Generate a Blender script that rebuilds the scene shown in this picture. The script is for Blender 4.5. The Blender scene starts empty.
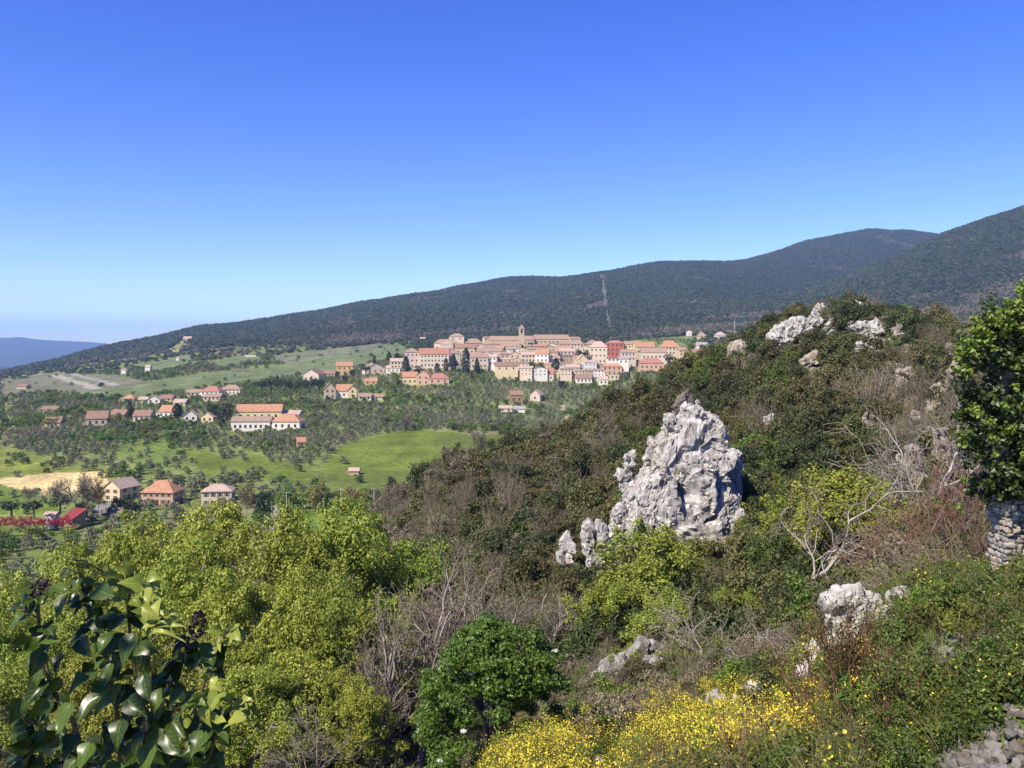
import bpy, bmesh, math, random
import numpy as np
from mathutils import Vector, Matrix

SC = bpy.context.scene
COL = SC.collection
R = math.radians
F, CU, CV = 850.0, 512.0, 352.0          # focal length in pixels, column of the view axis, row of the horizon
rng = np.random.default_rng(7)
random.seed(7)

# ------------------------------------------------------------------ camera, sky, sun
cam_d = bpy.data.cameras.new('camera'); cam = bpy.data.objects.new('camera', cam_d); COL.objects.link(cam)
cam.location = (0, 0, 0); cam.rotation_euler = (R(90), 0, 0)
cam_d.sensor_width = 36; cam_d.lens = 36 * F / 1024; cam_d.shift_y = -(384 - CV) / 1024
cam_d.clip_start = 0.05; cam_d.clip_end = 60000
SC.camera = cam
SUN_AZ, SUN_EL = R(222), R(47)           # azimuth clockwise from +Y (the view direction), elevation
sun_dir = Vector((math.sin(SUN_AZ) * math.cos(SUN_EL), math.cos(SUN_AZ) * math.cos(SUN_EL), math.sin(SUN_EL)))
sl = bpy.data.lights.new('sun', 'SUN'); sl.energy = 5.0; sl.angle = R(0.5); sl.color = (1.0, 0.915, 0.78)
so = bpy.data.objects.new('sun', sl); COL.objects.link(so); so.rotation_euler = sun_dir.to_track_quat('Z', 'Y').to_euler()
w = bpy.data.worlds.new('World'); SC.world = w; w.use_nodes = True
nt = w.node_tree; nt.nodes.clear()
sky = nt.nodes.new('ShaderNodeTexSky'); sky.sky_type = 'NISHITA'; sky.sun_disc = False
sky.sun_elevation = SUN_EL; sky.sun_rotation = SUN_AZ; sky.altitude = 300; sky.air_density = 1.0; sky.dust_density = 0.0; sky.ozone_density = 4.0
hs = nt.nodes.new('ShaderNodeHueSaturation'); hs.inputs['Saturation'].default_value = 1.33; hs.inputs['Hue'].default_value = 0.530; hs.inputs['Value'].default_value = 1.55
bg = nt.nodes.new('ShaderNodeBackground'); bg.inputs[1].default_value = 0.085
wo = nt.nodes.new('ShaderNodeOutputWorld')
nt.links.new(sky.outputs[0], hs.inputs['Color']); nt.links.new(hs.outputs[0], bg.inputs[0]); nt.links.new(bg.outputs[0], wo.inputs[0])
vs = SC.view_settings; vs.view_transform = 'Standard'; vs.look = 'None'; vs.gamma = 1; vs.exposure = 0.72; vs.use_curve_mapping = False
SC.render.engine = 'CYCLES'
cy = SC.cycles; cy.max_bounces = 5; cy.diffuse_bounces = 2; cy.glossy_bounces = 2; cy.transmission_bounces = 3; cy.volume_bounces = 0; cy.transparent_max_bounces = 4
cy.use_denoising = True; cy.caustics_reflective = False; cy.caustics_refractive = False
try: cy.denoising_prefilter = 'ACCURATE'
except Exception: pass

# ------------------------------------------------------------------ helpers: noise, meshes, tags
def _hash(ix, iy, iz):
    n = (ix.astype(np.int64) * 374761393 + iy.astype(np.int64) * 668265263 + iz.astype(np.int64) * 2147483647) & 0x7fffffff
    n = ((n ^ (n >> 13)) * 1274126177) & 0x7fffffff
    n = ((n ^ (n >> 16)) * 1103515245 + 12345) & 0x7fffffff
    return (n & 0xffff) / 65535.0
def vnoise(x, y, z=None):
    x = np.asarray(x, float); y = np.asarray(y, float); z = np.zeros_like(x) if z is None else np.asarray(z, float)
    x0, y0, z0 = np.floor(x), np.floor(y), np.floor(z)
    fx, fy, fz = x - x0, y - y0, z - z0
    fx, fy, fz = [f * f * f * (f * (f * 6 - 15) + 10) for f in (fx, fy, fz)]
    out = 0
    for a in (0, 1):
        for b in (0, 1):
            for c in (0, 1):
                out = out + _hash(x0 + a, y0 + b, z0 + c) * (fx if a else 1 - fx) * (fy if b else 1 - fy) * (fz if c else 1 - fz)
    return out * 2 - 1
def fbm(x, y, z=None, oct=4):
    s, a, t = 0, 1.0, 0
    x = np.asarray(x, float); y = np.asarray(y, float)
    z = None if z is None else np.asarray(z, float)
    for o in range(oct):
        k = 2.03 ** o
        s = s + a * vnoise(x * k + 17.3 * o, y * k - 9.1 * o, None if z is None else z * k + 5.7 * o); t += a; a *= 0.5
    return s / t

def mesh(name, V, Fc, mats=(), smooth=False, midx=None):
    me = bpy.data.meshes.new(name)
    V = np.asarray(V, np.float32); me.vertices.add(len(V)); me.vertices.foreach_set('co', V.ravel())
    if isinstance(Fc, np.ndarray) and Fc.ndim == 2:
        k = Fc.shape[1]; n = len(Fc)
        me.loops.add(n * k); me.loops.foreach_set('vertex_index', Fc.astype(np.int32).ravel())
        me.polygons.add(n); me.polygons.foreach_set('loop_start', np.arange(0, n * k, k, dtype=np.int32))
    else:
        tot = sum(len(f) for f in Fc); me.loops.add(tot)
        me.loops.foreach_set('vertex_index', np.fromiter((i for f in Fc for i in f), np.int32, tot))
        me.polygons.add(len(Fc)); ls = np.cumsum([0] + [len(f) for f in Fc])[:-1]
        me.polygons.foreach_set('loop_start', ls.astype(np.int32))
    for m in mats: me.materials.append(m)
    if midx is not None: me.polygons.foreach_set('material_index', np.asarray(midx, np.int32))
    me.polygons.foreach_set('use_smooth', np.full(len(me.polygons), bool(smooth)))
    me.update(calc_edges=True); me.validate()
    return me
def link(name, data, parent=None, loc=(0, 0, 0), rz=0.0, scale=None):
    o = bpy.data.objects.new(name, data); COL.objects.link(o); o.location = loc; o.rotation_euler = (0, 0, rz)
    if scale is not None: o.scale = scale if hasattr(scale, '__len__') else (scale,) * 3
    if parent is not None: o.parent = parent
    return o
def tag(o, label, cat, group=None, kind=None):
    if label: o['label'] = label
    if cat: o['category'] = cat
    if group: o['group'] = group
    if kind: o['kind'] = kind
    return o
def empty(name, loc, label, cat, group=None, rz=0.0, scale=None):
    return tag(link(name, None, None, loc, rz, scale), label, cat, group)

class MB:
    """collects boxes, tubes and loose faces for one mesh"""
    def __init__(s): s.v, s.f, s.m = [], [], []
    def add(s, V, Fs, mi=0):
        b = len(s.v); s.v.extend([tuple(p) for p in V]); s.f.extend([tuple(i + b for i in f) for f in Fs]); s.m.extend([mi] * len(Fs))
    def box(s, x0, x1, y0, y1, z0, z1, mi=0):
        V = [(x, y, z) for z in (z0, z1) for (x, y) in ((x0, y0), (x1, y0), (x1, y1), (x0, y1))]
        s.add(V, [(3, 2, 1, 0), (4, 5, 6, 7), (0, 1, 5, 4), (1, 2, 6, 5), (2, 3, 7, 6), (3, 0, 4, 7)], mi)
    def tube(s, P, rad, k=5, mi=0):
        V, Fs = tube_geo(P, rad, k); s.add(V, Fs, mi)
    def build(s, name, mats): return mesh(name, s.v, s.f, mats, midx=s.m)

def tube_geo(P, rad, k):
    P = np.asarray(P, float); n = len(P); rad = np.broadcast_to(np.asarray(rad, float), (n,))
    T = np.gradient(P, axis=0); T /= np.linalg.norm(T, axis=1, keepdims=True) + 1e-9
    ref = np.array([0.0, 0, 1]) if abs(T[0, 2]) < 0.9 else np.array([1.0, 0, 0])
    A = np.cross(T, ref); A /= np.linalg.norm(A, axis=1, keepdims=True) + 1e-9; B = np.cross(T, A)
    an = np.arange(k) * 2 * math.pi / k
    V = (P[:, None] + rad[:, None, None] * (np.cos(an)[None, :, None] * A[:, None] + np.sin(an)[None, :, None] * B[:, None])).reshape(-1, 3)
    Fs = [(i * k + j, i * k + (j + 1) % k, (i + 1) * k + (j + 1) % k, (i + 1) * k + j) for i in range(n - 1) for j in range(k)]
    return V, Fs

# ------------------------------------------------------------------ materials
def mat(name):
    m = bpy.data.materials.new(name); m.use_nodes = True; t = m.node_tree; t.nodes.clear()
    out = t.nodes.new('ShaderNodeOutputMaterial'); return m, t, out
def N(t, typ, **kw):
    n = t.nodes.new(typ)
    for k, v in kw.items():
        if k.startswith('i_'): n.inputs[k[2:].replace('_', ' ')].default_value = v
        else: setattr(n, k, v)
    return n
def c4(c): return (c[0], c[1], c[2], 1.0)
def ramp(t, stops):
    r = t.nodes.new('ShaderNodeValToRGB'); e = r.color_ramp.elements
    while len(e) < len(stops): e.new(0.5)
    for i, (p, c) in enumerate(stops): e[i].position = p; e[i].color = c4(c)
    return r
def leaf_mat(name, cols, trans=0.28, rough=0.55, spec=0.3, objvar=0.25, tcol=None, hue=0.03):
    """leaves: colour differs from leaf to leaf and from plant to plant"""
    m, t, out = mat(name); L = t.links.new
    g = N(t, 'ShaderNodeNewGeometry'); r = ramp(t, [(i / max(1, len(cols) - 1), c) for i, c in enumerate(cols)])
    L(g.outputs['Random Per Island'], r.inputs[0])
    oi = N(t, 'ShaderNodeObjectInfo'); h = N(t, 'ShaderNodeHueSaturation')
    mr = N(t, 'ShaderNodeMapRange'); mr.inputs['To Min'].default_value = 1 - objvar; mr.inputs['To Max'].default_value = 1 + objvar
    L(oi.outputs['Random'], mr.inputs['Value']); L(mr.outputs[0], h.inputs['Value'])
    mu = N(t, 'ShaderNodeMath', operation='MULTIPLY'); mu.inputs[1].default_value = 7.31
    fr = N(t, 'ShaderNodeMath', operation='FRACT'); L(oi.outputs['Random'], mu.inputs[0]); L(mu.outputs[0], fr.inputs[0])
    mh = N(t, 'ShaderNodeMapRange'); mh.inputs['To Min'].default_value = 0.5 - hue; mh.inputs['To Max'].default_value = 0.5 + hue
    L(fr.outputs[0], mh.inputs['Value']); L(mh.outputs[0], h.inputs['Hue']); L(r.outputs[0], h.inputs['Color'])
    p = N(t, 'ShaderNodeBsdfPrincipled'); p.inputs['Roughness'].default_value = rough; p.inputs['Specular IOR Level'].default_value = spec
    L(h.outputs[0], p.inputs['Base Color'])
    tr = N(t, 'ShaderNodeBsdfTranslucent'); hb = N(t, 'ShaderNodeHueSaturation'); hb.inputs['Value'].default_value = 1.5; hb.inputs['Saturation'].default_value = 1.1
    L(h.outputs[0], hb.inputs['Color']); L(hb.outputs[0], tr.inputs['Color'])
    mx = N(t, 'ShaderNodeMixShader'); mx.inputs[0].default_value = trans; L(p.outputs[0], mx.inputs[1]); L(tr.outputs[0], mx.inputs[2]); L(mx.outputs[0], out.inputs[0])
    return m
def noise_mat(name, c0, c1, scale=3.0, rough=0.85, c2=None, bump=0.0, detail=6, objvar=0.0, spec=0.25, coord='Object'):
    m, t, out = mat(name); L = t.links.new
    tc = N(t, 'ShaderNodeTexCoord'); no = N(t, 'ShaderNodeTexNoise'); no.inputs['Scale'].default_value = scale; no.inputs['Detail'].default_value = detail; no.inputs['Roughness'].default_value = 0.65
    L(tc.outputs[coord], no.inputs['Vector'])
    st = [(0.32, c0), (0.68, c1)] if c2 is None else [(0.3, c0), (0.5, c1), (0.7, c2)]
    r = ramp(t, st); L(no.outputs[0], r.inputs[0])
    p = N(t, 'ShaderNodeBsdfPrincipled'); p.inputs['Roughness'].default_value = rough; p.inputs['Specular IOR Level'].default_value = spec
    if objvar:
        oi = N(t, 'ShaderNodeObjectInfo'); h = N(t, 'ShaderNodeHueSaturation'); mr = N(t, 'ShaderNodeMapRange')
        mr.inputs['To Min'].default_value = 1 - objvar; mr.inputs['To Max'].default_value = 1 + objvar
        L(oi.outputs['Random'], mr.inputs[0]); L(mr.outputs[0], h.inputs['Value']); L(r.outputs[0], h.inputs['Color']); L(h.outputs[0], p.inputs['Base Color'])
    else: L(r.outputs[0], p.inputs['Base Color'])
    if bump:
        b = N(t, 'ShaderNodeBump'); b.inputs['Strength'].default_value = bump; L(no.outputs[0], b.inputs['Height']); L(b.outputs[0], p.inputs['Normal'])
    L(p.outputs[0], out.inputs[0])
    return m
def ground_mat(name, scale, contrast=0.5, fine=8.0, stones=False):
    """earth and fields: the land cover comes from the sheet's own colour attribute, broken up by noise of two sizes"""
    m, t, out = mat(name); L = t.links.new
    at = N(t, 'ShaderNodeAttribute', attribute_name='cover'); tc = N(t, 'ShaderNodeTexCoord')
    a = N(t, 'ShaderNodeTexNoise'); a.inputs['Scale'].default_value = scale; a.inputs['Detail'].default_value = 8; a.inputs['Roughness'].default_value = 0.7
    b = N(t, 'ShaderNodeTexNoise'); b.inputs['Scale'].default_value = scale * fine; b.inputs['Detail'].default_value = 4
    L(tc.outputs['Object'], a.inputs['Vector']); L(tc.outputs['Object'], b.inputs['Vector'])
    ad = N(t, 'ShaderNodeMath', operation='ADD'); L(a.outputs[0], ad.inputs[0]); L(b.outputs[0], ad.inputs[1])
    mr = N(t, 'ShaderNodeMapRange'); mr.inputs['From Min'].default_value = 0.7; mr.inputs['From Max'].default_value = 1.3
    mr.inputs['To Min'].default_value = 1 - contrast; mr.inputs['To Max'].default_value = 1 + contrast; L(ad.outputs[0], mr.inputs[0])
    h = N(t, 'ShaderNodeHueSaturation'); L(mr.outputs[0], h.inputs['Value']); L(at.outputs['Color'], h.inputs['Color'])
    p = N(t, 'ShaderNodeBsdfPrincipled'); p.inputs['Roughness'].default_value = 0.95; p.inputs['Specular IOR Level'].default_value = 0.1
    if stones:
        q = N(t, 'ShaderNodeTexNoise'); q.inputs['Scale'].default_value = 0.45; q.inputs['Detail'].default_value = 7; q.inputs['Roughness'].default_value = 0.7; L(tc.outputs['Object'], q.inputs['Vector'])
        k = ramp(t, [(0.52, (0, 0, 0)), (0.58, (1, 1, 1))]); L(q.outputs[0], k.inputs[0])
        sc = ramp(t, [(0.35, (0.12, 0.10, 0.065)), (0.6, (0.26, 0.23, 0.19))]); L(b.outputs[0], sc.inputs[0])
        mx = N(t, 'ShaderNodeMix', data_type='RGBA'); L(k.outputs[0], mx.inputs[0]); L(h.outputs[0], mx.inputs[6]); L(sc.outputs[0], mx.inputs[7])
        L(mx.outputs[2], p.inputs['Base Color'])
    else: L(h.outputs[0], p.inputs['Base Color'])
    L(p.outputs[0], out.inputs[0])
    return m

# ------------------------------------------------------------------ the lie of the land: one height field over (column, distance)
def c(y, py): return (y, (CV - py) * y / F)
def z_(y, z): return (y, z)
NEARL = [(1.2, -1.7), (4, -3.8), (10, -8.0), (20, -13.5), (35, -20.5), (60, -27.5), (100, -38), (160, -49), (240, -60)]
FARL = [(5200, -120), (9000, -160)]
COLS = {
 -400: NEARL + [c(340, 525), c(420, 485), c(550, 450), c(700, 425), c(900, 405), c(1200, 392), c(1700, 383), c(2300, 378), (3200, -110)] + FARL,
 -100: NEARL + [c(340, 522), c(420, 478), c(550, 445), c(700, 420), c(900, 400), c(1200, 388), c(1700, 380), c(2400, 375), (3200, -110)] + FARL,
 0: NEARL + [c(340, 518), c(420, 474), c(550, 441), c(700, 417), c(900, 398), c(1200, 386), c(1700, 378), c(2500, 372.5), (3300, -100)] + FARL,
 100: NEARL + [c(340, 508), c(420, 470), c(550, 434), c(700, 411), c(900, 394), c(1200, 380), c(1700, 367), c(2500, 353), c(3000, 347), (3700, -60)] + FARL,
 200: NEARL + [c(340, 508), c(420, 470), c(550, 432), c(700, 406), c(900, 387), c(1200, 369), c(1700, 353), c(2500, 336), c(3200, 327), (3900, 20)] + FARL,
 300: [(1.2, -1.7), (4, -3.7), (10, -7.6), (20, -13), (35, -19.5), (60, -27), (100, -37.5), (160, -49), (240, -57), c(310, 515), c(420, 470), c(550, 431), c(700, 403), c(900, 383), c(1200, 366), c(1700, 347), c(2500, 328), c(3300, 314), (4000, 70)] + FARL,
 350: [(1.2, -1.7), (4, -3.6), (10, -7.4), (20, -12.8), (35, -19), (60, -27), (100, -37), (160, -45), (200, -46), (250, -54), c(320, 513), c(420, 471), c(550, 432), c(700, 404), c(900, 379), c(1100, 365), c(1400, 352), c(1800, 341), c(2500, 321), c(3400, 305), (4100, 110)] + FARL,
 400: [(1.2, -1.7), (4, -3.4), (10, -7.3), (20, -12.5), (35, -18.5), (60, -27.5), (90, -36), (120, -37.5), (160, -36), (190, -33), (230, -46), (320, -58), c(420, 472), c(550, 434), c(700, 406), c(800, 388), c(900, 373), c(1100, 361), c(1400, 350), c(1800, 339), c(2500, 315), c(3500, 297), (4200, 150)] + FARL,
 450: [(1.2, -1.7), (4, -3.2), (10, -7), (20, -12.3), (35, -18.5), (60, -26.5), (90, -32), (130, -30.5), (170, -28), (195, -26), (240, -42), (320, -57), c(420, 465), c(550, 432), c(680, 408), c(780, 388), c(850, 375), c(950, 361), c(1100, 357), c(1400, 349), c(1800, 337), c(2500, 313), c(3700, 289), (4300, 180)] + FARL,
 500: [(1.2, -1.7), (4, -3), (10, -6.2), (20, -10.2), (26, -12.5), (35, -18), (60, -26), (90, -28), (130, -26), (170, -24), (200, -23), (250, -40), (330, -56), c(430, 462), c(550, 433), c(680, 412), c(780, 394), c(830, 385), c(950, 361), c(1020, 352), c(1150, 352), c(1400, 347), c(1800, 335), c(2500, 311), c(3800, 281), (4500, 220)] + FARL,
 560: [(1.2, -1.7), (4, -2.9), (10, -6.0), (20, -9.8), (26, -12.0), (32, -15.2), (45, -19), (60, -22.5), (90, -25.5), (130, -24), (170, -22), (205, -19.5), (260, -37), (350, -56), c(450, 458), c(550, 436), c(680, 416), c(780, 397), c(830, 387), c(950, 361), c(1020, 351), c(1150, 351), c(1400, 344), c(1800, 332), c(2500, 307), c(3800, 277), (4600, 230)] + FARL,
 600: [(1.2, -1.6), (4, -2.8), (10, -6), (18, -9.5), (25, -12), (40, -16), (60, -20.5), (90, -24), (130, -23.5), (170, -21), (210, -17), (270, -36), (370, -56), c(450, 455), c(600, 424), c(780, 396), c(830, 386), c(950, 361), c(1020, 350), c(1150, 350), c(1400, 342), c(1800, 329), c(2500, 303), c(3800, 270), (4600, 240)] + FARL,
 650: [(1.2, -1.6), (4, -2.7), (10, -5.6), (18, -9), (25, -11.5), (40, -15.3), (60, -19.7), (90, -22.5), (130, -22), (175, -16), (215, -10), (280, -32), (400, -55), c(500, 440), c(650, 412), c(780, 385), c(850, 373), c(950, 358), c(1020, 350), c(1150, 347), c(1400, 339), c(1800, 326), c(2500, 300), c(3800, 264), (4600, 250)] + FARL,
 700: [(1.2, -1.6), (4, -2.6), (10, -5.3), (20, -9.6), (35, -14), (60, -19), (90, -22), (130, -21), (180, -11.5), (225, -3.2), (290, -25), (420, -52), c(550, 425), c(700, 400), c(800, 375), c(950, 356), c(1150, 345), c(1400, 336), c(1800, 324), c(2500, 298), c(3500, 268), c(4100, 261), (4900, 260)] + FARL,
 740: [(1.2, -1.6), (4, -2.5), (9, -4.9), (18, -8.6), (32, -13), (52, -16.5), (80, -19.5), (115, -18.5), (160, -8.5), (215, 2.0), (270, -14), (420, -48), (700, -42), c(950, 356), c(1150, 344), c(1400, 334), c(1800, 322), c(2400, 302), (2700, 128), c(3500, 268), c(4200, 262), (5000, 260)] + FARL,
 800: [(1.2, -1.6), (4, -2.3), (8, -4.1), (16, -7.6), (28, -11.2), (45, -14.4), (70, -17), (100, -16), (140, -9), (180, 1.0), (207, 8.6), (250, 2), (320, -18), (500, -45), (900, -20), c(1150, 343), c(1400, 332), c(1800, 320), c(2500, 294), (2900, 175), c(3600, 262), c(4400, 243), (5200, 330)] + FARL,
 870: [(1.2, -1.6), (4, -2.4), (8, -4.6), (11.3, -5.7), (12.3, -4.95), (13.5, -4.75), (20, -6.2), (28, -9.0), (45, -13), (70, -15.2), (100, -13.5), (140, -6), (180, 6.2), (197, 10), (240, 4), (320, -15), (500, -42), (900, -10), c(1150, 340), c(1400, 328), c(1800, 314), c(2600, 266), (3100, 240), c(3700, 252), c(4500, 227), (5300, 400)] + FARL,
 940: [(1.2, -1.6), (4, -2.4), (8, -4.5), (9.8, -4.85), (10.5, -4.15), (11.5, -3.85), (14, -3.95), (20, -5.6), (28, -8.2), (45, -11.8), (70, -13), (100, -10.5), (140, -2.5), (170, 3.5), (210, 0), (320, -15), (500, -40), (900, 0), c(1150, 337), c(1400, 323), c(1800, 306), c(2750, 235), (3300, 300), (3700, 360), c(4500, 234), (5300, 380)] + FARL,
 1024: [(1.2, -1.6), (4, -2.4), (7.5, -4.2), (8.8, -4.4), (9.5, -3.7), (10.5, -3.35), (12, -3.6), (14, -4.15), (18, -5.0), (30, -8), (50, -11), (80, -10), (120, -3.5), (150, 2.0), (200, -2), (320, -15), (500, -38), (900, 5), c(1150, 334), c(1400, 318), c(1800, 297), c(2800, 207), (3400, 330), (3900, 380), (4500, 470), (5300, 350)] + FARL,
 1424: [(1.2, -1.6), (4, -2.2), (7, -3.6), (8, -3.0), (14, -3.4), (18, -4.4), (30, -7), (50, -8), (80, -5), (120, 0), (150, 3), (200, 0), (320, -15), (500, -30), (900, 20), c(1150, 320), c(1400, 295), c(1800, 260), c(2900, 150), (3600, 600), (4500, 500), (5300, 350)] + FARL,
}
UU = np.concatenate([np.arange(-400, 0, 6.0), np.arange(0, 1024, 2.0), np.arange(1024, 1425, 6.0)])
YY = np.concatenate([1.2 * (290 / 1.2) ** np.linspace(0, 1, 260, endpoint=False), 290 * (1500 / 290) ** np.linspace(0, 1, 240, endpoint=False), 1500 * (5400 / 1500) ** np.linspace(0, 1, 170, endpoint=False), 5400 * (9000 / 5400) ** np.linspace(0, 1, 12)])
LY = np.log(YY)
_k = sorted(COLS); _prof = np.array([np.interp(LY, np.log([p[0] for p in COLS[k]]), [p[1] for p in COLS[k]]) for k in _k])
ZZ = np.array([np.interp(UU, _k, _prof[:, j]) for j in range(len(YY))])     # rows: distance, columns: u
def _smooth(A, n, axis):
    k = np.hanning(n + 2)[1:-1]; k /= k.sum(); pad = [(0, 0), (0, 0)]; pad[axis] = (n // 2, n // 2)
    return np.apply_along_axis(lambda v: np.convolve(v, k, 'valid'), axis, np.pad(A, pad, mode='edge'))
ZZ = _smooth(ZZ, 15, 1); ZZ = _smooth(ZZ, 3, 0)
UG, YG = np.meshgrid(UU, YY); XG = (UG - CU) * YG / F
_amp = np.interp(LY, np.log([1, 10, 40, 100, 250, 600, 1500, 2500, 4000, 9000]), [0.03, 0.12, 0.4, 0.9, 1.0, 1.5, 4, 16, 20, 20])[:, None]
_wl = np.interp(LY, np.log([1, 10, 40, 100, 250, 600, 1500, 2500, 4000, 9000]), [0.6, 2, 6, 11, 22, 45, 120, 300, 420, 500])[:, None]
for w0, lo, hi in ((2.0, 1, 14), (9.0, 14, 110), (35.0, 110, 520), (140.0, 520, 1900), (380.0, 1900, 20000)):
    wgt = np.clip(1 - np.abs(np.log(YG) - (math.log(lo) + math.log(hi)) / 2) / ((math.log(hi) - math.log(lo)) * 0.75), 0, 1)
    ZZ = ZZ + _amp * wgt * fbm(XG / w0 + 3.1, YG / w0, oct=4) * 1.3
PYG = CV - F * ZZ / YG
def zat(x, y):
    x = np.atleast_1d(np.asarray(x, float)); y = np.atleast_1d(np.asarray(y, float))
    u = np.clip(CU + F * x / y, UU[0], UU[-1] - 1e-6); ly = np.clip(np.log(np.maximum(y, 1.2)), LY[0], LY[-1] - 1e-9)
    i = np.clip(np.searchsorted(UU, u, 'right') - 1, 0, len(UU) - 2); j = np.clip(np.searchsorted(LY, ly, 'right') - 1, 0, len(LY) - 2)
    a = (u - UU[i]) / (UU[i + 1] - UU[i]); b = (ly - LY[j]) / (LY[j + 1] - LY[j])
    return (ZZ[j, i] * (1 - a) + ZZ[j, i + 1] * a) * (1 - b) + (ZZ[j + 1, i] * (1 - a) + ZZ[j + 1, i + 1] * a) * b
def z1(x, y): return float(zat(x, y)[0])
def hit(u, py, ymin=10.0, ymax=9000.0):
    """the first ground met along the sight line through (u, py), at or beyond ymin"""
    ys = np.exp(np.linspace(math.log(ymin), math.log(ymax), 3000)); pr = CV - F * zat((u - CU) * ys / F, ys) / ys
    k = np.argmax(pr <= py) if (pr <= py).any() else int(np.argmin(pr))
    y = float(ys[k]); x = (u - CU) * y / F
    return Vector((x, y, z1(x, y)))
def at(u, py, y): return Vector(((u - CU) * y / F, y, (CV - py) * y / F))

# ---- land cover (what grows or lies where), held as a colour attribute on the sheet
def inpoly(u, p, poly):
    ins = np.zeros(u.shape, bool); n = len(poly)
    for i in range(n):
        (x0, y0), (x1, y1) = poly[i], poly[(i + 1) % n]
        if y0 == y1: continue
        cnd = ((y0 > p) != (y1 > p)) & (u < (x1 - x0) * (p - y0) / (y1 - y0) + x0); ins ^= cnd
    return ins
GRASS = (0.115, 0.150, 0.023); GRASSD = (0.105, 0.145, 0.028); PALE = (0.135, 0.165, 0.065); TAN = (0.47, 0.36, 0.16); OLIVE = (0.14, 0.17, 0.050)
SOIL = (0.21, 0.16, 0.10); WOOD = (0.030, 0.040, 0.020); ROADC = (0.20, 0.19, 0.175); FOREST_EDGE = [(-400, 380), (0, 373), (60, 367), (110, 360), (160, 354), (210, 348), (260, 344), (300, 345), (350, 347), (410, 340), (480, 338), (560, 337), (640, 338), (700, 344), (800, 352), (1024, 352), (1424, 345)]
FIELDS = [
 ([(60, 392), (130, 384), (200, 374), (300, 362), (370, 350), (412, 345), (404, 357), (330, 372), (240, 384), (170, 393), (110, 398)], PALE),
 ([(100, 392), (180, 383), (260, 372), (330, 364), (300, 376), (210, 388), (150, 396)], (0.125, 0.155, 0.058)),
 ([(270, 356), (380, 343), (398, 347), (330, 358), (285, 364)], (0.15, 0.16, 0.085)),
 ([(0, 380), (50, 373), (120, 376), (150, 384), (80, 392), (0, 396)], (0.155, 0.15, 0.085)),
 ([(48, 375), (58, 374), (104, 388), (92, 390)], (0.30, 0.28, 0.21)), ([(68, 374), (78, 374), (120, 384), (110, 386)], (0.26, 0.25, 0.19)),
 ([(165, 352), (185, 337), (196, 336), (190, 346), (178, 352)], (0.22, 0.21, 0.075)), ([(130, 366), (190, 356), (200, 364), (160, 372)], PALE), ([(205, 362), (255, 353), (262, 360), (220, 368)], (0.13, 0.155, 0.06)),
 ([(322, 470), (338, 446), (380, 434), (424, 430), (470, 434), (520, 436), (522, 452), (500, 470), (470, 486), (430, 486), (390, 476), (350, 480)], GRASS),
 ([(300, 472), (335, 470), (420, 470), (500, 470), (500, 494), (420, 500), (330, 494)], (0.11, 0.14, 0.026)),
 ([(226, 462), (250, 454), (300, 468), (330, 480), (318, 490), (270, 482)], GRASS),
 ([(118, 446), (150, 438), (176, 446), (182, 462), (150, 468), (125, 460)], (0.125, 0.17, 0.035)), ([(180, 450), (205, 450), (250, 470), (240, 484), (205, 474)], GRASS),
 ([(-60, 452), (0, 448), (30, 452), (52, 466), (108, 466), (104, 474), (40, 479), (-60, 482)], (0.15, 0.175, 0.032)),
 ([(-60, 482), (0, 479), (50, 473), (104, 471), (112, 482), (86, 494), (44, 494), (0, 486), (-60, 490)], TAN),
 ([(-100, 487), (0, 484), (22, 490), (56, 502), (64, 514), (-100, 516)], (0.105, 0.145, 0.022)),
 ([(-60, 526), (66, 526), (70, 600), (-60, 600)], (0.115, 0.155, 0.025)),
 ([(282, 502), (400, 502), (410, 545), (280, 545)], (0.125, 0.18, 0.024)),
 ([(520, 432), (530, 404), (580, 402), (620, 412), (600, 432)], (0.13, 0.15, 0.06)),
 ([(557, 432), (564, 404), (567, 404), (564, 432)], (0.36, 0.31, 0.17)),
 ([(440, 388), (520, 380), (640, 386), (640, 404), (540, 402), (450, 400)], (0.14, 0.16, 0.055)),
 ([(262, 507), (279, 505), (284, 512), (285, 540), (268, 540)], ROADC), ([(262, 507), (300, 504.6), (380, 505.6), (380, 507), (300, 506.2), (284, 508)], ROADC),
 ([(96, 505), (116, 500), (112, 512), (84, 520)], ROADC), ([(470, 370), (570, 372), (660, 368), (690, 360), (600, 345), (480, 345), (400, 360), (400, 374)], (0.20, 0.18, 0.12)),
 ([(599.2, 274), (604.8, 274), (612, 332), (607.2, 332)], (0.115, 0.11, 0.083)), ([(580, 306), (604, 300), (606, 308), (588, 310)], (0.085, 0.07, 0.05)),
]
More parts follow.
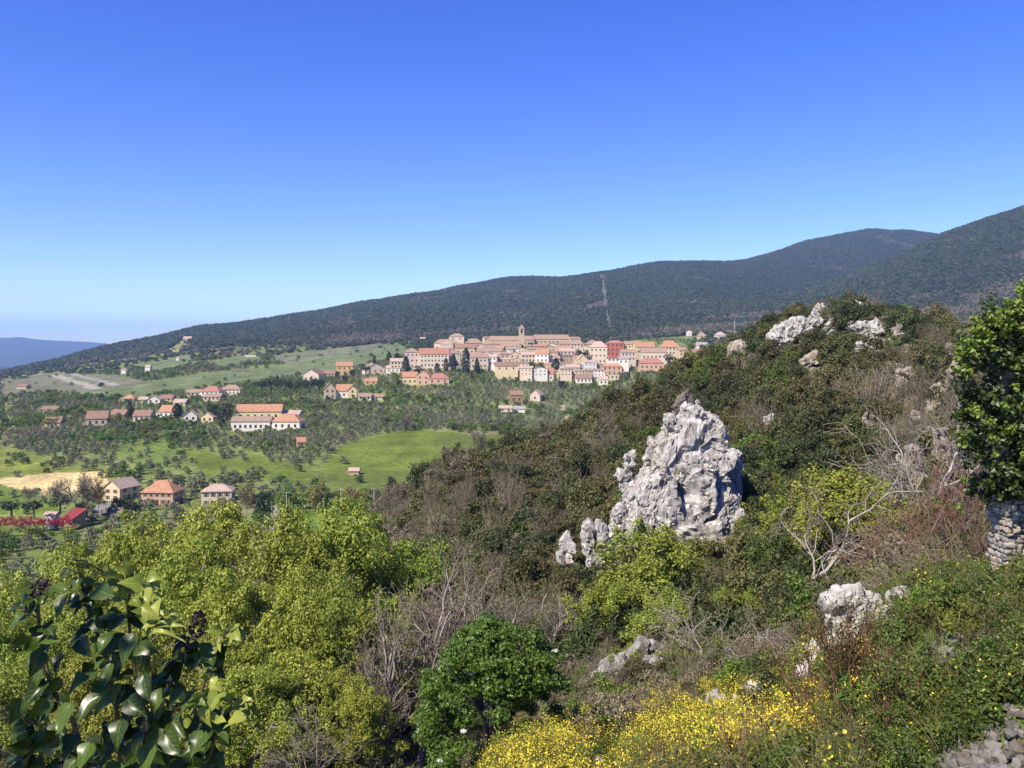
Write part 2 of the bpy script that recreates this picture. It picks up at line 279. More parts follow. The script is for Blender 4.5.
def cover(u, py, x, y, zz):
    ju = u + np.where(y > 1400, 2.5, np.where(y < 335, 0.8, 7.0)) * fbm(x / 26.0, y / 26.0, oct=5); jp = py + np.where(y < 335, 0.3, 1.7) * fbm(x / 21.0 + 40, y / 21.0, oct=5)
    n1 = fbm(x / 60, y / 60, oct=4)[..., None] * 0.5 + 0.5
    C = np.array(OLIVE) * (1 - n1) + np.array((0.165, 0.20, 0.05)) * n1
    n2 = fbm(x / 110 + 9, y / 110, oct=4)[..., None]
    C = np.where(n2 > 0.12, C * 0.5 + 0.5 * np.array(GRASSD), C); C = np.where(n2 < -0.22, C * 0.6 + 0.4 * np.array(SOIL), C)
    fe = np.interp(ju, [p[0] for p in FOREST_EDGE], [p[1] for p in FOREST_EDGE]); far = (y > 1400) | ((y > 900) & (u > 745))
    n3 = fbm(x / 300, y / 300, oct=5)[..., None]
    wood = np.array(WOOD) * (1 + 0.35 * n3) + np.where(n3 > 0.25, 1, 0) * np.array((0.02, 0.015, 0.008))
    C = np.where((far & (jp < fe))[..., None], wood, C)
    for poly, col in FIELDS: 
        near = max(p[1] for p in poly) > 400
        C = np.where((inpoly(ju, jp, poly) & (y > 235) & ((y < 1500) if near else True))[..., None], np.array(col), C)
    C = C * (1 + 0.34 * fbm(x / 14, y / 40, oct=4) + 0.16 * fbm(x / 90, y / 7.0, oct=3))[..., None]
    # stony hillside and gorge
    n4 = fbm(x / 9, y / 9, oct=5)[..., None]; n5 = fbm(x / 3.1, y / 3.1, oct=4)[..., None]
    hill = np.array((0.075, 0.07, 0.035)) * (1 + 0.4 * n4); hill = hill * (1 + 0.2 * n5)
    bank = np.array((0.085, 0.10, 0.03)) * (1 + 0.5 * n5)
    hill = np.where(((u < 345) & (y > 150))[..., None], np.array((0.12, 0.165, 0.026)) * (1 + 0.3 * n4), hill)
    k = np.clip((y - 22) / 10, 0, 1)[..., None]
    return np.where((y < 255)[..., None], hill * k + bank * (1 - k), C)
CV3 = cover(UG, PYG, XG, YG, ZZ)
M_GROUND = ground_mat('stony_earth', 0.35, 0.45, stones=True); M_VALLEY = ground_mat('field_earth', 0.05, 0.4); M_MOUNT = ground_mat('mountain_earth', 0.012, 0.35)
def sheet(name, j0, j1, m):
    nu = len(UU); nj = j1 - j0 + 1
    V = np.stack([XG[j0:j1 + 1], YG[j0:j1 + 1], ZZ[j0:j1 + 1]], -1).reshape(-1, 3)
    idx = np.arange(nj * nu).reshape(nj, nu)
    Fc = np.stack([idx[:-1, :-1], idx[:-1, 1:], idx[1:, 1:], idx[1:, :-1]], -1).reshape(-1, 4)
    me = mesh(name, V, Fc, [m], smooth=True)
    a = me.attributes.new('cover', 'FLOAT_COLOR', 'POINT'); cc = np.ones((len(V), 4), np.float32); cc[:, :3] = np.clip(CV3[j0:j1 + 1].reshape(-1, 3), 0.005, 0.9)
    a.data.foreach_set('color', cc.ravel())
    return tag(link(name, me), None, None, kind='structure')
ja, jb = 260, 500
sheet('hillside_ground', 0, ja, M_GROUND); sheet('valley_ground', ja, jb, M_VALLEY); sheet('mountain_terrain', jb, len(YY) - 1, M_MOUNT)

# far blue hills beyond the plain, the plain itself, and the air
def far_hills():
    us = np.arange(-700, 760, 6.0); pts = [(-700, 345), (-300, 342), (-60, 339), (0, 338), (20, 337.2), (45, 340), (70, 341), (95, 342), (110, 343.5), (140, 345), (220, 349), (300, 349), (420, 347), (600, 345), (760, 348)]
    crest = np.interp(us, [p[0] for p in pts], [p[1] for p in pts]) + 0.7 * fbm(us / 18, us * 0, oct=4)
    rows = []
    for f in np.linspace(0, 1, 24):
        y = 9500 + 5500 * f; h = (CV - crest) * 15000 / F
        zb = -165 + (h + 165) * f ** 1.15; x = (us - CU) * y / F
        rows.append(np.stack([x, np.full_like(x, y), zb + 60 * f * (1 - f) * 4 * fbm(x / 700, us * 0 + y / 500, oct=4)], -1))
    x = (us - CU) * 15500 / F; rows.append(np.stack([x, np.full_like(x, 15900.0), np.full_like(x, -165.0)], -1))
    G = np.array(rows); nj, nu = G.shape[:2]; idx = np.arange(nj * nu).reshape(nj, nu)
    Fc = np.stack([idx[:-1, :-1], idx[:-1, 1:], idx[1:, 1:], idx[1:, :-1]], -1).reshape(-1, 4)
    m = noise_mat('far_wooded_slope', (0.03, 0.045, 0.03), (0.06, 0.075, 0.045), scale=0.004)
    tag(link('far_hills', mesh('far_hills', G.reshape(-1, 3), Fc, [m], smooth=True)), None, None, kind='structure')
    mp = noise_mat('plain_fields', (0.09, 0.11, 0.06), (0.17, 0.17, 0.11), scale=0.003)
    tag(link('plain_ground', mesh('plain_ground', [(-24000, 2500, -166), (15000, 2500, -166), (22000, 22000, -166), (-24000, 22000, -166)], [(0, 1, 2, 3)], [mp])), None, None, kind='structure')
far_hills()
def haze():
    m, t, out = mat('air'); pv = N(t, 'ShaderNodeVolumePrincipled'); pv.inputs['Color'].default_value = (0.36, 0.58, 1.0, 1); pv.inputs['Density'].default_value = HAZE; pv.inputs['Anisotropy'].default_value = 0.0
    t.links.new(pv.outputs[0], out.inputs['Volume'])
    b = MB(); b.box(-25000, 23000, -60, 23000, -168, 760)
    o = tag(link('haze', b.build('haze', [m])), None, None, kind='stuff'); o['label'] = 'thin blue haze over the far hills and the plain'
HAZE = 0.000062
haze()
# ------------------------------------------------------------------ plants: leaves, branches, crowns
def leaf_quads(P, Nn, size, rg, asp=0.55, var=0.35):
    """one pointed leaf (a bent diamond) at each point"""
    n = len(P); s = size * (1 + var * rg.uniform(-1, 1, n))[:, None]
    Nn = Nn / (np.linalg.norm(Nn, axis=1, keepdims=True) + 1e-9)
    T = np.cross(Nn, rg.normal(size=(n, 3))); T /= np.linalg.norm(T, axis=1, keepdims=True) + 1e-9; B = np.cross(Nn, T)
    V = np.stack([P - T * s * 0.5, P + B * s * asp * 0.5 + Nn * s * 0.08, P + T * s * 0.5, P - B * s * asp * 0.5 + Nn * s * 0.08], 1).reshape(-1, 3)
    return V, np.arange(4 * n).reshape(n, 4)
def cloud(rg, C, r, per, flat=0.8, rag=0.7, fill=0.55):
    """points and facing for the leaves of a set of clumps"""
    C = np.repeat(np.asarray(C, float), per, 0); r = np.repeat(np.broadcast_to(np.asarray(r, float), (len(C) // per,)), per)[:, None]
    d = rg.normal(size=C.shape); d /= np.linalg.norm(d, axis=1, keepdims=True)
    P = C + d * r * rg.uniform(fill, 1.05, (len(C), 1)) * np.array([1, 1, flat])
    return P, d + rg.normal(size=C.shape) * rag + np.array([0, 0, 0.35])
def dome(rg, n, w, h, low=-0.25, lift=0.42, inner=0.5):
    d = rg.normal(size=(n * 3, 3)); d /= np.linalg.norm(d, axis=1, keepdims=True); d = d[d[:, 2] > low][:n]
    return d * np.array([w / 2, w / 2, h * (1 - lift)]) * rg.uniform(inner, 1.0, (len(d), 1)) * np.array([1, 1, 1]) + np.array([0, 0, h * lift])
def grow(rg, P0, d0, L0, r0, spec, polys, tips, lev=0):
    """spec: one tuple per level (children, spread angle, length ratio, wander, upward pull)"""
    nseg = 6 if lev == 0 else 4
    p = np.array(P0, float); d = np.array(d0, float); pts = [p.copy()]; dirs = [d.copy()]
    ch, ang, ratio, wan, up = spec[lev]
    for i in range(nseg):
        d = d + rg.normal(size=3) * wan + np.array([0, 0, up]); d /= np.linalg.norm(d); p = p + d * L0 / nseg; pts.append(p.copy()); dirs.append(d.copy())
    last = lev == len(spec) - 1
    polys.append((np.array(pts), np.linspace(r0, r0 * (0.25 if last else 0.55), nseg + 1)))
    if last:
        tips.append((pts[-1], d)); tips.append((pts[-3], dirs[-3])); return
    for k in range(ch):
        t = 1.0 if k == 0 else rg.uniform(0.35 if lev else 0.45, 0.98)
        i = min(int(t * nseg), nseg - 1); f = t * nseg - i; q = pts[i] * (1 - f) + pts[i + 1] * f; dd = dirs[i]
        a = R(ang) * (0.45 if k == 0 else rg.uniform(0.7, 1.25)); v = np.cross(dd, rg.normal(size=3)); v /= np.linalg.norm(v)
        nd = dd * math.cos(a) + v * math.sin(a)
        grow(rg, q, nd, L0 * ratio * rg.uniform(0.75, 1.2), max(r0 * 0.55 * (1.1 if k == 0 else 0.8), 0.004), spec, polys, tips, lev + 1)
def poly_mesh(name, polys, mats, k0=6, kmin=3, rmin=0.0, thick=0.06):
    V, Fs, b = [], [], 0
    for P, r in polys:
        r = np.maximum(r, rmin); k = k0 if r[0] > thick else kmin
        v, f = tube_geo(P, r, k); V.append(v); Fs.append(np.array(f) + b); b += len(v)
    return mesh(name, np.concatenate(V), np.concatenate(Fs), mats, smooth=True)
def to_size(V, w, h):
    """scale factors that bring a prototype's points to w across and h high"""
    return w / max(np.ptp(V[:, 0]), np.ptp(V[:, 1])), h / V[:, 2].max()

# scattering many copies as one object
PROTO = {}
def proto_collection(name, meshes):
    cl = bpy.data.collections.new(name)
    for i, me in enumerate(meshes):
        o = bpy.data.objects.new('%s_%02d' % (name, i), me); cl.objects.link(o)
    return cl
def scatter(name, pts, rot, scl, idx, coll, label):
    me = bpy.data.meshes.new(name); pts = np.asarray(pts, np.float32); me.vertices.add(len(pts)); me.vertices.foreach_set('co', pts.ravel())
    for an, ty, arr, key in (('rot', 'FLOAT_VECTOR', rot, 'vector'), ('scl', 'FLOAT_VECTOR', scl, 'vector'), ('idx', 'INT', idx, 'value')):
        a = me.attributes.new(an, ty, 'POINT'); a.data.foreach_set(key, np.asarray(arr, np.float32 if ty != 'INT' else np.int32).ravel())
    o = link(name, me); ng = bpy.data.node_groups.new(name, 'GeometryNodeTree')
    ng.interface.new_socket('Geometry', in_out='INPUT', socket_type='NodeSocketGeometry'); ng.interface.new_socket('Geometry', in_out='OUTPUT', socket_type='NodeSocketGeometry')
    n = ng.nodes; gi = n.new('NodeGroupInput'); go = n.new('NodeGroupOutput'); ip = n.new('GeometryNodeInstanceOnPoints'); ci = n.new('GeometryNodeCollectionInfo')
    ci.inputs['Collection'].default_value = coll; ci.inputs['Separate Children'].default_value = True; ci.inputs['Reset Children'].default_value = True
    ip.inputs['Pick Instance'].default_value = True; L = ng.links.new
    for an, ty, so_ in (('rot', 'FLOAT_VECTOR', 'Rotation'), ('scl', 'FLOAT_VECTOR', 'Scale'), ('idx', 'INT', 'Instance Index')):
        a = n.new('GeometryNodeInputNamedAttribute'); a.data_type = ty; a.inputs['Name'].default_value = an; L(a.outputs[0], ip.inputs[so_])
    L(gi.outputs[0], ip.inputs['Points']); L(ci.outputs[0], ip.inputs['Instance']); L(ip.outputs[0], go.inputs[0])
    md = o.modifiers.new('scatter', 'NODES'); md.node_group = ng
    return tag(o, label, None, None, 'stuff')

# ---- leaf and bark materials
BARK = noise_mat('grey_bark', (0.10, 0.085, 0.07), (0.20, 0.175, 0.15), scale=4, bump=0.3)
BARKP = noise_mat('pale_bark', (0.24, 0.21, 0.18), (0.42, 0.38, 0.33), scale=5, bump=0.3)
BARKD = noise_mat('dark_bark', (0.05, 0.04, 0.032), (0.11, 0.09, 0.07), scale=5, bump=0.3)
TWIG = leaf_mat('grey_twigs', [(0.135, 0.112, 0.078), (0.205, 0.172, 0.125), (0.27, 0.23, 0.175)], trans=0.0, rough=0.9, spec=0.1, objvar=0.2)
TWIGR = leaf_mat('reddish_twigs', [(0.11, 0.06, 0.04), (0.19, 0.10, 0.06), (0.15, 0.12, 0.07)], trans=0.0, rough=0.9, spec=0.1, objvar=0.2)
L_OLIVE = leaf_mat('olive_leaves', [(0.10, 0.112, 0.056), (0.15, 0.162, 0.086), (0.20, 0.208, 0.12)], trans=0.15, objvar=0.3)
L_BROAD = leaf_mat('broad_leaves', [(0.062, 0.10, 0.022), (0.11, 0.16, 0.032), (0.17, 0.205, 0.048)], objvar=0.45, hue=0.05)
L_CYP = leaf_mat('cypress_leaves', [(0.018, 0.030, 0.016), (0.030, 0.045, 0.022)], trans=0.08, objvar=0.2)
L_PINE = leaf_mat('pine_needles', [(0.030, 0.050, 0.020), (0.055, 0.075, 0.028)], trans=0.1, objvar=0.2)
L_WOOD = leaf_mat('mountain_oak_leaves', [(0.042, 0.058, 0.027), (0.060, 0.078, 0.035), (0.074, 0.078, 0.042)], trans=0.1, objvar=0.28, hue=0.03)
L_BROWN = leaf_mat('bare_grey_crowns', [(0.125, 0.108, 0.075), (0.175, 0.15, 0.105)], trans=0.05, objvar=0.3)

# ---- prototypes for the far vegetation
def blob_mesh(name, n, per, w, h, leaf, m, seed, lift=0.42, trunk=None, low=-0.25, fillr=0.24, flat=0.8):
    rg = np.random.default_rng(seed); C = dome(rg, n, w, h, low, lift); P, Nn = cloud(rg, C, w * fillr * rg.uniform(0.7, 1.25, len(C)), per, flat)
    V, Fc = leaf_quads(P, Nn, leaf, rg, 0.7); return mesh(name, V, Fc, [m])
def trunk_mesh(name, h, r, m, top=0.45, seed=0):
    rg = np.random.default_rng(seed); P = np.array([[0, 0, -0.6], [0.03, 0, h * 0.2], [rg.uniform(-.1, .1), rg.uniform(-.1, .1), h * top]]); polys = [(P, np.array([r * 1.25, r, r * 0.6]))]
    for k in range(4):
        a = k * 1.6 + rg.uniform(0, 1); polys.append((np.array([P[1] * 0.6 + P[2] * 0.4, P[2] + np.array([math.cos(a), math.sin(a), 1]) * h * 0.12, P[2] + np.array([math.cos(a) * 1.8, math.sin(a) * 1.8, 1.7]) * h * 0.13]), np.array([r * 0.5, r * 0.35, r * 0.15])))
    return poly_mesh(name, polys, [m])
wood_meshes = [blob_mesh('mountain_oak', 9, 9, 1.0, 0.95, 0.34, L_WOOD, 100 + i, lift=0.3, fillr=0.3) for i in range(4)] + [blob_mesh('mountain_bare_oak', 9, 9, 1.0, 0.95, 0.32, L_BROWN, 110, lift=0.3, fillr=0.3)]
olive_meshes = [blob_mesh('olive_crown', 13, 22, 1.0, 0.95, 0.15, L_OLIVE, 120 + i, lift=0.42, low=-0.4) for i in range(4)]
broad_meshes = [blob_mesh('broadleaf_crown', 16, 24, 1.0, 1.0, 0.15, L_BROAD, 130 + i, lift=0.40, low=-0.5) for i in range(4)]
brown_meshes = [blob_mesh('grey_crown', 14, 20, 1.0, 1.0, 0.12, L_BROWN, 140 + i, lift=0.42, low=-0.4) for i in range(2)]
W_COLL = proto_collection('mountain_wood_kinds', wood_meshes); V_COLL = proto_collection('valley_tree_kinds', olive_meshes + broad_meshes + brown_meshes)

# ---- visibility of the ground, and where woods and groves stand
runmin = np.minimum.accumulate(PYG, axis=0); VIS = PYG <= runmin + 2.5
def pyof(x, y, z): return CV - F * z / y
def is_vis(x, y, top=0.0):
    u = np.clip(CU + F * x / y, UU[0], UU[-1]); i = np.clip(np.searchsorted(UU, u) - 1, 0, len(UU) - 1); j = np.clip(np.searchsorted(LY, np.log(y)) - 1, 0, len(LY) - 1)
    return pyof(x, y, zat(x, y) + top) <= runmin[j, i] + 0.5
def field_mask(u, py):
    k = np.zeros(u.shape, bool)
    for poly, col in FIELDS: k |= inpoly(u, py, poly)
    return k
def mountain_wood():
    jj = np.where((YY > 1000) & (YY < 4700))[0]; ii = np.where((UU > -160) & (UU < 1190))[0]
    y = YG[np.ix_(jj, ii)]; x = XG[np.ix_(jj, ii)]; u = UG[np.ix_(jj, ii)]; p = PYG[np.ix_(jj, ii)]; v = VIS[np.ix_(jj, ii)]
    dy = np.gradient(YY)[jj][:, None]; du = np.gradient(UU)[ii][None]; area = dy * du * y / F
    fe = np.interp(u, [q[0] for q in FOREST_EDGE], [q[1] for q in FOREST_EDGE]); dens = np.where(p < fe, 1.0, np.where(u > 410, 0.6, 0.12)) * v * ((y > 1400) | ((u > 700) & (y > 1080))) * np.where(field_mask(u, p), 0.012, 1)
    dens = dens * np.where(fbm(x / 250, y / 250, oct=3) > 0.35, 0.55, 1)
    wgt = (area * dens).ravel(); n = 150000; k = rng.choice(len(wgt), n, p=wgt / wgt.sum())
    jx = np.unravel_index(k, area.shape); yy = y[jx] + rng.uniform(-0.5, 0.5, n) * dy[jx[0], 0]; uu = u[jx] + rng.uniform(-0.5, 0.5, n) * du[0, jx[1]]; xx = (uu - CU) * yy / F
    zz = zat(xx, yy); s = rng.uniform(5.5, 10, n) * np.where(yy < 1900, 0.9, 1.1)
    id_ = rng.integers(0, 4, n); br = fbm(xx / 160, yy / 160, oct=4) + rng.normal(size=n) * 0.15 > np.where(yy < 1900, 0.16, 0.6); id_[br] = 4
    rot = np.zeros((n, 3)); rot[:, 2] = rng.uniform(0, 6.28, n); scl = np.stack([s, s, s * rng.uniform(0.7, 1.05, n)], 1)
    scatter('mountain_forest', np.stack([xx, yy, zz - s * 0.1], 1), rot, scl, id_, W_COLL, 'dark forest covering the long mountain ridge behind the hill town')
mountain_wood()

def grove():
    """olive groves and rough trees of the valley: 300 nearest as trees, the rest as one mass"""
    pts = []
    for y0, y1, sp in ((150, 245, 6.0), (245, 620, 5.8), (620, 900, 6.8), (900, 1480, 9.0)):
        ang = R(24); xs = np.arange(-1200, 900, sp * 0.72); ys = np.arange(-200, 2000, sp * 1.32); gx, gy = np.meshgrid(xs, ys)
        rx = gx * math.cos(ang) - gy * math.sin(ang); ry = gx * math.sin(ang) + gy * math.cos(ang)
        k = (ry > y0) & (ry < y1); rx, ry = rx[k], ry[k]; j = sp * 0.09
        rx = rx + rng.normal(size=len(rx)) * j; ry = ry + rng.normal(size=len(ry)) * j; pts.append(np.stack([rx, np.clip(ry, 150, 1490)], 1))
    P = np.concatenate(pts); x, y = P[:, 0], P[:, 1]; u = CU + F * x / y; k = (u > -200) & (u < 900); P, x, y, u = P[k], x[k], y[k], u[k]
    z = zat(x, y); py = pyof(x, y, z); fm = field_mask(u, py)
    n = fbm(x / 90 + 5, y / 90, oct=3); dens = np.where(n > -0.15, 0.93, 0.5); dens = np.where(fbm(x / 45 + 77, y / 45, oct=3) > 0.36, dens * 0.35, dens)
    dens = np.where(fm, 0.02, dens)
    dens = np.where((y > 560) & (y < 1000) & (u > 20) & ~fm, np.maximum(dens, 0.85), dens)
    for poly, d in DENS: dens = np.where(inpoly(u, py, poly), d, dens)
    dens = np.where(y < 245, np.where((u < 75) & (y > 165), 0.35, 0.0), dens)
    vis = is_vis(x, y, 4.0)
    town = inpoly(u, py, [(396, 372), (420, 345), (480, 340), (640, 340), (716, 346), (716, 360), (640, 364), (600, 372), (560, 372), (520, 368), (430, 368)])
    for hu0, hu1, hp in HCLEAR: dens = np.where((u > hu0 - 1) & (u < hu1 + 1) & (py > hp - 7) & (py < hp + 0.8), 0, dens)
    keep = (rng.uniform(size=len(x)) < np.where(town, 0.10, dens)) & vis & (py > 340)
    x, y, z, u, py, n = x[keep], y[keep], z[keep], u[keep], py[keep], n[keep]; m = len(x)
    s = rng.uniform(2.7, 4.4, m) * np.where(y > 900, 1.25, 1); id_ = rng.integers(0, 4, m)
    q = fbm(x / 40 + 31, y / 40, oct=3) + rng.normal(size=m) * 0.22; b = q > np.where(y > 650, 0.08, 0.26); id_[b] = rng.integers(4, 8, b.sum()); s[b] *= rng.uniform(0.8, 1.5, b.sum())
    b2 = (q < -0.5) | ((y > 800) & (rng.uniform(size=m) < 0.08)); id_[b2] = rng.integers(8, 10, b2.sum())
    rz = rng.uniform(0, 6.28, m); h = s * rng.uniform(0.8, 1.08, m)
    inner = (u > 2) & (u < 700) & (id_ < 4); rank = np.where(inner, y, 1e9); near = np.argsort(rank)[:290]; near = near[rank[near] < 1e8]
    mask = np.ones(m, bool); mask[near] = False
    tr = trunk_mesh('trunk', 1.0, 0.045, BARK, 0.5, 3)
    for i in near:
        t = empty('olive_tree', (x[i], y[i], z[i]), OLIVE_LABEL(u[i], py[i]), 'tree', 'olive trees of the valley groves', rz[i], (s[i], s[i], h[i]))
        link('crown', olive_meshes[id_[i]], t); link('trunk', tr, t)
    rot = np.zeros((m, 3)); rot[:, 2] = rz
    scatter('valley_groves', np.stack([x, y, z], 1)[mask], rot[mask], np.stack([s, s, h], 1)[mask], id_[mask], V_COLL, 'grey green olive groves and scattered trees filling the valley below the hill town')
DENS = [([(-60, 486), (0, 484), (22, 490), (56, 502), (64, 514), (-60, 516)], 0.10), ([(-60, 526), (66, 526), (70, 600), (-60, 600)], 0.45), ([(118, 446), (150, 438), (176, 446), (182, 462), (150, 468), (125, 460)], 0.3),
        ([(420, 484), (500, 476), (500, 482), (420, 492)], 0.7), ([(0, 455), (30, 456), (52, 466), (104, 468), (104, 471), (40, 474)], 0.45), ([(226, 462), (250, 454), (300, 468), (330, 480), (318, 490), (270, 482)], 0.12),
        ([(520, 432), (530, 404), (580, 402), (620, 412), (600, 432)], 0.5), ([(400, 378), (520, 376), (640, 378), (690, 372), (640, 404), (540, 402), (410, 404)], 0.95)]
def OLIVE_LABEL(u, py):
    if py > 522: return 'small round olive tree on the bright green plot below the red hedge'
    if py > 494: return 'grey green olive tree at the valley edge near the farmhouses'
    if u < 130: return 'grey green olive tree in the grove above the tan field'
    return 'grey green olive tree on the grassy slopes above the farmhouses'
HCLEAR = []
# ------------------------------------------------------------------ houses
def wall_mat(name, col):
    return noise_mat(name, tuple(v * 0.80 for v in col), tuple(min(0.85, v * 1.08) for v in col), scale=0.35, detail=8, rough=0.9, spec=0.15)
WALLS = {k: wall_mat(k + '_plaster', v) for k, v in dict(cream=(0.60, 0.50, 0.36), yellow=(0.62, 0.50, 0.29), ochre=(0.56, 0.39, 0.18), white=(0.68, 0.62, 0.53), pink=(0.57, 0.46, 0.37), red=(0.40, 0.13, 0.10), salmon=(0.52, 0.33, 0.23), stone=(0.42, 0.34, 0.245), tan=(0.50, 0.39, 0.27), brown=(0.30, 0.20, 0.12), grey=(0.45, 0.41, 0.36), brick=(0.45, 0.26, 0.16)).items()}
def roof_mat(name, a, b):
    m, t, out = mat(name); L = t.links.new; tc = N(t, 'ShaderNodeTexCoord')
    no = N(t, 'ShaderNodeTexNoise'); no.inputs['Scale'].default_value = 0.9; no.inputs['Detail'].default_value = 7; L(tc.outputs['Object'], no.inputs['Vector'])
    r = ramp(t, [(0.3, a), (0.7, b)]); L(no.outputs[0], r.inputs[0])
    wv = N(t, 'ShaderNodeTexWave'); wv.wave_type = 'BANDS'; wv.bands_direction = 'X'; wv.inputs['Scale'].default_value = 1.4; L(tc.outputs['Object'], wv.inputs['Vector'])
    bu = N(t, 'ShaderNodeBump'); bu.inputs['Strength'].default_value = 0.5; bu.inputs['Distance'].default_value = 0.15; L(wv.outputs[0], bu.inputs['Height'])
    p = N(t, 'ShaderNodeBsdfPrincipled'); p.inputs['Roughness'].default_value = 0.9; p.inputs['Specular IOR Level'].default_value = 0.1
    L(r.outputs[0], p.inputs['Base Color']); L(bu.outputs[0], p.inputs['Normal']); L(p.outputs[0], out.inputs[0]); return m
ROOFS = {k: roof_mat(k + '_tiles', *v) for k, v in dict(terracotta=((0.25, 0.165, 0.115), (0.40, 0.28, 0.20)), orange=((0.34, 0.165, 0.095), (0.50, 0.28, 0.165)), red=((0.31, 0.14, 0.10), (0.42, 0.205, 0.145)), brown=((0.20, 0.12, 0.085), (0.34, 0.21, 0.15)), pale=((0.38, 0.27, 0.20), (0.54, 0.40, 0.31)), grey=((0.28, 0.25, 0.23), (0.40, 0.36, 0.33)), crimson=((0.19, 0.035, 0.04), (0.28, 0.06, 0.06))).items()}
GLASS = noise_mat('dark_window_glass', (0.02, 0.022, 0.025), (0.05, 0.055, 0.06), scale=2, rough=0.15, spec=0.5)
FRAME = noise_mat('brown_shutters', (0.13, 0.08, 0.05), (0.20, 0.13, 0.08), scale=2)
FRAMEG = noise_mat('green_shutters', (0.03, 0.06, 0.04), (0.05, 0.09, 0.06), scale=2)
STONE_W = noise_mat('window_surround_stone', (0.45, 0.40, 0.33), (0.55, 0.5, 0.42), scale=2)
DOORM = noise_mat('dark_wooden_door', (0.07, 0.045, 0.03), (0.12, 0.08, 0.05), scale=3)
def mesh_win(fr):
    b = MB(); b.box(-0.62, 0.62, -0.06, 0.1, -0.1, 0.0, 1); b.box(-0.62, -0.5, -0.05, 0.1, 0, 1.5, 1); b.box(0.5, 0.62, -0.05, 0.1, 0, 1.5, 1); b.box(-0.62, 0.62, -0.05, 0.1, 1.5, 1.62, 1)
    b.box(-1.06, -0.64, -0.07, 0.02, 0.0, 1.5, 0); b.box(0.64, 1.06, -0.07, 0.02, 0.0, 1.5, 0)
    return b.build('window', [fr, STONE_W])
WIN = [mesh_win(FRAME), mesh_win(FRAMEG)]
def mesh_pane():
    b = MB(); b.box(-0.498, 0.498, -0.025, 0.06, 0.003, 1.497); return b.build('pane', [GLASS])
PANE = mesh_pane()
def mesh_darkwin():
    b = MB(); b.box(-0.6, 0.6, -0.04, 0.1, 0, 1.6); return b.build('window', [GLASS])
DWIN = mesh_darkwin()
def mesh_door():
    b = MB(); b.box(-0.6, 0.6, -0.05, 0.1, 0, 2.2); return b.build('door', [DOORM])
DOOR = mesh_door()
def mesh_chim():
    b = MB(); b.box(-0.35, 0.35, -0.35, 0.35, -1.2, 0.9, 0); b.box(-0.48, 0.48, -0.48, 0.48, 0.9, 1.05, 1); return b.build('chimney', [WALLS['tan'], ROOFS['terracotta']])
CHIM = mesh_chim()
def roof_geo(b, w, d, h, rise, kind, ov=0.45, th=0.22):
    """a tiled roof with thickness and eaves: gable (ridge along x), gable_front (ridge along y), hip, shed, flat"""
    X, Y = w / 2 + ov, d / 2 + ov; e = h - ov * rise / (d / 2 + 0.01) * 0.6
    if kind == 'flat': b.box(-X, X, -Y, Y, h, h + 0.35); return
    if kind == 'shed': top = [(-X, -Y, e), (X, -Y, e), (X, Y, h + rise), (-X, Y, h + rise)]; fs = [(0, 1, 2, 3)]
    elif kind == 'gable': top = [(-X, -Y, e), (X, -Y, e), (X, 0, h + rise), (-X, 0, h + rise), (X, Y, e), (-X, Y, e)]; fs = [(0, 1, 2, 3), (3, 2, 4, 5)]
    elif kind == 'gable_front': top = [(-X, -Y, e), (-X, Y, e), (0, Y, h + rise), (0, -Y, h + rise), (X, -Y, e), (X, Y, e)]; fs = [(0, 3, 2, 1), (3, 4, 5, 2)]
    else:
        r = max(0.0, X - Y * 0.95) if X > Y else 0.0; s = max(0.0, Y - X * 0.95) if Y > X else 0.0
        top = [(-X, -Y, e), (X, -Y, e), (X, Y, e), (-X, Y, e), (-r, -s, h + rise), (r, s, h + rise)]
        fs = [(0, 1, 5, 4), (1, 2, 5), (2, 3, 4, 5), (3, 0, 4)] if s == 0 else [(0, 1, 4), (1, 2, 5, 4), (2, 3, 5), (3, 0, 4, 5)]
    n = len(top); V = [(x, y, z + th) for x, y, z in top] + list(top); Fs = list(fs) + [tuple(i + n for i in reversed(f)) for f in fs]
    ed = {}
    for f in fs:
        for a, c_ in zip(f, f[1:] + f[:1]): ed[(a, c_)] = ed.get((a, c_), 0) + 1
    for (a, c_) in list(ed):
        if (c_, a) not in ed: Fs.append((c_, a, a + n, c_ + n))
    b.add(V, Fs)
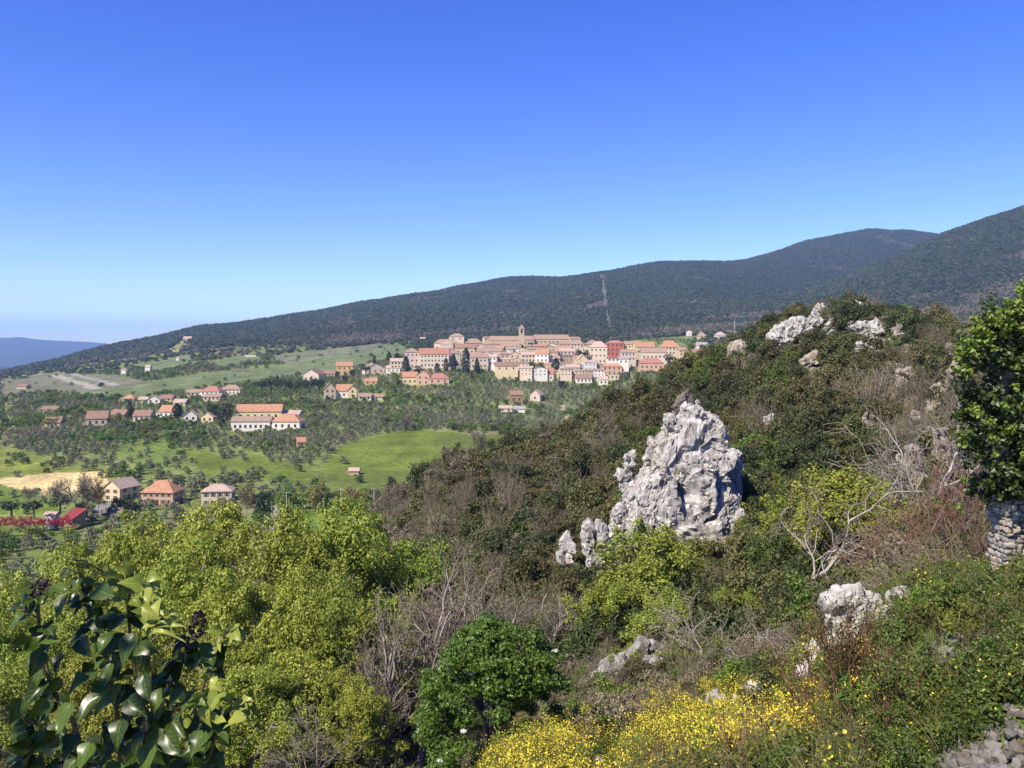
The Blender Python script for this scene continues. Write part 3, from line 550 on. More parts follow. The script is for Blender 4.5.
def house(name, x, y, zb, w, d, h, rise, wall, roof, kind, rz, label, cat='house', rows=0, cols=0, shut=None, side=0, chim=1, door=False, base=4.0, group=None, wscale=1.0, panes=False, face=True):
    """root Empty at the middle of the front foot; walls with gables, roof, each window a part"""
    rt = empty(name, (x, y, zb), label, cat, group, rz)
    b = MB(); hw, e = w / 2, d
    V = [(-hw, 0, -base), (hw, 0, -base), (hw, d, -base), (-hw, d, -base), (-hw, 0, h), (hw, 0, h), (hw, d, h), (-hw, d, h)]
    Fs = [(3, 2, 1, 0), (0, 1, 5, 4), (2, 3, 7, 6)]
    if kind == 'gable': V += [(-hw, d / 2, h + rise), (hw, d / 2, h + rise)]; Fs += [(1, 2, 6, 9, 5), (3, 0, 4, 8, 7), (4, 5, 9, 8), (8, 9, 6, 7)]
    elif kind == 'gable_front': V += [(0, 0, h + rise), (0, d, h + rise)]; Fs[1] = (0, 1, 5, 8, 4); Fs[2] = (2, 3, 7, 9, 6); Fs += [(1, 2, 6, 5), (3, 0, 4, 7), (4, 8, 9, 7), (8, 5, 6, 9)]
    elif kind == 'shed': V[6] = (hw, d, h + rise - 0.02); V[7] = (-hw, d, h + rise - 0.02); Fs += [(1, 2, 6, 5), (3, 0, 4, 7), (4, 5, 6, 7)]
    else: Fs += [(1, 2, 6, 5), (3, 0, 4, 7), (4, 5, 6, 7)]
    b.add(V, Fs); link('wall', b.build('wall', [WALLS[wall]]), rt)
    b = MB(); roof_geo(b, w, d, h + 0.02, rise, kind); ro = link('roof', b.build('roof', [ROOFS[roof]]), rt, (0, d / 2, 0))
    for k in range(chim): link('chimney', CHIM, ro, ((-0.28 + 0.5 * k) * w, 0.12 * d, h + rise * 0.8))
    def win(px, py, pz, r):
        o = link('window', DWIN if shut is None else WIN[shut], rt, (px, py, pz), r, wscale)
        if shut is not None and panes: link('pane', PANE, o)
    fl = h / max(rows, 1)
    for i in range(rows):
        for j in range(cols):
            if door and i == 0 and j == cols // 2: continue
            win((j + 0.5) / cols * w * 0.92 - w * 0.46, 0, i * fl + fl * 0.32, 0)
        for j in range(side): win(-hw, (j + 0.5) / side * d, i * fl + fl * 0.32, R(-90)); win(hw, (j + 0.5) / side * d, i * fl + fl * 0.32, R(90))
    if door: link('door', DOOR, rt, (0 if cols % 2 else w * 0.46 / cols, 0, 0.02))
    return rt
# (column range, foot row, wall top row, roof top row, wall, roof, roof shape, window rows, window columns, turn, label[, distance])
HOUSES = [
 (434, 457, 351, 343, 340, 'cream', 'terracotta', 'hip', 1, 5, 0, 'long cream palazzo with small square windows high at the left end of the hill town', 985),
 (449, 464, 341, 336.5, 334, 'cream', 'terracotta', 'hip', 1, 2, 0, 'small cream rooftop tower house poking highest on the left of the town', 1010),
 (465, 483, 352, 343, 339.5, 'tan', 'terracotta', 'hip', 2, 3, 6, 'tan house with broad tiled roof right of the small cream rooftop tower', 990),
 (489, 519, 352, 340.5, 337, 'tan', 'terracotta', 'gable', 2, 6, -4, 'broad tan block along the town skyline just left of the bell tower', 1000),
 (419, 449, 367.5, 354, 349.5, 'cream', 'red', 'gable', 3, 8, 5, 'long cream convent with three rows of windows and red roof above the cypresses', 900),
 (405, 419.5, 369, 352, 349, 'pink', 'terracotta', 'hip', 3, 3, 10, 'pinkish corner house joined to the left end of the long cream convent', 905),
 (455, 475, 361, 348, 345, 'tan', 'brown', 'gable', 2, 4, 0, 'tan house with dark brown eaves behind the tallest cypress', 930),
 (476, 502, 359, 351.5, 348.5, 'pink', 'terracotta', 'gable', 1, 5, 5, 'low pinkish terrace in the middle of the town left of the white facade', 930),
 (501, 519, 355, 346.5, 343.5, 'white', 'terracotta', 'gable', 2, 5, 0, 'white facade with two window rows under the bell tower', 950),
 (470, 488, 369, 357.5, 354.5, 'cream', 'terracotta', 'gable', 2, 4, 8, 'cream house with two window rows right of the tallest cypress', 880),
 (488, 497, 366, 357, 355, 'white', 'pale', 'gable', 2, 2, -8, 'narrow white house in the lower row between cream and brown roofs', 885),
 (495, 518, 371, 366, 363, 'yellow', 'brown', 'shed', 1, 3, 0, 'low yellow hall with wide dark brown roof on the lower edge of town', 850),
 (402, 418, 385, 377, 373, 'yellow', 'orange', 'gable', 1, 3, 8, 'yellow villa with orange roof below the town at its left end', 800),
 (416, 430, 385, 375.5, 371.5, 'salmon', 'orange', 'gable_front', 2, 2, -6, 'salmon gable house beside the yellow orange roofed villa', 803),
 (428, 449, 384, 378.5, 374.5, 'salmon', 'red', 'hip', 1, 3, 0, 'low house with broad faded red roof right of the salmon gable house', 806),
 (500, 510, 364, 354, 352, 'tan', 'terracotta', 'hip', 2, 2, 12, 'small tan house left of the tan gabled house in mid town', 905),
 (509, 521, 363, 354.5, 352, 'tan', 'pale', 'gable_front', 2, 2, 0, 'tan house with low pale gable facing out in mid town', 895),
 (521, 536, 366, 355, 352.5, 'cream', 'pale', 'gable', 3, 4, 4, 'cream house with three window rows left of the orange roofed white facade', 890),
 (535, 549, 367, 353.8, 350.4, 'white', 'orange', 'gable', 3, 3, -10, 'white house with bright orange roof in the centre of the town', 885),
 (520, 534, 352, 340, 338, 'tan', 'terracotta', 'gable', 2, 4, 0, 'tan house directly right of the foot of the bell tower', 1000),
 (534, 569, 350, 339, 335.5, 'tan', 'terracotta', 'gable', 2, 8, 3, 'longest tan block on the skyline right of the bell tower', 1010),
 (545, 559, 351, 346, 343.5, 'cream', 'pale', 'gable_front', 1, 1, 0, 'cream gabled chapel front below the longest skyline block', 960),
 (559, 571, 352, 344, 342, 'tan', 'terracotta', 'gable', 2, 3, 0, 'tan house left of the cream block with four dark windows', 960),
 (570, 584, 351, 344, 340.5, 'cream', 'terracotta', 'hip', 2, 4, -4, 'cream block with four dark windows above the dark round trees', 955),
 (559, 576, 359.5, 351.5, 349, 'pink', 'pale', 'gable', 2, 4, 6, 'pinkish house left of the dark round trees in the town', 920),
 (589, 607.5, 364, 347, 342.5, 'cream', 'pale', 'hip', 3, 4, -8, 'tall cream palazzo with three rows of windows and pyramid roof', 900),
 (586, 600, 352, 344, 341, 'tan', 'terracotta', 'hip', 0, 0, 0, 'tan house peeping out behind the tall cream palazzo', 960),
 (605.5, 624, 356, 343.4, 341, 'red', 'red', 'hip', 3, 4, -6, 'deep red painted palazzo on the right side of the town', 920),
 (624, 641, 354, 344.4, 341.8, 'yellow', 'terracotta', 'gable', 2, 5, -6, 'yellow house joined to the right of the deep red palazzo', 922),
 (621, 636, 361, 352.5, 350, 'pink', 'terracotta', 'gable', 2, 4, 0, 'pinkish house below the yellow house next to the deep red palazzo', 890),
 (635, 656, 355, 347, 343, 'yellow', 'orange', 'gable', 1, 4, 8, 'yellow house with wide orange roof left of the cream pyramid roofed villa', 910),
 (661, 680, 355, 347, 341.8, 'cream', 'orange', 'hip', 2, 5, 0, 'cream villa with tall orange pyramid roof near the right end of town', 905),
 (641, 667, 360, 352.5, 348.8, 'cream', 'terracotta', 'gable', 1, 6, -5, 'long low cream house below the cream pyramid roofed villa', 880),
 (639, 664, 370, 363, 359, 'salmon', 'red', 'hip', 1, 5, -4, 'bright salmon villa with red hip roof on the lower right of town', 845),
 (679, 692, 357, 350.5, 347.8, 'yellow', 'terracotta', 'gable', 1, 3, 0, 'small yellow house right of the cream pyramid roofed villa', 890),
 (680, 692, 366, 358.5, 355.5, 'stone', 'pale', 'gable_front', 1, 2, 8, 'stone house with pale gable at the right end of town', 850),
 (692, 706, 361, 353.5, 350, 'brick', 'red', 'gable', 1, 3, -6, 'brick red house at the far right end of the town', 870),
 (578, 588, 366, 359.5, 355.6, 'yellow', 'pale', 'gable_front', 1, 1, 10, 'small pale yellow gabled house below the dark round trees', 880),
 (602, 622, 375, 366.5, 362.5, 'salmon', 'orange', 'hip', 2, 4, -4, 'salmon house with orange hip roof on the lower edge of the town', 850),
 (610, 619, 380, 374, 372, 'cream', 'pale', 'flat', 1, 2, 0, 'cream flat roofed house under the salmon house with orange hip roof', 835),
 (519, 540, 380, 372.5, 367.5, 'salmon', 'terracotta', 'hip', 1, 4, 5, 'salmon house with broad roof on the lower town edge left of the maroon roof', 835),
 (536, 554, 381, 374, 369, 'cream', 'red', 'gable', 1, 4, -8, 'cream house with long maroon red roof on the lower town edge', 830),
 (562, 576, 381, 374, 371, 'tan', 'pale', 'gable', 1, 3, 6, 'tan house in the lower town between two dark bushes', 835),
 (576, 592, 383, 378.5, 375, 'white', 'brown', 'gable', 1, 4, 0, 'white house with dark brown roof at the bottom of the town', 828),
 (599, 608, 385, 379.5, 377, 'white', 'pale', 'gable', 1, 2, 0, 'small white house at the bottom right of the town', 826),
 (510, 523, 403, 395, 391.5, 'brown', 'brown', 'gable', 1, 2, 6, 'brown stone barn below the town above the vineyard', 740),
 (529, 541, 401, 395, 391, 'pink', 'pale', 'gable_front', 1, 1, -20, 'small pink gabled house below the town above the vineyard', 745),
 (499, 512, 412, 408.5, 406.5, 'cream', 'pale', 'gable', 1, 2, 0, 'low cream shed beside the vineyard greenhouse', 690),
 (512, 525, 412.5, 409, 407, 'white', 'grey', 'gable', 0, 0, 0, 'long white greenhouse shed at the top of the vineyard', 690),
 (698, 707, 341, 336.2, 332.8, 'yellow', 'terracotta', 'hip', 1, 2, 0, 'small yellow villa alone on the wooded slope above the town', 1180),
 (716, 726, 341, 335, 332.4, 'white', 'pale', 'hip', 2, 2, 0, 'white two storey villa highest on the wooded slope right of town', 1190),
 (687, 692, 336, 332, 330.5, 'white', 'pale', 'gable_front', 1, 1, 0, 'tiny white house on the wooded slope left of the small yellow villa', 1200),
 (697, 708, 349, 345, 342.8, 'white', 'grey', 'gable', 1, 2, 0, 'white house with grey roof at the upper right edge of town', 960),
 (607, 620, 362, 358.5, 356.8, 'white', 'grey', 'flat', 1, 3, 0, 'white flat roofed annex below the deep red palazzo', 870),
 (618, 629, 364, 359, 357, 'white', 'grey', 'shed', 1, 2, -10, 'white annex with grey lean to roof right of the white flat roofed annex', 868),
 (549, 560, 366, 359, 356.5, 'tan', 'terracotta', 'gable', 2, 3, 0, 'tan house right of the bright orange roofed white house', 890),
 (588, 603, 374, 369, 366.5, 'pink', 'terracotta', 'gable', 1, 4, 4, 'low pink house below the tall cream palazzo', 858),
 (566, 580, 372.5, 367.5, 365, 'grey', 'pale', 'gable', 1, 3, 0, 'grey walled house below the small pale yellow gable', 860),
 (390, 405, 369, 361.5, 359, 'cream', 'pale', 'gable', 2, 4, 10, 'cream house with pale roof at the left entrance of the town', 890),
 (386, 400, 373, 368, 366, 'white', 'pale', 'gable', 1, 3, 0, 'low white row house at the left entrance of the town', 870),
 (365, 386, 374, 368, 364.3, 'pink', 'terracotta', 'gable_front', 1, 3, 22, 'pink farmhouse with faded gable roof left of the town', 860),
 (336, 353, 375, 366, 362.8, 'ochre', 'orange', 'gable', 2, 3, 12, 'ochre villa with orange roof among dark trees left of the town', 850),
 (302, 320, 381.5, 374.5, 370.5, 'pink', 'brown', 'gable_front', 1, 3, -12, 'pale pink gabled villa behind the umbrella pines', 800),
 (320, 335, 378, 374.2, 371.4, 'pink', 'brown', 'gable', 1, 4, 0, 'low pale wing joined to the right of the pale pink villa', 810),
 (364, 377, 384.5, 381.6, 379.3, 'salmon', 'orange', 'gable', 1, 2, 0, 'low salmon outbuilding with orange roof in the olives left of the town', 780),
 (324, 336, 399, 389, 384, 'tan', 'terracotta', 'gable_front', 2, 2, 14, 'tan tall gabled house right of the umbrella pines', 715),
 (336, 352, 398, 391, 386, 'white', 'orange', 'gable', 1, 3, 6, 'white house with orange roof right of the tan tall gabled house', 712),
 (348, 357, 398, 390, 386.5, 'yellow', 'terracotta', 'gable_front', 2, 1, 10, 'narrow yellow gabled house at the end of the orange roofed white house', 708),
 (358, 371, 400.5, 396.6, 394.2, 'cream', 'terracotta', 'gable', 1, 3, 0, 'low cream farm building right of the narrow yellow gabled house', 700),
 (370, 383, 400, 397, 395, 'tan', 'terracotta', 'shed', 1, 1, 0, 'low tan lean to shed right of the low cream farm building', 702),
 (236, 281, 420, 411.6, 406.3, 'yellow', 'orange', 'gable', 1, 6, 6, 'large yellow villa with bright orange roof in the middle of the valley', 600),
 (231, 270, 431, 421.5, 418, 'white', 'terracotta', 'gable', 1, 7, 4, 'long white front building below the large yellow villa', 570),
 (271, 300, 430, 421.6, 416, 'white', 'orange', 'hip', 1, 4, -4, 'white house with broad orange roof right of the large yellow villa', 572),
 (280, 299, 418, 414.4, 411.6, 'grey', 'pale', 'gable', 1, 3, 0, 'low grey house behind the white house with broad orange roof', 625),
 (297, 306, 446.5, 442, 438.6, 'salmon', 'orange', 'gable', 1, 1, 20, 'tiny hut with orange roof in the olives below the yellow villa', 520),
 (199, 220, 396, 391.6, 387.4, 'white', 'red', 'hip', 1, 4, -8, 'white house with large red roof in the upper left valley', 680),
 (220, 240, 394.5, 389.4, 386, 'cream', 'terracotta', 'hip', 2, 5, 0, 'cream house with many windows right of the large red roof', 690),
 (186, 200, 396.5, 392.6, 390.2, 'pink', 'terracotta', 'gable', 1, 3, 6, 'pink low house left of the large red roof', 685),
 (203, 220, 401, 397, 394.6, 'pink', 'terracotta', 'gable', 1, 4, 0, 'pink house just below the large red roof', 665),
 (122, 134, 401.5, 398.6, 395.6, 'tan', 'orange', 'hip', 1, 2, 0, 'small house with orange hip roof alone on the left of the valley', 660),
 (138, 147, 401.5, 399.6, 397.6, 'tan', 'pale', 'gable', 1, 2, 0, 'low tan house left of the white bungalow', 665),
 (147, 160, 403.5, 399.8, 396.6, 'white', 'pale', 'gable_front', 1, 2, 10, 'white bungalow in the upper left valley', 655),
 (160, 172, 401.5, 398.6, 395.8, 'tan', 'brown', 'gable', 1, 2, 0, 'tan house with brown roof right of the white bungalow', 668),
 (173, 185, 406, 402.6, 400, 'pink', 'pale', 'gable', 1, 2, 0, 'small pink house above the dark conifer on the left', 645),
 (86, 107, 426, 418.6, 413, 'stone', 'brown', 'gable', 1, 3, 16, 'old stone farmhouse with brown roof on the left of the valley', 565),
 (109, 125, 420, 414.6, 411, 'brown', 'brown', 'gable', 1, 2, -6, 'brown barn behind a tree right of the old stone farmhouse', 590),
 (44, 60, 427, 422.6, 418.6, 'stone', 'brown', 'gable', 1, 2, 10, 'stone farmhouse half hidden by trees at the far left', 560),
 (133, 150, 422, 416, 411.8, 'pink', 'brown', 'gable', 1, 3, 4, 'pink house with brown roof in the left valley row', 580),
 (146, 156, 420, 416.6, 414.4, 'white', 'pale', 'gable', 1, 2, 0, 'small white annex beside the pink house with brown roof', 583),
 (157, 175, 418, 411.8, 407, 'white', 'orange', 'gable', 1, 3, -10, 'white house with orange roof left of the dark conifer', 590),
 (183, 197, 421.5, 416, 411.8, 'white', 'pale', 'gable_front', 1, 2, 12, 'white gabled house right of the dark conifer', 580),
 (200, 214, 422.5, 417, 413.4, 'yellow', 'pale', 'gable_front', 1, 2, -10, 'small yellow gabled house left of the large yellow villa', 575),
 (452, 467.5, 461, 455.6, 451.6, 'white', 'pale', 'gable', 1, 2, 12, 'white farmhouse alone on the bright green slope', 440),
 (349, 358.5, 475, 471, 469, 'salmon', 'pale', 'gable', 0, 0, 0, 'tiny pink hut on the green slope above the poles', 415),
 (145, 150, 371, 367, 365.5, 'white', 'pale', 'gable', 0, 0, 0, 'tiny white farmhouse on the pale fields of the far ridge', 1550),
 (183, 191, 340, 338, 336.8, 'tan', 'pale', 'gable', 0, 0, 0, 'tiny farmhouse at the top of the yellow clearing on the ridge', 2450),
 (245, 256, 356.5, 355, 354, 'white', 'pale', 'flat', 0, 0, 0, 'tiny long white farm building under the wooded ridge', 1560),
 (176, 179, 360.5, 358.5, 357.5, 'white', 'pale', 'gable', 0, 0, 0, 'tiny white cottage below the yellow clearing', 1620),
 (121, 126, 374, 370.5, 369.6, 'white', 'pale', 'hip', 0, 0, 0, 'tiny white tower house on the far left fields', 1500),
 (420, 425, 341, 338.8, 337.6, 'white', 'pale', 'gable', 0, 0, 0, 'tiny white house in the woods left above the town', 1400),
 (16, 26, 389, 386.5, 385, 'tan', 'brown', 'gable', 0, 0, 0, 'tiny dark farmhouse among trees on the far left fields', 1180),
 (40, 56, 412, 409.6, 407.6, 'tan', 'brown', 'gable', 0, 0, 0, 'low brown roofed barn in the left woods', 650),
]
for (u0, u1, pf, pw, pr, wl, rf, kd, nr, nc, tn, lab, D) in HOUSES:
    px = D / F; w_ = (u1 - u0) * px; um = (u0 + u1) / 2; h_ = (pf - pw) * px; rise = (pw - pr) * px * (1.25 if kd != 'flat' else 1)
    if D > 1300: h_ *= 1.0
    if D < 800 or D > 1100 or pf >= 373:
        hy = hit(um, pf, 0.74 * D, 1.38 * D).y
        if hy < 1.36 * D: w_ *= hy / D; h_ *= hy / D; rise *= hy / D; D = hy
    v = at(um, pf, D); zg = z1(v.x, v.y); d_ = min(w_ * 0.9, 13.0) if kd != 'gable_front' else max(w_, 9.0)
    tn2 = math.atan2(-v.x, v.y) * 0.0 + R(tn); w_ = max(2.5, (w_ - abs(math.sin(tn2)) * d_ * 0.5) / math.cos(tn2))
    nc2 = max(1, min(nc, int(w_ / 2.6))) if nr else 0; ws = min(1.25, h_ / max(nr, 1) / 2.6) if nr else 1
    house('bell_fronted_church' if 'chapel' in lab else ('barn' if 'barn' in lab or 'shed' in lab or 'hut' in lab else ('villa' if 'villa' in lab else 'house')), v.x, v.y, v.z, w_, d_, h_, rise, wl, rf, kd, tn2, lab, 'building' if 'shed' in lab or 'barn' in lab else 'house', nr, nc2, None, 0, 1 if w_ > 11 else 0, False, base=max(2.0, v.z - zg + 6.0), wscale=max(0.55, ws), group=('houses of the hill town' if 400 < um < 716 and D > 815 else 'houses scattered over the valley'))
    HCLEAR.append((u0, u1, pf + 1))
# filler houses packed behind and between the named ones: rows of roofs stepping up the hill
def town_fill():
    rg = np.random.default_rng(5); wc = ['cream', 'tan', 'pink', 'tan', 'cream', 'stone', 'yellow', 'white']; rc = ['terracotta', 'terracotta', 'pale', 'brown', 'terracotta', 'orange']
    for D, ua, ub, p0, p1 in ((1025, 470, 520, 346, 346), (1030, 524, 575, 346, 347), (975, 440, 600, 352, 353), (945, 430, 640, 356, 356), (915, 425, 590, 361, 361), (895, 490, 590, 366, 366), (870, 500, 600, 371, 371), (850, 520, 605, 376, 377)):
        u = ua
        while u < ub:
            wpx = rg.uniform(8, 15); hp = rg.uniform(7.5, 10.5); um = u + wpx / 2; f = (um - ua) / (ub - ua); pf = p0 + (p1 - p0) * f + rg.uniform(-0.8, 0.8); u += wpx * rg.uniform(0.95, 1.25)
            if rg.uniform() < 0.12: continue
            px = D / F; v = at(um, pf, D + rg.uniform(-6, 6)); w_ = wpx * px
            house('house', v.x, v.y, v.z, w_, min(12, w_), hp * px * 0.78, hp * px * 0.2, wc[rg.integers(len(wc))], rc[rg.integers(len(rc))], ['gable', 'gable', 'hip', 'gable_front'][rg.integers(4)], R(rg.uniform(-14, 14)), 'small old town house wedged among the other roofs of the hill town', 'house', 2, max(2, int(w_ / 3.6)), None, 0, int(rg.uniform() < 0.4), base=max(3, v.z - z1(v.x, v.y) + 6), wscale=0.85, group='small houses packed inside the hill town')
town_fill()
def bell_tower():
    D = 985; v = at(521.5, 352, D); s = D / F; w_ = 4.9 * s; H = (352 - 327.0) * s
    t = empty('bell_tower', (v.x, v.y, v.z), 'slender tan bell tower rising above the roofs of the hill town', 'tower', None, R(6))
    b = MB(); hw = w_ / 2; b.box(-hw, hw, -hw, hw, -8, H * 0.72); b.box(-hw - 0.25, hw + 0.25, -hw - 0.25, hw + 0.25, H * 0.72, H * 0.75)
    for sx in (-1, 1):
        for sy in (-1, 1): b.box(min(sx * hw, sx * (hw - 1.5)), max(sx * hw, sx * (hw - 1.5)), min(sy * hw, sy * (hw - 1.5)), max(sy * hw, sy * (hw - 1.5)), H * 0.75, H * 0.93)
    b.box(-hw - 0.2, hw + 0.2, -hw - 0.2, hw + 0.2, H * 0.93, H * 0.97); link('wall', b.build('wall', [WALLS['tan']]), t)
    b = MB(); X = hw + 0.35; b.add([(-X, -X, H * 0.97), (X, -X, H * 0.97), (X, X, H * 0.97), (-X, X, H * 0.97), (0, 0, H * 1.1)], [(3, 2, 1, 0), (0, 1, 4), (1, 2, 4), (2, 3, 4), (3, 0, 4)]); link('roof', b.build('roof', [ROOFS['terracotta']]), t)
    bl = bmesh.new(); bmesh.ops.create_cone(bl, segments=12, radius1=0.9, radius2=0.35, depth=1.3, cap_ends=True); me = bpy.data.meshes.new('bell'); bl.to_mesh(me); bl.free(); me.materials.append(noise_mat('bronze', (0.10, 0.08, 0.04), (0.16, 0.12, 0.06), rough=0.4)); link('bell', me, t, (0, 0, H * 0.84))
bell_tower()
# the three near farmhouses and what stands by them
def near_houses():
    D = 345; s = D / F; v = at(216.5, 506.5, D)
    house('farmhouse', v.x, v.y, v.z, 29 * s, 8.5, 15 * s, 5.6 * s, 'cream', 'pale', 'hip', R(9), 'cream two storey farmhouse with pale red hip roof above the big spring trees', 'house', 2, 4, 0, 2, 1, True, 6, None, 0.95, True)
    v = at(157, 505, D); house('farmhouse', v.x, v.y, v.z, 33 * s, 10, 12.5 * s, 10 * s, 'salmon', 'orange', 'hip', R(-5), 'house with a wide bright orange hip roof between two cream houses', 'house', 2, 5, 0, 2, 2, True, 6, None, 0.85, True)
    v = at(111.5, 501.5, D + 8); house('farmhouse', v.x, v.y, v.z, 20.5 * s, 11.5, 13 * s, 8.2 * s, 'yellow', 'pale', 'gable_front', R(-17), 'yellow gabled farmhouse beside the bare tree left of the orange roofed house', 'house', 2, 2, 0, 2, 1, False, 6, None, 1.0, True)
    v = at(113, 516.5, 318); house('shed', v.x, v.y, v.z, 17 * .375, 5, 3.2 * .375, 4 * .375, 'tan', 'pale', 'gable', R(10), 'low tan garden shed with tiled roof beside the drive', 'shed', 1, 2, None, 0, 0, False, 4, None, 0.5)
    v = at(67, 521, 300); s = 300 / F; house('shed', v.x, v.y, v.z, 15 * s, 5.5, 2.6 * s, 7.0 * s, 'brown', 'crimson', 'shed', R(-24), 'small shed with a sloping crimson roof at the end of the red hedge', 'shed', 1, 1, None, 0, 0, True, 4, None, 0.6)
    v = at(50, 517.5, 302); house('shed', v.x, v.y, v.z, 10 * s, 3.5, 3 * s, 1.6 * s, 'white', 'pale', 'gable', R(4), 'pale low hut behind the red hedge', 'shed', 0, 0, None, 0, 0, False, 4)
    HCLEAR.extend([(198, 236, 500), (136, 178, 500), (98, 124, 498), (104, 124, 512), (40, 80, 516), (0, 80, 522)])
near_houses()
# ------------------------------------------------------------------ single trees of the valley and the town
TRK = trunk_mesh('trunk', 1.0, 0.05, BARK, 0.5, 9)
def cyp_mesh(seed):
    rg = np.random.default_rng(seed); n = 700; t = rg.uniform(0.02, 1, n); r = 0.13 * np.sin(np.clip(t, 0, 1) ** 0.75 * math.pi) ** 0.6 + 0.01; a = rg.uniform(0, 6.28, n); r = r * rg.uniform(0.7, 1.08, n)
    P = np.stack([r * np.cos(a), r * np.sin(a), t], 1); V, Fc = leaf_quads(P, np.stack([np.cos(a), np.sin(a), 0.6 + 0 * a], 1) + rg.normal(size=(n, 3)) * 0.4, 0.075, rg); return mesh('cypress_crown', V, Fc, [L_CYP])
CYP = [cyp_mesh(i) for i in range(2)]
def pine_mesh(seed):
    rg = np.random.default_rng(seed); C = dome(rg, 26, 1.15, 0.5, -0.1, 0.1, 0.4); C[:, 2] = C[:, 2] * 0.75 + 0.62
    P, Nn = cloud(rg, C, 0.12, 34, 0.6); V, Fc = leaf_quads(P, Nn, 0.07, rg); return mesh('umbrella_pine_crown', V, Fc, [L_PINE])
PIN = [pine_mesh(i) for i in range(2)]
def pine_trunk():
    polys = [(np.array([[0, 0, -0.3], [0.01, 0, 0.3], [0.03, 0, 0.66]]), np.array([0.035, 0.028, 0.02]))] + [(np.array([[0.03, 0, 0.5], [0.15 * math.cos(a), 0.15 * math.sin(a), 0.66], [0.33 * math.cos(a), 0.33 * math.sin(a), 0.74]]), np.array([0.016, 0.012, 0.006])) for a in (0.3, 1.7, 2.9, 4.2, 5.4)]
    return poly_mesh('trunk', polys, [BARKD])
PTR = pine_trunk()
def bare_meshes(seed, spec, L0, r0, rmin, m, lean=0.0):
    rg = np.random.default_rng(seed); polys, tips = [], []
    grow(rg, (0, 0, -0.3), (lean, 0, 1), L0, r0, spec, polys, tips); thick = [p for p in polys if p[1][0] > r0 * 0.22]; thin = [p for p in polys if p[1][0] <= r0 * 0.22]
    return polys, tips, thick, thin
def far_bare(seed, m):
    polys, tips, thick, thin = bare_meshes(seed, [(6, 38, 0.75, 0.10, 0.03), (6, 40, 0.7, 0.13, 0.03), (5, 42, 0.7, 0.15, 0.02), (4, 40, 0.7, 0.15, 0.02), (2, 40, 0.6, 0.15, 0.02)], 2.8, 0.15, 0, m)
    return poly_mesh('trunk', thick, [BARK], 5, 3, 0.045), poly_mesh('crown', thin, [m], 3, 3, 0.032)
FB = [far_bare(41, TWIG), far_bare(42, TWIG), far_bare(43, TWIGR)]
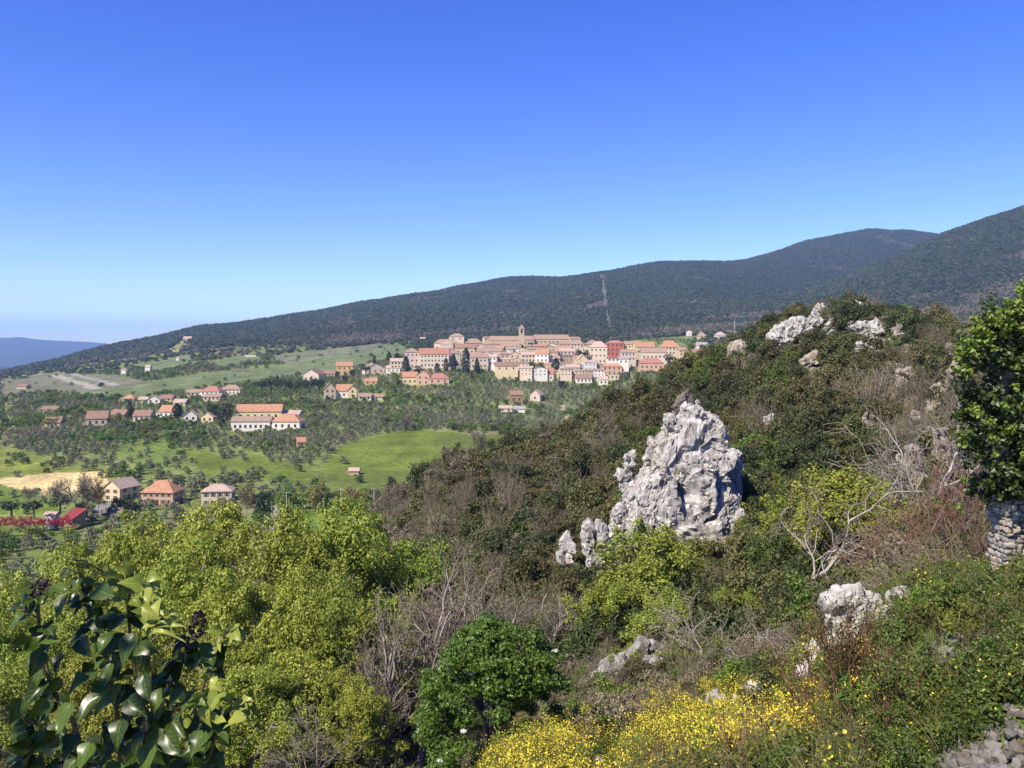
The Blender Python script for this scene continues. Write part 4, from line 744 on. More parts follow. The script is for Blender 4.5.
VT = [  # kind, column, foot row, height in rows, width in columns, distance, label
 ('cypress', 406, 373, 17, 7, 860, 'broad dark conifer at the left end of the long cream convent'), ('cypress', 446, 370, 12, 5, 870, 'dark cypress second to the left of the tallest cypress'), ('cypress', 437, 371, 8, 5, 868, 'short dark cypress below the long cream convent'),
 ('cypress', 453.5, 369, 15, 5.5, 872, 'slim dark cypress just left of the tallest cypress'), ('cypress', 466, 370, 22, 8, 866, 'tallest dark cypress below the town'), ('cypress', 477, 369.5, 11, 5.5, 868, 'dark cypress right of the tallest cypress'),
 ('cypress', 556, 370, 12, 7, 858, 'dark conifer in the middle of the lower town'), ('cypress', 374.5, 364, 9, 3, 900, 'slim cypress above the pink farmhouse left of town'), ('cypress', 277, 380, 5, 2.5, 820, 'small cypress tip above the umbrella pines'),
 ('cypress', 130, 416, 13, 5, 590, 'slim conifer beside the pink house with brown roof'), ('cypress', 177, 416.5, 13, 9, 575, 'dark broad conifer in the left valley row of houses'), ('cypress', 262, 429, 11, 4, 560, 'dark cypress in front of the large yellow villa'), ('cypress', 259, 430, 9, 3, 560, 'shorter cypress in front of the large yellow villa'),
 ('cypress', 444, 455, 9, 4, 445, 'small dark cypress left of the white farmhouse on the green slope'), ('cypress', 389, 360, 8, 5, 900, 'dark conifer left of a pair above the town entrance'), ('cypress', 397, 360, 7, 6, 900, 'dark bushy conifer right of a pair above the town entrance'),
 ('round', 420, 372, 8, 13, 860, 'dark round tree below the long cream convent'), ('round', 579, 356.5, 7, 8, 900, 'dark round tree left of the tall cream palazzo'), ('round', 585.5, 356.5, 7.5, 8, 898, 'dark round tree touching the tall cream palazzo'), ('round', 531, 367, 7, 10, 870, 'olive green round tree below the cream house in mid town'), ('round', 540, 367, 6.5, 9, 868, 'olive green round tree below the bright orange roof'),
 ('round', 562, 389, 10, 13, 820, 'dark round bush at the foot of the lower town'), ('round', 670, 363, 10.5, 13, 850, 'dark round tree in front of the cream pyramid roofed villa'), ('round', 702, 351, 8, 5, 880, 'dark tree beside the white house with grey roof'), ('round', 625, 376, 6, 13, 830, 'grey green tree right of the salmon house with orange hip roof'),
 ('round', 337, 378, 8, 6, 845, 'leftmost dark tree below the ochre villa'), ('round', 345, 378, 8, 6, 843, 'middle dark tree below the ochre villa'), ('round', 352, 377, 9, 7, 842, 'rightmost dark tree below the ochre villa'), ('round', 366, 372, 8, 12, 845, 'dark spreading tree right of the ochre villa'), ('round', 396, 380, 9, 9, 800, 'light green tree left of the yellow orange roofed villa'),
 ('round', 101.5, 399, 7, 6, 660, 'dark round tree left of the small orange hip roof'), ('round', 212, 413, 13, 16, 600, 'large dark green tree above the small yellow gabled house'), ('round', 226, 414, 14, 15, 598, 'large dark green tree left of the large yellow villa'), ('round', 222, 425, 9, 9, 560, 'dark green tree between the yellow gabled house and the white front building'),
 ('round', 52, 424, 8, 18, 545, 'yellow green tree in front of the half hidden stone farmhouse'), ('round', 116, 421, 9, 15, 560, 'brownish tree in front of the brown barn'), ('round', 690, 349, 9, 12, 890, 'bright green tree right of the cream pyramid roofed villa'), ('round', 640, 402, 15, 20, 560, 'bright yellow green tree below the town near the rocky hill'), ('round', 615, 406, 14, 16, 560, 'dark green tree left of the bright yellow green tree below town'),
 ('round', 118, 507, 13, 22, 322, 'dark clipped bush beside the yellow gabled farmhouse'), ('round', 131, 505, 14, 18, 320, 'dark clipped bush left of the orange roofed house'), ('round', 262, 511, 25, 26, 300, 'dark grey green tree beside the road bend'), ('round', 197, 485, 13, 22, 372, 'grey green tree behind the cream two storey farmhouse'), ('round', 175, 486, 12, 20, 376, 'grey green tree behind the orange roofed house'), ('round', 228, 480, 12, 26, 390, 'grey olive tree row end above the cream farmhouse'),
 ('round', 284, 503, 21, 20, 318, 'bright green bush at the road bend'), ('round', 301, 504, 20, 22, 322, 'yellow green bush left of the tallest hedge bush'), ('round', 318, 505, 25, 24, 318, 'tallest yellow ochre bush in the hedge by the poles'), ('round', 332, 506, 16, 18, 316, 'dark green bush between the first two poles'), ('round', 352, 504, 19, 22, 322, 'brownish green bush in the hedge between the poles'), ('round', 366, 505, 17, 18, 318, 'green bush in the hedge left of the last pole'), ('round', 392, 506, 36, 16, 300, 'tall dark green tree at the right end of the hedge'), ('round', 384, 506, 20, 16, 312, 'yellow green bush at the right end of the hedge'),
 ('round', 80, 512, 14, 12, 310, 'dark green bush right of the crimson roofed shed'), ('round', 12, 512, 14, 26, 296, 'dark green shrub left behind the red hedge'), ('round', 34, 512, 13, 22, 296, 'dark green shrub behind the middle of the red hedge'), ('round', 60, 507, 14, 24, 310, 'dark shrub under the bare tree by the yellow gabled farmhouse'),
 ('bare', 82, 508, 42, 40, 312, 'large bare grey tree left of the yellow gabled farmhouse'), ('bare', 50, 506, 28, 28, 316, 'smaller bare grey tree left of the large bare one'), ('bare', 26, 505, 20, 26, 310, 'low bare grey thicket tree at the far left'), ('bare2', 98, 500, 26, 22, 330, 'reddish bare tree against the yellow gabled farmhouse'), ('bare2', 247, 508, 27, 26, 318, 'reddish brown bare tree right of the cream two storey farmhouse'),
 ('bare', 482, 458, 30, 30, 430, 'grey bare tree on the bright green slope right of the white farmhouse'), ('bare', 446, 457, 13, 14, 440, 'small grey bare tree left of the white farmhouse'), ('bare', 402, 428, 15, 18, 560, 'grey bare tree among the olives above the bright slope'),
]
for i in range(7): VT.append(('pine', 262 + i * 9.5, 397 + (i % 2) * 1.0, 18 + (i * 7 % 4), 19, 690 + (i * 13 % 20), ['leftmost umbrella pine of the dark row', 'second umbrella pine from the left in the dark row', 'third umbrella pine from the left in the dark row', 'middle umbrella pine of the dark row', 'third umbrella pine from the right in the dark row', 'second umbrella pine from the right in the dark row', 'rightmost umbrella pine beside the tan tall gabled house'][i]))
L_DARK = leaf_mat('dark_round_leaves', [(0.025, 0.042, 0.018), (0.045, 0.062, 0.024)], trans=0.12, objvar=0.25)
L_LIME = leaf_mat('lime_leaves', [(0.12, 0.17, 0.025), (0.20, 0.24, 0.04)], objvar=0.2)
L_GOLD = leaf_mat('ochre_leaves', [(0.17, 0.14, 0.04), (0.25, 0.20, 0.06)], objvar=0.15)
def round_set(m, sd): return [blob_mesh('round_crown', 22, 30, 1.0, 1.0, 0.11, m, sd + i, lift=0.42, low=-0.6, fillr=0.2) for i in range(2)]
RND = dict(dark=round_set(L_DARK, 300), green=round_set(L_BROAD, 310), lime=round_set(L_LIME, 320), grey=round_set(L_OLIVE, 330), ochre=round_set(L_GOLD, 340))
for i, (kd, u, pf, hp, wp, D, lab) in enumerate(VT):
    v = at(u, pf, D); zg = z1(v.x, v.y); s = D / F; zb = min(v.z, zg + 0.0) if abs(v.z - zg) < 6 else v.z; H = hp * s + (v.z - zb); W = wp * s
    if kd == 'cypress':
        t = empty('cypress_tree', (v.x, v.y, zb), lab, 'tree', None, i, (W / 0.26, W / 0.26, H)); link('crown', CYP[i % 2], t); link('trunk', TRK, t, (0, 0, 0), 0, 0.3)
    elif kd == 'pine':
        t = empty('umbrella_pine', (v.x, v.y, zb), lab, 'tree', 'dark umbrella pines in the valley', i, (W / 1.3, W / 1.3, H)); link('crown', PIN[i % 2], t); link('trunk', PTR, t)
    elif kd.startswith('bare'):
        tm, cm = FB[2] if kd == 'bare2' else FB[i % 2]; vs_ = np.array([vv.co[:] for vv in cm.vertices]); a, b = to_size(vs_, W, H)
        t = empty('bare_tree', (v.x, v.y, zb), lab, 'tree', None, i, (a, a, b)); link('crown', cm, t); link('trunk', tm, t)
    else:
        k = 'dark' if 'dark' in lab else ('lime' if 'bright' in lab or 'light' in lab or 'yellow green' in lab else ('ochre' if 'ochre' in lab or 'brown' in lab else ('grey' if 'grey' in lab else 'green')))
        bush = 'bush' in lab or 'shrub' in lab
        t = empty('garden_bush' if bush else 'round_tree', (v.x, v.y, zb), lab, 'bush' if bush else 'tree', None, i, (W / 1.25, W / 1.25, H / 1.08)); link('crown', RND[k][i % 2], t); link('trunk', TRK, t)
# red hedge, utility poles and their wires, the mast above the town
def red_hedge():
    rg = np.random.default_rng(8); m = leaf_mat('red_photinia_leaves', [(0.30, 0.015, 0.02), (0.45, 0.03, 0.03), (0.20, 0.03, 0.02)], objvar=0.1)
    C = []
    for u in np.linspace(-20, 72, 150): v = at(u, 527, 292); C.append((v.x + rg.normal() * 0.25, v.y + rg.normal() * 0.4, max(z1(v.x, v.y), v.z) + rg.uniform(0.3, 3.4)))
    P, Nn = cloud(rg, np.array(C), 0.75, 45); V, Fc = leaf_quads(P, Nn, 0.32, rg, 0.7); V[:, 2] -= 0
    tag(link('hedge', mesh('hedge', V, Fc, [m])), 'long crimson red hedge at the left edge of the valley', 'hedge')
red_hedge()
POLE = noise_mat('pale_concrete_pole', (0.38, 0.36, 0.32), (0.52, 0.49, 0.44), scale=1)
def poles():
    tops = []; b = MB(); b.tube([(0, 0, -1), (0, 0, 8.6)], [0.17, 0.11], 8); me = b.build('post', [POLE]); b = MB(); b.box(-0.9, 0.9, -0.06, 0.06, 8.1, 8.22); me2 = b.build('crossarm', [POLE])
    for k in range(3): 
        u, pf, D, lab = ((286.5, 506, 312, 'pale utility pole beside the road bend, leftmost of three'), (341, 507, 312, 'tallest pale utility pole in the middle of the three by the hedge'), (374, 507.5, 312, 'pale utility pole at the right end of the three by the hedge'))[k]
        v = at(u, pf, D); zg = min(v.z, z1(v.x, v.y)); s = 1.12 if k == 1 else 1.0
        t = empty('utility_pole', (v.x, v.y, zg), lab, 'pole', 'utility poles across the valley field', 0.1, s); link('post', me, t); link('crossarm', me2, t); tops.append((v.x, v.y, zg + 8.15 * s))
    b = MB()
    tops = [(tops[0][0] - 40, tops[0][1] + 6, tops[0][2] + 1)] + tops + [(tops[2][0] + 46, tops[2][1] + 12, tops[2][2] + 2)]
    for a, c_ in zip(tops, tops[1:]):
        P = [tuple(np.array(a) * (1 - f) + np.array(c_) * f - np.array([0, 0, 3.2 * f * (1 - f)])) for f in np.linspace(0, 1, 9)]
        b.tube(P, 0.03, 3)
    tag(link('power_cable', b.build('power_cable', [noise_mat('cable_metal', (0.2, 0.2, 0.2), (0.3, 0.3, 0.3))])), 'sagging cable strung along the three utility poles', 'cable')
    v = at(734.5, 331, 1210); t = empty('antenna_mast', (v.x, v.y, v.z), 'thin pale lattice antenna mast on the wooded slope above the town', 'mast'); b = MB()
    for a in range(3): b.tube([(math.cos(a * 2.1) * 0.9, math.sin(a * 2.1) * 0.9, -3), (math.cos(a * 2.1) * 0.3, math.sin(a * 2.1) * 0.3, 14)], 0.14, 4)
    for k in range(6): b.tube([(0.8, 0, k * 2.3), (-0.4, 0.6, k * 2.3 + 1.1), (-0.4, -0.6, k * 2.3 + 2.2)], 0.08, 3)
    link('lattice', b.build('lattice', [POLE]), t); b = MB(); b.tube([(0, 0, 13.8), (0, 0, 17)], 0.08, 4); b.box(-0.35, 0.35, -0.5, -0.32, 11, 13.2); link('antenna', b.build('antenna', [WALLS['white']]), t)
poles()
grove()
# ------------------------------------------------------------------ limestone: crags built from fitted blocks, fused and weathered
def rock_mat(name, a, b, tan, scale=1.0, tanamt=0.5, lichen=True):
    m, t, out = mat(name); L = t.links.new; tc = N(t, 'ShaderNodeTexCoord')
    def noise(s, d=8, r=0.65):
        n = N(t, 'ShaderNodeTexNoise'); n.inputs['Scale'].default_value = s * scale; n.inputs['Detail'].default_value = d; n.inputs['Roughness'].default_value = r; L(tc.outputs['Object'], n.inputs['Vector']); return n
    n1, n2, n3 = noise(0.55), noise(0.16, 5), noise(3.2, 6)
    r1 = ramp(t, [(0.34, a), (0.64, b)]); L(n1.outputs[0], r1.inputs[0])
    k = ramp(t, [(0.56, (0, 0, 0)), (0.70, (tanamt,) * 3)]); L(n2.outputs[0], k.inputs[0])
    mx = N(t, 'ShaderNodeMix', data_type='RGBA'); L(k.outputs[0], mx.inputs[0]); L(r1.outputs[0], mx.inputs[6]); mx.inputs[7].default_value = c4(tan)
    mp = N(t, 'ShaderNodeMapping'); mp.inputs['Scale'].default_value = (1.6, 1.6, 0.5); L(tc.outputs['Object'], mp.inputs['Vector'])
    st = N(t, 'ShaderNodeTexNoise'); st.inputs['Scale'].default_value = 1.1 * scale; st.inputs['Detail'].default_value = 6; L(mp.outputs[0], st.inputs['Vector'])
    ks = ramp(t, [(0.36, (0.50, 0.48, 0.46)), (0.54, (1, 1, 1))]); L(st.outputs[0], ks.inputs[0])
    m2 = N(t, 'ShaderNodeMix', data_type='RGBA', blend_type='MULTIPLY'); m2.inputs[0].default_value = 1; L(mx.outputs[2], m2.inputs[6]); L(ks.outputs[0], m2.inputs[7])
    p = N(t, 'ShaderNodeBsdfPrincipled'); p.inputs['Roughness'].default_value = 0.92; p.inputs['Specular IOR Level'].default_value = 0.15; L(m2.outputs[2], p.inputs['Base Color'])
    n4 = noise(9, 6, 0.7); ad = N(t, 'ShaderNodeMath', operation='MULTIPLY_ADD'); ad.inputs[1].default_value = 0.4; L(n4.outputs[0], ad.inputs[0]); L(n3.outputs[0], ad.inputs[2])
    b1 = N(t, 'ShaderNodeBump'); b1.inputs['Strength'].default_value = 0.8; b1.inputs['Distance'].default_value = 0.22 / scale; L(ad.outputs[0], b1.inputs['Height']); L(b1.outputs[0], p.inputs['Normal'])
    L(p.outputs[0], out.inputs[0]); return m
ROCK = rock_mat('grey_limestone', (0.29, 0.275, 0.25), (0.54, 0.51, 0.455), (0.52, 0.42, 0.27))
ROCKW = rock_mat('white_limestone', (0.36, 0.34, 0.30), (0.56, 0.53, 0.475), (0.50, 0.41, 0.28), scale=2.2, tanamt=0.4)
ROCKT = rock_mat('tan_limestone', (0.24, 0.20, 0.155), (0.40, 0.35, 0.28), (0.50, 0.38, 0.22))
def facets(V, w0, amp, seed):
    """fracture: every vertex belongs to the nearest of many seeds, and each seed has its own tilted, offset face"""
    rg = np.random.default_rng(1000 + seed); lo, hi = V.min(0), V.max(0); out = np.zeros(len(V))
    for sc, k in ((1.5, 1.0), (0.62, 0.5)):
        c_ = w0 * sc; n = int(min(700, max(12, np.prod((hi - lo) / c_) * 0.9))); S = rg.uniform(lo, hi, (n, 3)); G = rg.normal(size=(n, 3)) * 0.42; O = rg.normal(size=n) * amp * 0.75 * k; W = V + 0.25 * c_ * np.stack([fbm(V[:, 0] / c_ + a, V[:, 1] / c_, V[:, 2] / c_, oct=2) for a in (0, 31, 57)], 1)
        for i in range(0, len(V), 20000):
            q = W[i:i + 20000] * np.array([1.15, 1.15, 0.8]); j = np.argmin((q ** 2).sum(1)[:, None] - 2 * q @ (S * np.array([1.15, 1.15, 0.8])).T + ((S * np.array([1.15, 1.15, 0.8])) ** 2).sum(1)[None], 1)
            out[i:i + 20000] += np.clip(((V[i:i + 20000] - S[j]) * G[j]).sum(1) * k, -amp, amp) + O[j]
    return out
def hull(bm, pts):
    vs_ = [bm.verts.new(p) for p in pts]; g = bmesh.ops.convex_hull(bm, input=vs_); dead = [e for e in g['geom_interior'] if isinstance(e, bmesh.types.BMVert)] + [e for e in g['geom_unused'] if isinstance(e, bmesh.types.BMVert)]
    if dead: bmesh.ops.delete(bm, geom=list(set(dead)), context='VERTS')
def weather(bm, edge, amp, w0, crack, seed, sharp=28):
    """split the blocks' faces, roughen and crack them, keep the broken edges sharp"""
    bmesh.ops.triangulate(bm, faces=bm.faces[:])
    for k in range(7):
        es = [e for e in bm.edges if e.calc_length() > edge]
        if not es or len(bm.faces) > 160000: break
        bmesh.ops.subdivide_edges(bm, edges=es, cuts=1); bmesh.ops.triangulate(bm, faces=[f for f in bm.faces if len(f.verts) > 3])
    bm.normal_update(); bm.verts.ensure_lookup_table(); V = np.array([v.co[:] for v in bm.verts]); Nn = np.array([v.normal[:] for v in bm.verts]); s = seed * 13.7
    d = amp * fbm(V[:, 0] / w0 + s, V[:, 1] / w0, V[:, 2] / (w0 * 1.1), oct=5) * 0.6 + facets(V, w0 * 1.15, amp * 0.7, seed)
    for sc, k in ((1.6, 1.0), (0.6, 0.55)):
        rid = np.abs(fbm(V[:, 0] / (w0 * sc) - s, V[:, 1] / (w0 * sc) + 4 * k, V[:, 2] / (w0 * sc * 1.25), oct=3)); d -= crack * k * np.clip(1 - rid / 0.07, 0, 1)
    q = fbm(V[:, 0] / (w0 * 1.2) + 50, V[:, 1] / (w0 * 1.2), V[:, 2] / (w0 * 0.8) + s, oct=2); d += amp * 1.2 * np.round(q * 4) / 4
    P = V + Nn * d[:, None] + 0.35 * amp * np.stack([fbm(V[:, 0] / (w0 * .4) + a, V[:, 1] / (w0 * .4), V[:, 2] / (w0 * .4), oct=2) for a in (3, 41, 87)], 1)
    for v, p in zip(bm.verts, P): v.co = p
    me = bpy.data.meshes.new('rock'); bm.to_mesh(me); bm.free(); me.polygons.foreach_set('use_smooth', np.ones(len(me.polygons), bool)); me.set_sharp_from_angle(angle=R(sharp)); me.update(); return me
def slab(bm, poly, D0, D, thick, rg, base):
    """a block with the given outline (pixel columns and rows), standing at distance D, with real thickness"""
    cx = sum(p[0] for p in poly) / len(poly); cyy = sum(p[1] for p in poly) / len(poly); pts = []; tx, tz = rg.uniform(-.45, .45), rg.uniform(-.25, .05)
    for off, sh in ((-0.5, 0.93), (0.1, 1.06), (0.5, 0.9)):
        for (u, py) in poly:
            q = at(cx + (u - cx) * sh + rg.uniform(-1, 1), cyy + (py - cyy) * sh + rg.uniform(-1, 1), D); pts.append((q.x - base.x, q.y + off * thick * rg.uniform(0.85, 1.1) + ((u - cx) * tx + (py - cyy) * tz) * D / F - base.y, q.z - base.z))
    hull(bm, pts)
def zc(L): return [(540 + X / 4.0, 380 + Y / 4.0) for X, Y in L]
def crag():
    rg = np.random.default_rng(21); base = at(690, 565, 92); bm = bmesh.new()
    CH = [([(375, 440), (420, 370), (470, 345), (520, 380), (540, 450), (530, 550), (470, 590), (400, 575), (360, 500)], 90, 7), ([(525, 400), (560, 300), (620, 280), (670, 320), (682, 400), (670, 500), (620, 575), (550, 590), (528, 500)], 91, 7.5),
          ([(435, 310), (450, 235), (480, 240), (492, 300), (470, 335)], 92.5, 3.5), ([(490, 205), (505, 145), (530, 145), (558, 190), (555, 255), (500, 295)], 93.5, 4), ([(565, 175), (578, 112), (602, 96), (640, 130), (642, 185), (590, 215)], 95, 4.5),
          ([(638, 150), (690, 130), (722, 160), (742, 230), (732, 285), (650, 262), (620, 200)], 94.5, 6), ([(720, 285), (762, 275), (792, 310), (797, 352), (770, 372), (725, 340)], 93.5, 4), ([(668, 290), (742, 290), (734, 400), (692, 445), (660, 405)], 93, 6),
          ([(465, 335), (555, 240), (602, 232), (622, 290), (545, 385), (490, 355)], 93.5, 5.5), ([(556, 190), (642, 190), (672, 290), (560, 305), (535, 255)], 95, 5.5), ([(678, 450), (730, 420), (772, 480), (802, 520), (827, 585), (800, 640), (690, 640), (658, 545)], 91.5, 6.5),
          ([(292, 600), (318, 530), (392, 500), (432, 560), (445, 650), (300, 670)], 89.5, 6), ([(430, 540), (690, 540), (740, 740), (400, 740)], 90.0, 8), ([(655, 520), (735, 440), (700, 400), (640, 420)], 93.5, 5), ([(725, 405), (752, 430), (770, 480), (735, 470), (715, 440)], 93.0, 3)]
    CH.insert(0, ([(295, 640), (370, 440), (440, 330), (500, 200), (580, 140), (690, 150), (742, 260), (785, 345), (765, 470), (822, 600), (800, 680)], 94.0, 7))
    for poly, D, th in CH: slab(bm, zc(poly), 92, D, th, rg, base)
    for poly, D, th in CH[1:]:       # broken ribs and blocks standing proud of the big faces
        pz = zc(poly); cu, cp = np.mean([p[0] for p in pz]), np.mean([p[1] for p in pz])
        for k in range(5):
            i = rg.integers(len(pz)); f = rg.uniform(0.35, 0.9); u, py = cu + (pz[i][0] - cu) * f, cp + (pz[i][1] - cp) * f; r = rg.uniform(3.0, 7.5); el = rg.uniform(0.9, 2.2); a0 = rg.uniform(0, 6)
            slab(bm, [(u + r * math.cos(a) * rg.uniform(0.65, 1.1), py + el * r * math.sin(a) * rg.uniform(0.65, 1.1)) for a in np.linspace(a0, a0 + 6.28, 7)[:-1]], 92, D - th * 0.36 + rg.uniform(-0.3, 0.7), rg.uniform(0.8, 1.8), rg, base)
    for k in range(26):      # broken blocks leaning on the foot and the shoulders
        u = rg.uniform(620, 742); py = rg.uniform(470, 560); r = rg.uniform(5, 13)
        slab(bm, [(u + r * math.cos(a) * rg.uniform(0.6, 1), py + 1.5 * r * math.sin(a) * rg.uniform(0.6, 1)) for a in np.linspace(0, 6.28, 7)[:-1]], 92, 87.2 + (560 - py) / 90 * 4 + rg.uniform(-0.6, 0.8), 1.8, rg, base)
    me = weather(bm, 0.23, 0.19, 1.5, 0.42, 1, 22); me.materials.append(ROCK); tag(link('limestone_crag', me, None, base), 'tall jagged pale grey limestone crag rising out of the dark scrub', 'rock')
crag()
def crag_small(name, polys, D, th, lab, m, voxel=0.16, amp=0.22, wv=1.4, crack=0.3, seed=2, group=None):
    rg = np.random.default_rng(seed); us = [p[0] for q in polys for p in q]; ps = [p[1] for q in polys for p in q]; base = at(sum(us) / len(us), max(ps), D); bm = bmesh.new()
    for q in polys:
        q2 = [(u + rg.uniform(-1.2, 1.2), p + rg.uniform(-1.2, 1.2)) for u, p in q]; slab(bm, q2, D, D + rg.uniform(-0.6, 0.6), th, rg, base)
        cx, cyy = np.mean([p[0] for p in q]), np.mean([p[1] for p in q]); w_, h_ = max(p[0] for p in q) - min(p[0] for p in q), max(p[1] for p in q) - min(p[1] for p in q)
        for k in range(3):
            u, py, r = cx + rg.uniform(-.4, .4) * w_, cyy + rg.uniform(-.1, .5) * h_, max(2.0, 0.28 * min(w_, h_) * rg.uniform(0.7, 1.4))
            slab(bm, [(u + r * math.cos(a) * rg.uniform(0.7, 1.2), py + r * math.sin(a) * rg.uniform(0.7, 1.2)) for a in np.linspace(0, 6.28, 7)[:-1]], D, D - th * 0.35, th * 0.5, rg, base)
    me = weather(bm, voxel * 2.0, amp * 0.8, wv, crack, seed); me.materials.append(m); return tag(link(name, me, None, base), lab, 'rock', group)
crag_small('rock_pinnacle', [zc([(310, 380), (350, 345), (372, 355), (366, 425), (350, 450), (330, 410)]), zc([(340, 350), (360, 290), (378, 275), (380, 300), (362, 352)])], 93, 2.4, 'small pale rock fin standing alone left of the tall limestone crag', ROCK, 0.12)
crag_small('rock_pinnacle', [zc([(180, 620), (195, 568), (215, 600), (222, 700), (185, 760)]), zc([(222, 640), (238, 580), (262, 590), (285, 650), (255, 720), (215, 740)]), zc([(240, 620), (300, 600), (330, 700), (230, 760)])], 86, 3.0, 'twin pale rock fingers low on the left of the tall limestone crag', ROCK, 0.12, seed=3)
crag_small('rock_pinnacle', [zc([(75, 650), (110, 605), (135, 640), (120, 720), (80, 720)])], 87, 2.4, 'little grey rock farthest left in the scrub beside the twin rock fingers', ROCK, 0.12, seed=4)
crag_small('rock_ledge', [zc([(590, 690), (640, 650), (760, 640), (800, 700), (790, 790), (600, 790)]), zc([(690, 740), (760, 720), (810, 800), (700, 830)])], 84, 4.0, 'yellowish rock ledge at the right foot of the tall limestone crag', ROCKT, 0.14, seed=5)
crag_small('rock_outcrop', [[(670, 420), (680, 396), (688, 388), (692, 399), (687, 424), (676, 432)]], 150, 3, 'slab with its shade put into a dark colour, leaning behind the left of the tall limestone crag top', rock_mat('dark_slab', (0.10, 0.085, 0.065), (0.19, 0.165, 0.13), (0.25, 0.2, 0.15)), 0.25, seed=6)  # the slab's shade is put into its darkened rock colour
crag_small('rock_outcrop', [[(728, 366), (732, 344), (742, 340), (744, 352), (736, 370)]], 190, 6, 'narrow pale cliff band under the left end of the rocky hilltop', ROCKT, 0.3, seed=7)
CRAGS = [([[(770, 340), (778, 326), (798, 318), (814, 322), (806, 334), (786, 344)]], 193, 'pale outcrop below the left shoulder of the rocky hilltop'), ([[(812, 308), (818, 300), (826, 302), (824, 310)]], 204, 'small white rock on the very top left of the hill'), ([[(850, 303), (857, 297), (864, 300), (860, 306)]], 196, 'small white rock at the crown of the hill'),
         ([[(855, 326), (862, 322), (878, 322), (880, 334), (862, 336)]], 178, 'pale flat outcrop just below the crown of the hill'), ([[(868, 342), (872, 334), (877, 336), (876, 346)]], 172, 'upright white stone below the pale flat outcrop'), ([[(892, 330), (898, 322), (904, 328), (900, 342), (894, 340)]], 168, 'tan boulder right of the crown of the hill'),
         ([[(802, 362), (812, 352), (824, 350), (822, 362), (808, 368)]], 165, 'tan slab in the scrub on the left face of the hill'), ([[(854, 356), (860, 344), (866, 344), (858, 360)]], 166, 'thin pale rock fin on the face of the hill'), ([[(762, 432), (764, 418), (771, 416), (773, 430), (768, 438)], [(771, 432), (774, 418), (780, 420), (778, 432)]], 118, 'twin pale boulders in the dark scrub right of the tall limestone crag'),
         ([[(895, 395), (900, 372), (910, 366), (914, 392)], [(908, 410), (912, 380), (922, 386), (926, 412), (916, 420)], [(898, 420), (900, 398), (912, 400), (910, 424)]], 118, 'tan cliff face in the middle of the right hillside'), ([[(926, 410), (932, 388), (942, 380), (946, 404)], [(944, 396), (950, 368), (960, 360), (964, 384), (956, 400)], [(940, 432), (946, 402), (962, 398), (966, 425)], [(928, 428), (930, 408), (940, 408), (940, 432)]], 100, 'broken pinkish cliff beside the ivy wall'), ([[(860, 428), (866, 412), (874, 414), (876, 426), (868, 432)]], 112, 'small pale boulder left of the tan cliff face'),
         ([[(900, 470), (906, 446), (922, 448), (928, 470), (910, 480)]], 92, 'pale rock block below the tan cliff face'), ([[(932, 460), (936, 428), (948, 432), (950, 462), (940, 470)]], 84, 'upright pink rock column below the broken pinkish cliff'), ([[(878, 394), (882, 386), (886, 390), (884, 400)]], 120, 'tiny white stone left of the tan cliff face'), ([[(818, 466), (822, 456), (828, 460), (826, 470)]], 100, 'tiny white stone in dark scrub low on the right hillside'),
         ([[(590, 690), (600, 662), (622, 655), (632, 690), (612, 716)]], 46, 'grey rock face behind the dark green bush'), ([[(620, 655), (640, 640), (662, 650), (660, 690), (632, 700)]], 47, 'grey rock between the young green trees low in the middle'), ([[(660, 700), (690, 690), (700, 712), (668, 722)]], 36, 'low grey rock above the yellow flowers'),
         ([[(752, 598), (758, 585), (766, 588), (764, 604)]], 62, 'small grey stone right below the crag')]
_rc = np.random.default_rng(64)
for _k in range(5, 26):         # more broken rock along the crest and down the right hillside
    _u, _p = (_rc.uniform(742, 905), None) if _k < 11 else (_rc.uniform(868, 965), _rc.uniform(345, 490))
    if _p is None: _p = np.interp(_u, [740, 770, 800, 830, 870, 905], [345, 328, 312, 305, 305, 314]) + _rc.uniform(3, 34)
    _r = _rc.uniform(3.0, 6.5); _e = _rc.uniform(0.7, 1.7)
    CRAGS.append(([[(_u + _r * math.cos(a) * _rc.uniform(0.6, 1.15), _p + _e * _r * math.sin(a) * _rc.uniform(0.6, 1.15)) for a in np.linspace(_k, _k + 6.28, 8)[:-1]]], float(hit(_u, _p + _e * _r, 60, 240).y), 'small pale limestone outcrop among the bushes near the hill crest' if _k < 11 else 'small tan limestone outcrop among bare bushes left of the ivy'))
for i, (pl, D, lab) in enumerate(CRAGS):
    v = hit(np.mean([p[0] for p in pl[0]]), max(p[1] for p in pl[0]), 12, 240); D2 = min(max(D * 0.85, v.y), D * 1.15)
    o = crag_small('limestone_outcrop', pl, D2, max(0.9, 0.5 * (max(p[0] for p in pl[0]) - min(p[0] for p in pl[0])) * D2 / F), lab, ROCKT if any(k in lab for k in ('tan', 'pink')) else (ROCKW if 'white' in lab else ROCK), 0.0016 * D2 * 0.8, 0.0022 * D2, 1.2, 0.2, 30 + i, (lab.split(' among')[0].replace('outcrop', 'outcrops') + (' of the crest' if 'crest' in lab else ' by the ivy')) if ' limestone outcrop among' in lab else None); o.location.z = min(o.location.z, z1(o.location.x, o.location.y) + 0.004 * D2)

